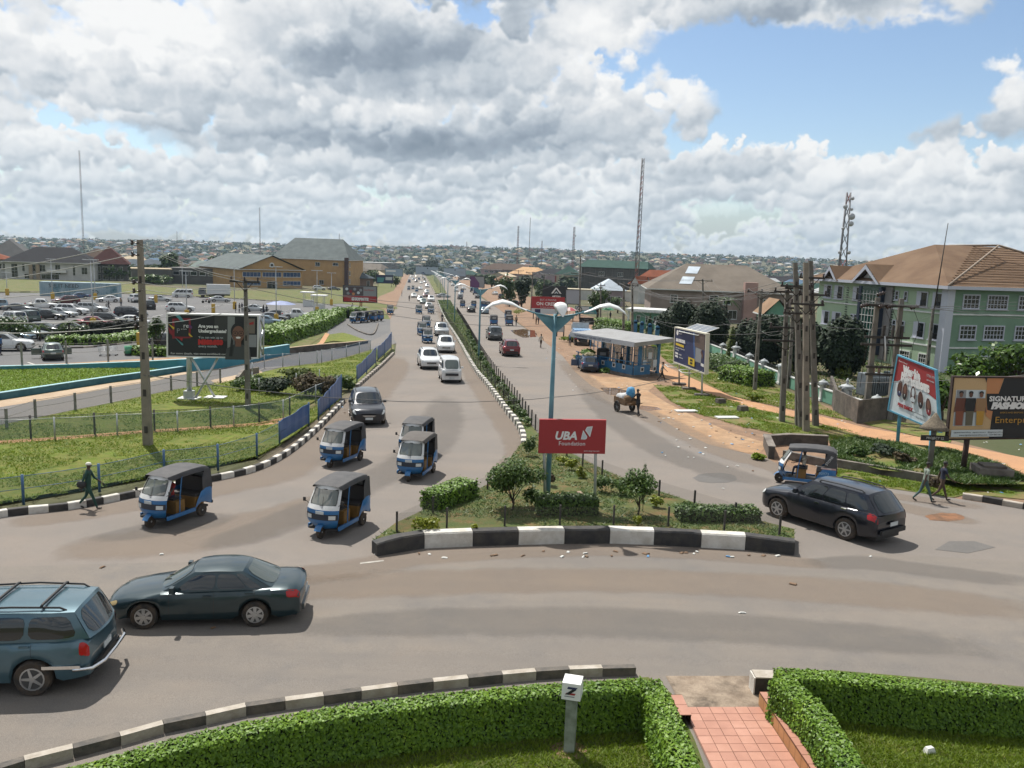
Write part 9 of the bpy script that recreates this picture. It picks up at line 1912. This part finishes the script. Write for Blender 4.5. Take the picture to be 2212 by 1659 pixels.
for u,vb,vt,w,k,lb in((920,1148,1108,70,'croton','pale leafy bush at the left tip of the median nose'),(1155,1095,1045,52,'shrub','dark bush right of the round leafy tree'),(1145,985,935,34,'shrub','bush at the foot of the lamp post beside the red board'),(1212,1003,982,30,'croton','yellow green bush just right of the red board leg'),(1236,1016,990,30,'croton','second yellow green bush along the right side of the nose'),(1256,1032,1008,26,'croton','small yellow green bush by the third dark post'),(1308,1062,1014,54,'shrub','rounded dark green bush behind the open small tree'),(1340,1070,1028,44,'shrub','green bush touching the open small tree'),(1416,1095,1066,36,'croton','bright yellow croton right of the open small tree'),(1484,1116,1082,66,'shrub','spreading bush before the right-hand dark posts'),(1508,1116,1094,30,'croton','yellow croton beside the spreading bush'),(1376,1136,1112,24,'croton','tiny yellow croton behind the front kerb'),(1024,1147,1130,16,'croton','tiny lime shrub behind the left of the front kerb'),(1190,1050,1020,36,'brown','thin twiggy bush in the middle of the nose')):
 plant('bush',lb,'bush',u,vb,vt,w,LF[k],420,.085,'clump',.05,.4,0,nb_=8)
pm=[]
ms=resample(offset_line(smooth_line([Vector((x,y,0))for x,y in MED_R[1:7]],6),.42),1.5);V0=None
for i,q in enumerate(ms[:46]):
 if i<4:
  r=np.random.default_rng(60+i);C,d=crown_pts(260,.48,.48,.36,'clump',r,7);C[:,2]+=.36;V,F=leaves(C,.10,.3,1.5,d*.6,i);pm.append(np_mesh('bush',V,F,[LF['shrub']]))
 o=link('bush',pm[i%4],None,(q.x,q.y,.22),i*1.3,'low leafy bush in the row along the right side of the median strip','bush','bushes in the row along the median strip');o.scale=(1,1,.75+.5*((i*37)%10)/10)
for u,vb,vt,w,k,lb in((545,842,808,90,'shrub','low green scrub at the overgrown culvert corner'),(600,850,812,100,'dark','dark scrub bush in the middle of the overgrown corner'),(655,856,798,84,'brown','tall dry brown scrub in the overgrown corner'),(705,858,806,80,'brown','dry brown scrub beside the blue fence gap'),(742,842,806,60,'shrub','green scrub at the gap between the blue fences'),(650,822,790,110,'lime','pale weeds behind the overgrown corner')):plant('scrub',lb,'bush',u,vb,vt,w,LF[k],1300,.16,'clump',.02,.05,0,nb_=12)
hedge('long thick clipped hedge at the edge of the parking lot above the lawn',G((568,746),(612,731),(664,716),(716,690)),4.2,1.5,60,.28,LF['hedge'],seed=41,wav=.12);hedge('short clipped hedge behind the concrete apron, next to the supermarket billboard',G((722,686),(758,687),(772,684)),3.0,1.6,60,.28,LF['hedge'],seed=42,wav=.12)
hedge('black netted hedge in front of the dark red saloon in the lot',G((200,726),(304,722)),1.2,1.5,60,.24,LF['blackh'],seed=43,wav=.08);hedge('low green hedge on the planting island in front of the parked cars',G((110,742),(190,743),(262,738),(318,728)),2.6,.7,60,.22,LF['hedge'],seed=44,wav=.1);hedge('dark shrub mass behind the island hedge by the black saloons',G((130,726),(190,724),(300,716)),1.5,.9,50,.22,LF['tree'],seed=45,wav=.15);hedge('clipped shrubs round the slim tree behind the dark billboard',G((292,764),(330,768),(364,768)),2.2,.75,60,.2,LF['hedge'],seed=46,wav=.1)
plant('small_tree','bushy small tree at the left edge of the parking lot','tree',22,745,680,100,LF['tree'],1500,.20,'clump',.2,0,.08,nb_=12);plant('small_tree','slim small tree with layered crown between the concrete pole and the billboard','tree',342,764,682,48,LF['tree'],1100,.18,'clump',.25,0,.08,nb_=14)
def palm(label,u,vb,vt,fl,nf=16,th=.12,lm=None):
 b=P(u,vb);H=above(u,vt,b.y)-fl*.35;t=thing('palm_tree',label,'palm',b);nb('trunk',BARK,lambda q,m:q.tube([(0,0,-.1),(.05,0,H*.5),(0,0,H)],[th*1.3,th,th*.9],m,7),t);r=random.Random(int(u))
 for k in range(nf):
  a=k*2.4+r.uniform(-.2,.2);up=r.uniform(.1,1.0);q=MB();L=fl*r.uniform(.85,1.1);prev=None
  for j in range(8):
   f=j/7;x=L*f*math.cos(up*.5);z=H+L*(up*f*.9-.75*f*f);c=Vector((math.cos(a)*x,math.sin(a)*x,z));s=Vector((-math.sin(a),math.cos(a),0))*(fl*.16*(1-f*.7));dz=Vector((0,0,-fl*.10))
   if prev:q.add([prev[0],c,c+s+dz,prev[0]+prev[1]*.25],[(0,1,2,3)],lm or LF['tree']);q.add([prev[0],c,c-s+dz,prev[0]-prev[1]*.25],[(0,1,2,3)],lm or LF['tree'])
   prev=(c,s)
  q.obj('frond',t)
palm('small palm on the planting island in front of the navy saloon',86,735,695,1.5,11,.10);palm('small palm with drooping fronds in front of the black saloon',150,728,688,1.5,10,.10);palm('big oil palm on the skyline behind the taupe roof',1550,606,549,6.0,26,.4,LF['dark']);palm('slender palm before the taupe roofed building',1566,706,638,2.6,16,.16);palm('palm beside the netted grey building and poles',1334,676,640,2.2,13,.15)
for u,vb,vt,w,k,sh,n,lb in((1816,812,686,96,'dark','dome',5200,'big dark dome of cypress left of the transformer frame'),(1728,800,688,90,'dark','dome',4200,'dark cypress behind the right-hand pole cluster'),(1655,786,680,92,'dark','dome',4200,'dark rounded cypress left of the pole cluster'),(1612,776,690,60,'dark','dome',2600,'smaller dark cypress behind the green wall'),(1470,744,648,72,'dark','dome',3400,'dark cypress behind the forex billboard, left one'),(1530,756,650,84,'dark','dome',3600,'dark cypress behind the forex billboard, right one'),(1436,726,672,40,'dark','dome',1500,'dark cypress beside the mint gatehouse'),(1820,815,738,36,'lime','cone',1200,'young yellow green conifer in front of the big cypress dome'),(1578,778,704,26,'lime','cone',900,'slim yellow green conifer by the green wall pillars'),(1402,722,676,20,'tree','cone',500,'slim conifer in front of the mint gatehouse'),(1700,835,740,20,'lime','cone',500,'thin conifer between the cluster poles')):plant('cypress' if sh=='dome' else 'conifer',lb,'tree',u,vb,vt,w,LF[k],n,.30 if sh=='dome' else .2,sh,.02,0,0)
for u,vb,vt,w,n,sz,lm,cl,lb in((2105,862,762,170,1500,.30,'gloss',.30,'large-leaved almond tree behind the fashion billboard'),(2185,870,728,150,1300,.30,'gloss',.45,'spreading large-leaved almond tree at the right edge'),(2030,905,820,60,500,.28,'gloss',.2,'large-leaved bush between the worship and fashion billboards'),(1290,690,616,66,1100,.35,'tree',.3,'broad tree behind the lamp head and red parasol'),(1100,662,590,44,900,.5,'tree',.1,'weeping tree by the far right dirt, left one'),(1126,668,592,40,900,.5,'dark',.1,'dark weeping tree by the far right dirt, right one'),(1084,640,590,26,500,.5,'tree',.2,'small tree further up the right side'),(1188,668,612,44,700,.45,'dark',.1,'dark tree behind the red phone credit billboard'),(1168,650,604,40,600,.5,'tree',.15,'tree between the lilac building and the billboards'),(1392,700,660,30,500,.3,'tree',.2,'small tree behind the bus shelter poles'),(1330,668,640,26,400,.3,'tree',.2,'small tree beside the pale blue shop roof'),(930,597,552,46,1500,1.4,'dark',.05,'big round dark tree closing the middle of the far road'),(368,604,544,54,900,1.1,'tree',.1,'broad green tree right of the concrete pole top'),(468,604,550,60,800,1.1,'tree',.1,'green tree left of the cream roof'),(806,612,577,36,600,.8,'tree',.1,'tree behind the low brown building'),(855,620,592,20,400,.6,'tree',.1,'slim tree on the left verge of the far road'),(250,606,568,70,900,.9,'tree',.05,'green thicket beside the maroon roofed house'),(330,614,590,80,700,.8,'shrub',.05,'scrub in front of the unfinished grey wall'),(1062,624,590,20,400,.8,'tree',.1,'tree right of the far double billboards')):plant('tree',lb,'tree',u,vb,vt,w,LF[lm],n,sz,'clump',cl,0,.18,nb_=13)
hedge('clipped rounded hedge on the right lawn, nearer piece',G((1578,820),(1645,836)),2.6,1.25,110,.16,LF['hedge'],seed=51,wav=.1);hedge('clipped rounded hedge on the right lawn, farther piece',G((1530,788),(1590,812)),2.4,1.2,110,.16,LF['shrub'],seed=52,wav=.1);hedge('clipped hedge in front of the mint gatehouse',G((1296,702),(1330,708),(1372,716)),2.4,1.2,60,.2,LF['hedge'],seed=53,wav=.12);hedge('low hedge behind the blue lorry',G((1290,716),(1340,724)),2.0,.9,60,.2,LF['shrub'],seed=54,wav=.12)
for u,vb,vt,w,k,lb in((1905,985,955,70,'dark','dark weedy bush on the raised bank'),(1955,1000,975,60,'brown','dry weeds on the raised bank'),(1850,985,962,50,'shrub','green weeds near the culvert headwall'),(1640,992,976,34,'grassy','grass tuft at the left foot of the culvert wall'),(1118,680,664,40,'grassy','grass tuft on the right dirt before the red billboard'),(1226,738,724,40,'grassy','grass tuft by the little notice board'),(1254,780,766,44,'grassy','grass tuft left of the blue railing'),(2010,1052,1028,40,'brown','dead stump with weeds beside the walkers'),(1630,866,846,40,'grassy','grass tuft at the foot of the billed pole')):plant('weeds',lb,'plant',u,vb,vt,w,LF.get(k,LF['grass']),380,.15,'clump',.02,.03 if u<1780 else .33,0,nb_=9)
lit=MB();lr=random.Random(4);pm_=[mat('litter_white',(.55,.55,.52),rough=.8),mat('litter_brown',(.16,.10,.06),rough=.9),mat('litter_blue',(.10,.25,.45),rough=.5)]
for u0,u1,v0,v1,n in((1420,1650,880,990,60),(1450,1850,850,940,50),(1230,1440,800,850,30),(900,1720,1192,1206,26),(560,760,860,900,16),(1900,2212,930,1070,40),(1180,1240,740,780,14),(1500,1900,990,1060,16),(200,2100,1150,1460,9)):
 for k in range(n):p=P(lr.uniform(u0,u1),lr.uniform(v0,v1));lit.box((p.x,p.y,T(p.y)+.045),(lr.uniform(.05,.22),lr.uniform(.04,.14),.025),pm_[lr.choice([0,0,0,1,1,2])],lr.uniform(0,3),None,lr.uniform(.4,.9))
tag(lit.obj('litter'),kind='stuff')
hz_=MB().box((0,1935,45),(5240,4010,150),mat('haze_air',(1,1,1))).obj('haze',kind='stuff')
hm=MATS['haze_air'];hm.node_tree.nodes.clear();pv=hm.node_tree.nodes.new('ShaderNodeVolumePrincipled');pv.inputs['Color'].default_value=(.62,.82,1,1);pv.inputs['Density'].default_value=.000085;pv.inputs['Anisotropy'].default_value=.3
mo=hm.node_tree.nodes.new('ShaderNodeOutputMaterial');hm.node_tree.links.new(pv.outputs[0],mo.inputs['Volume'])
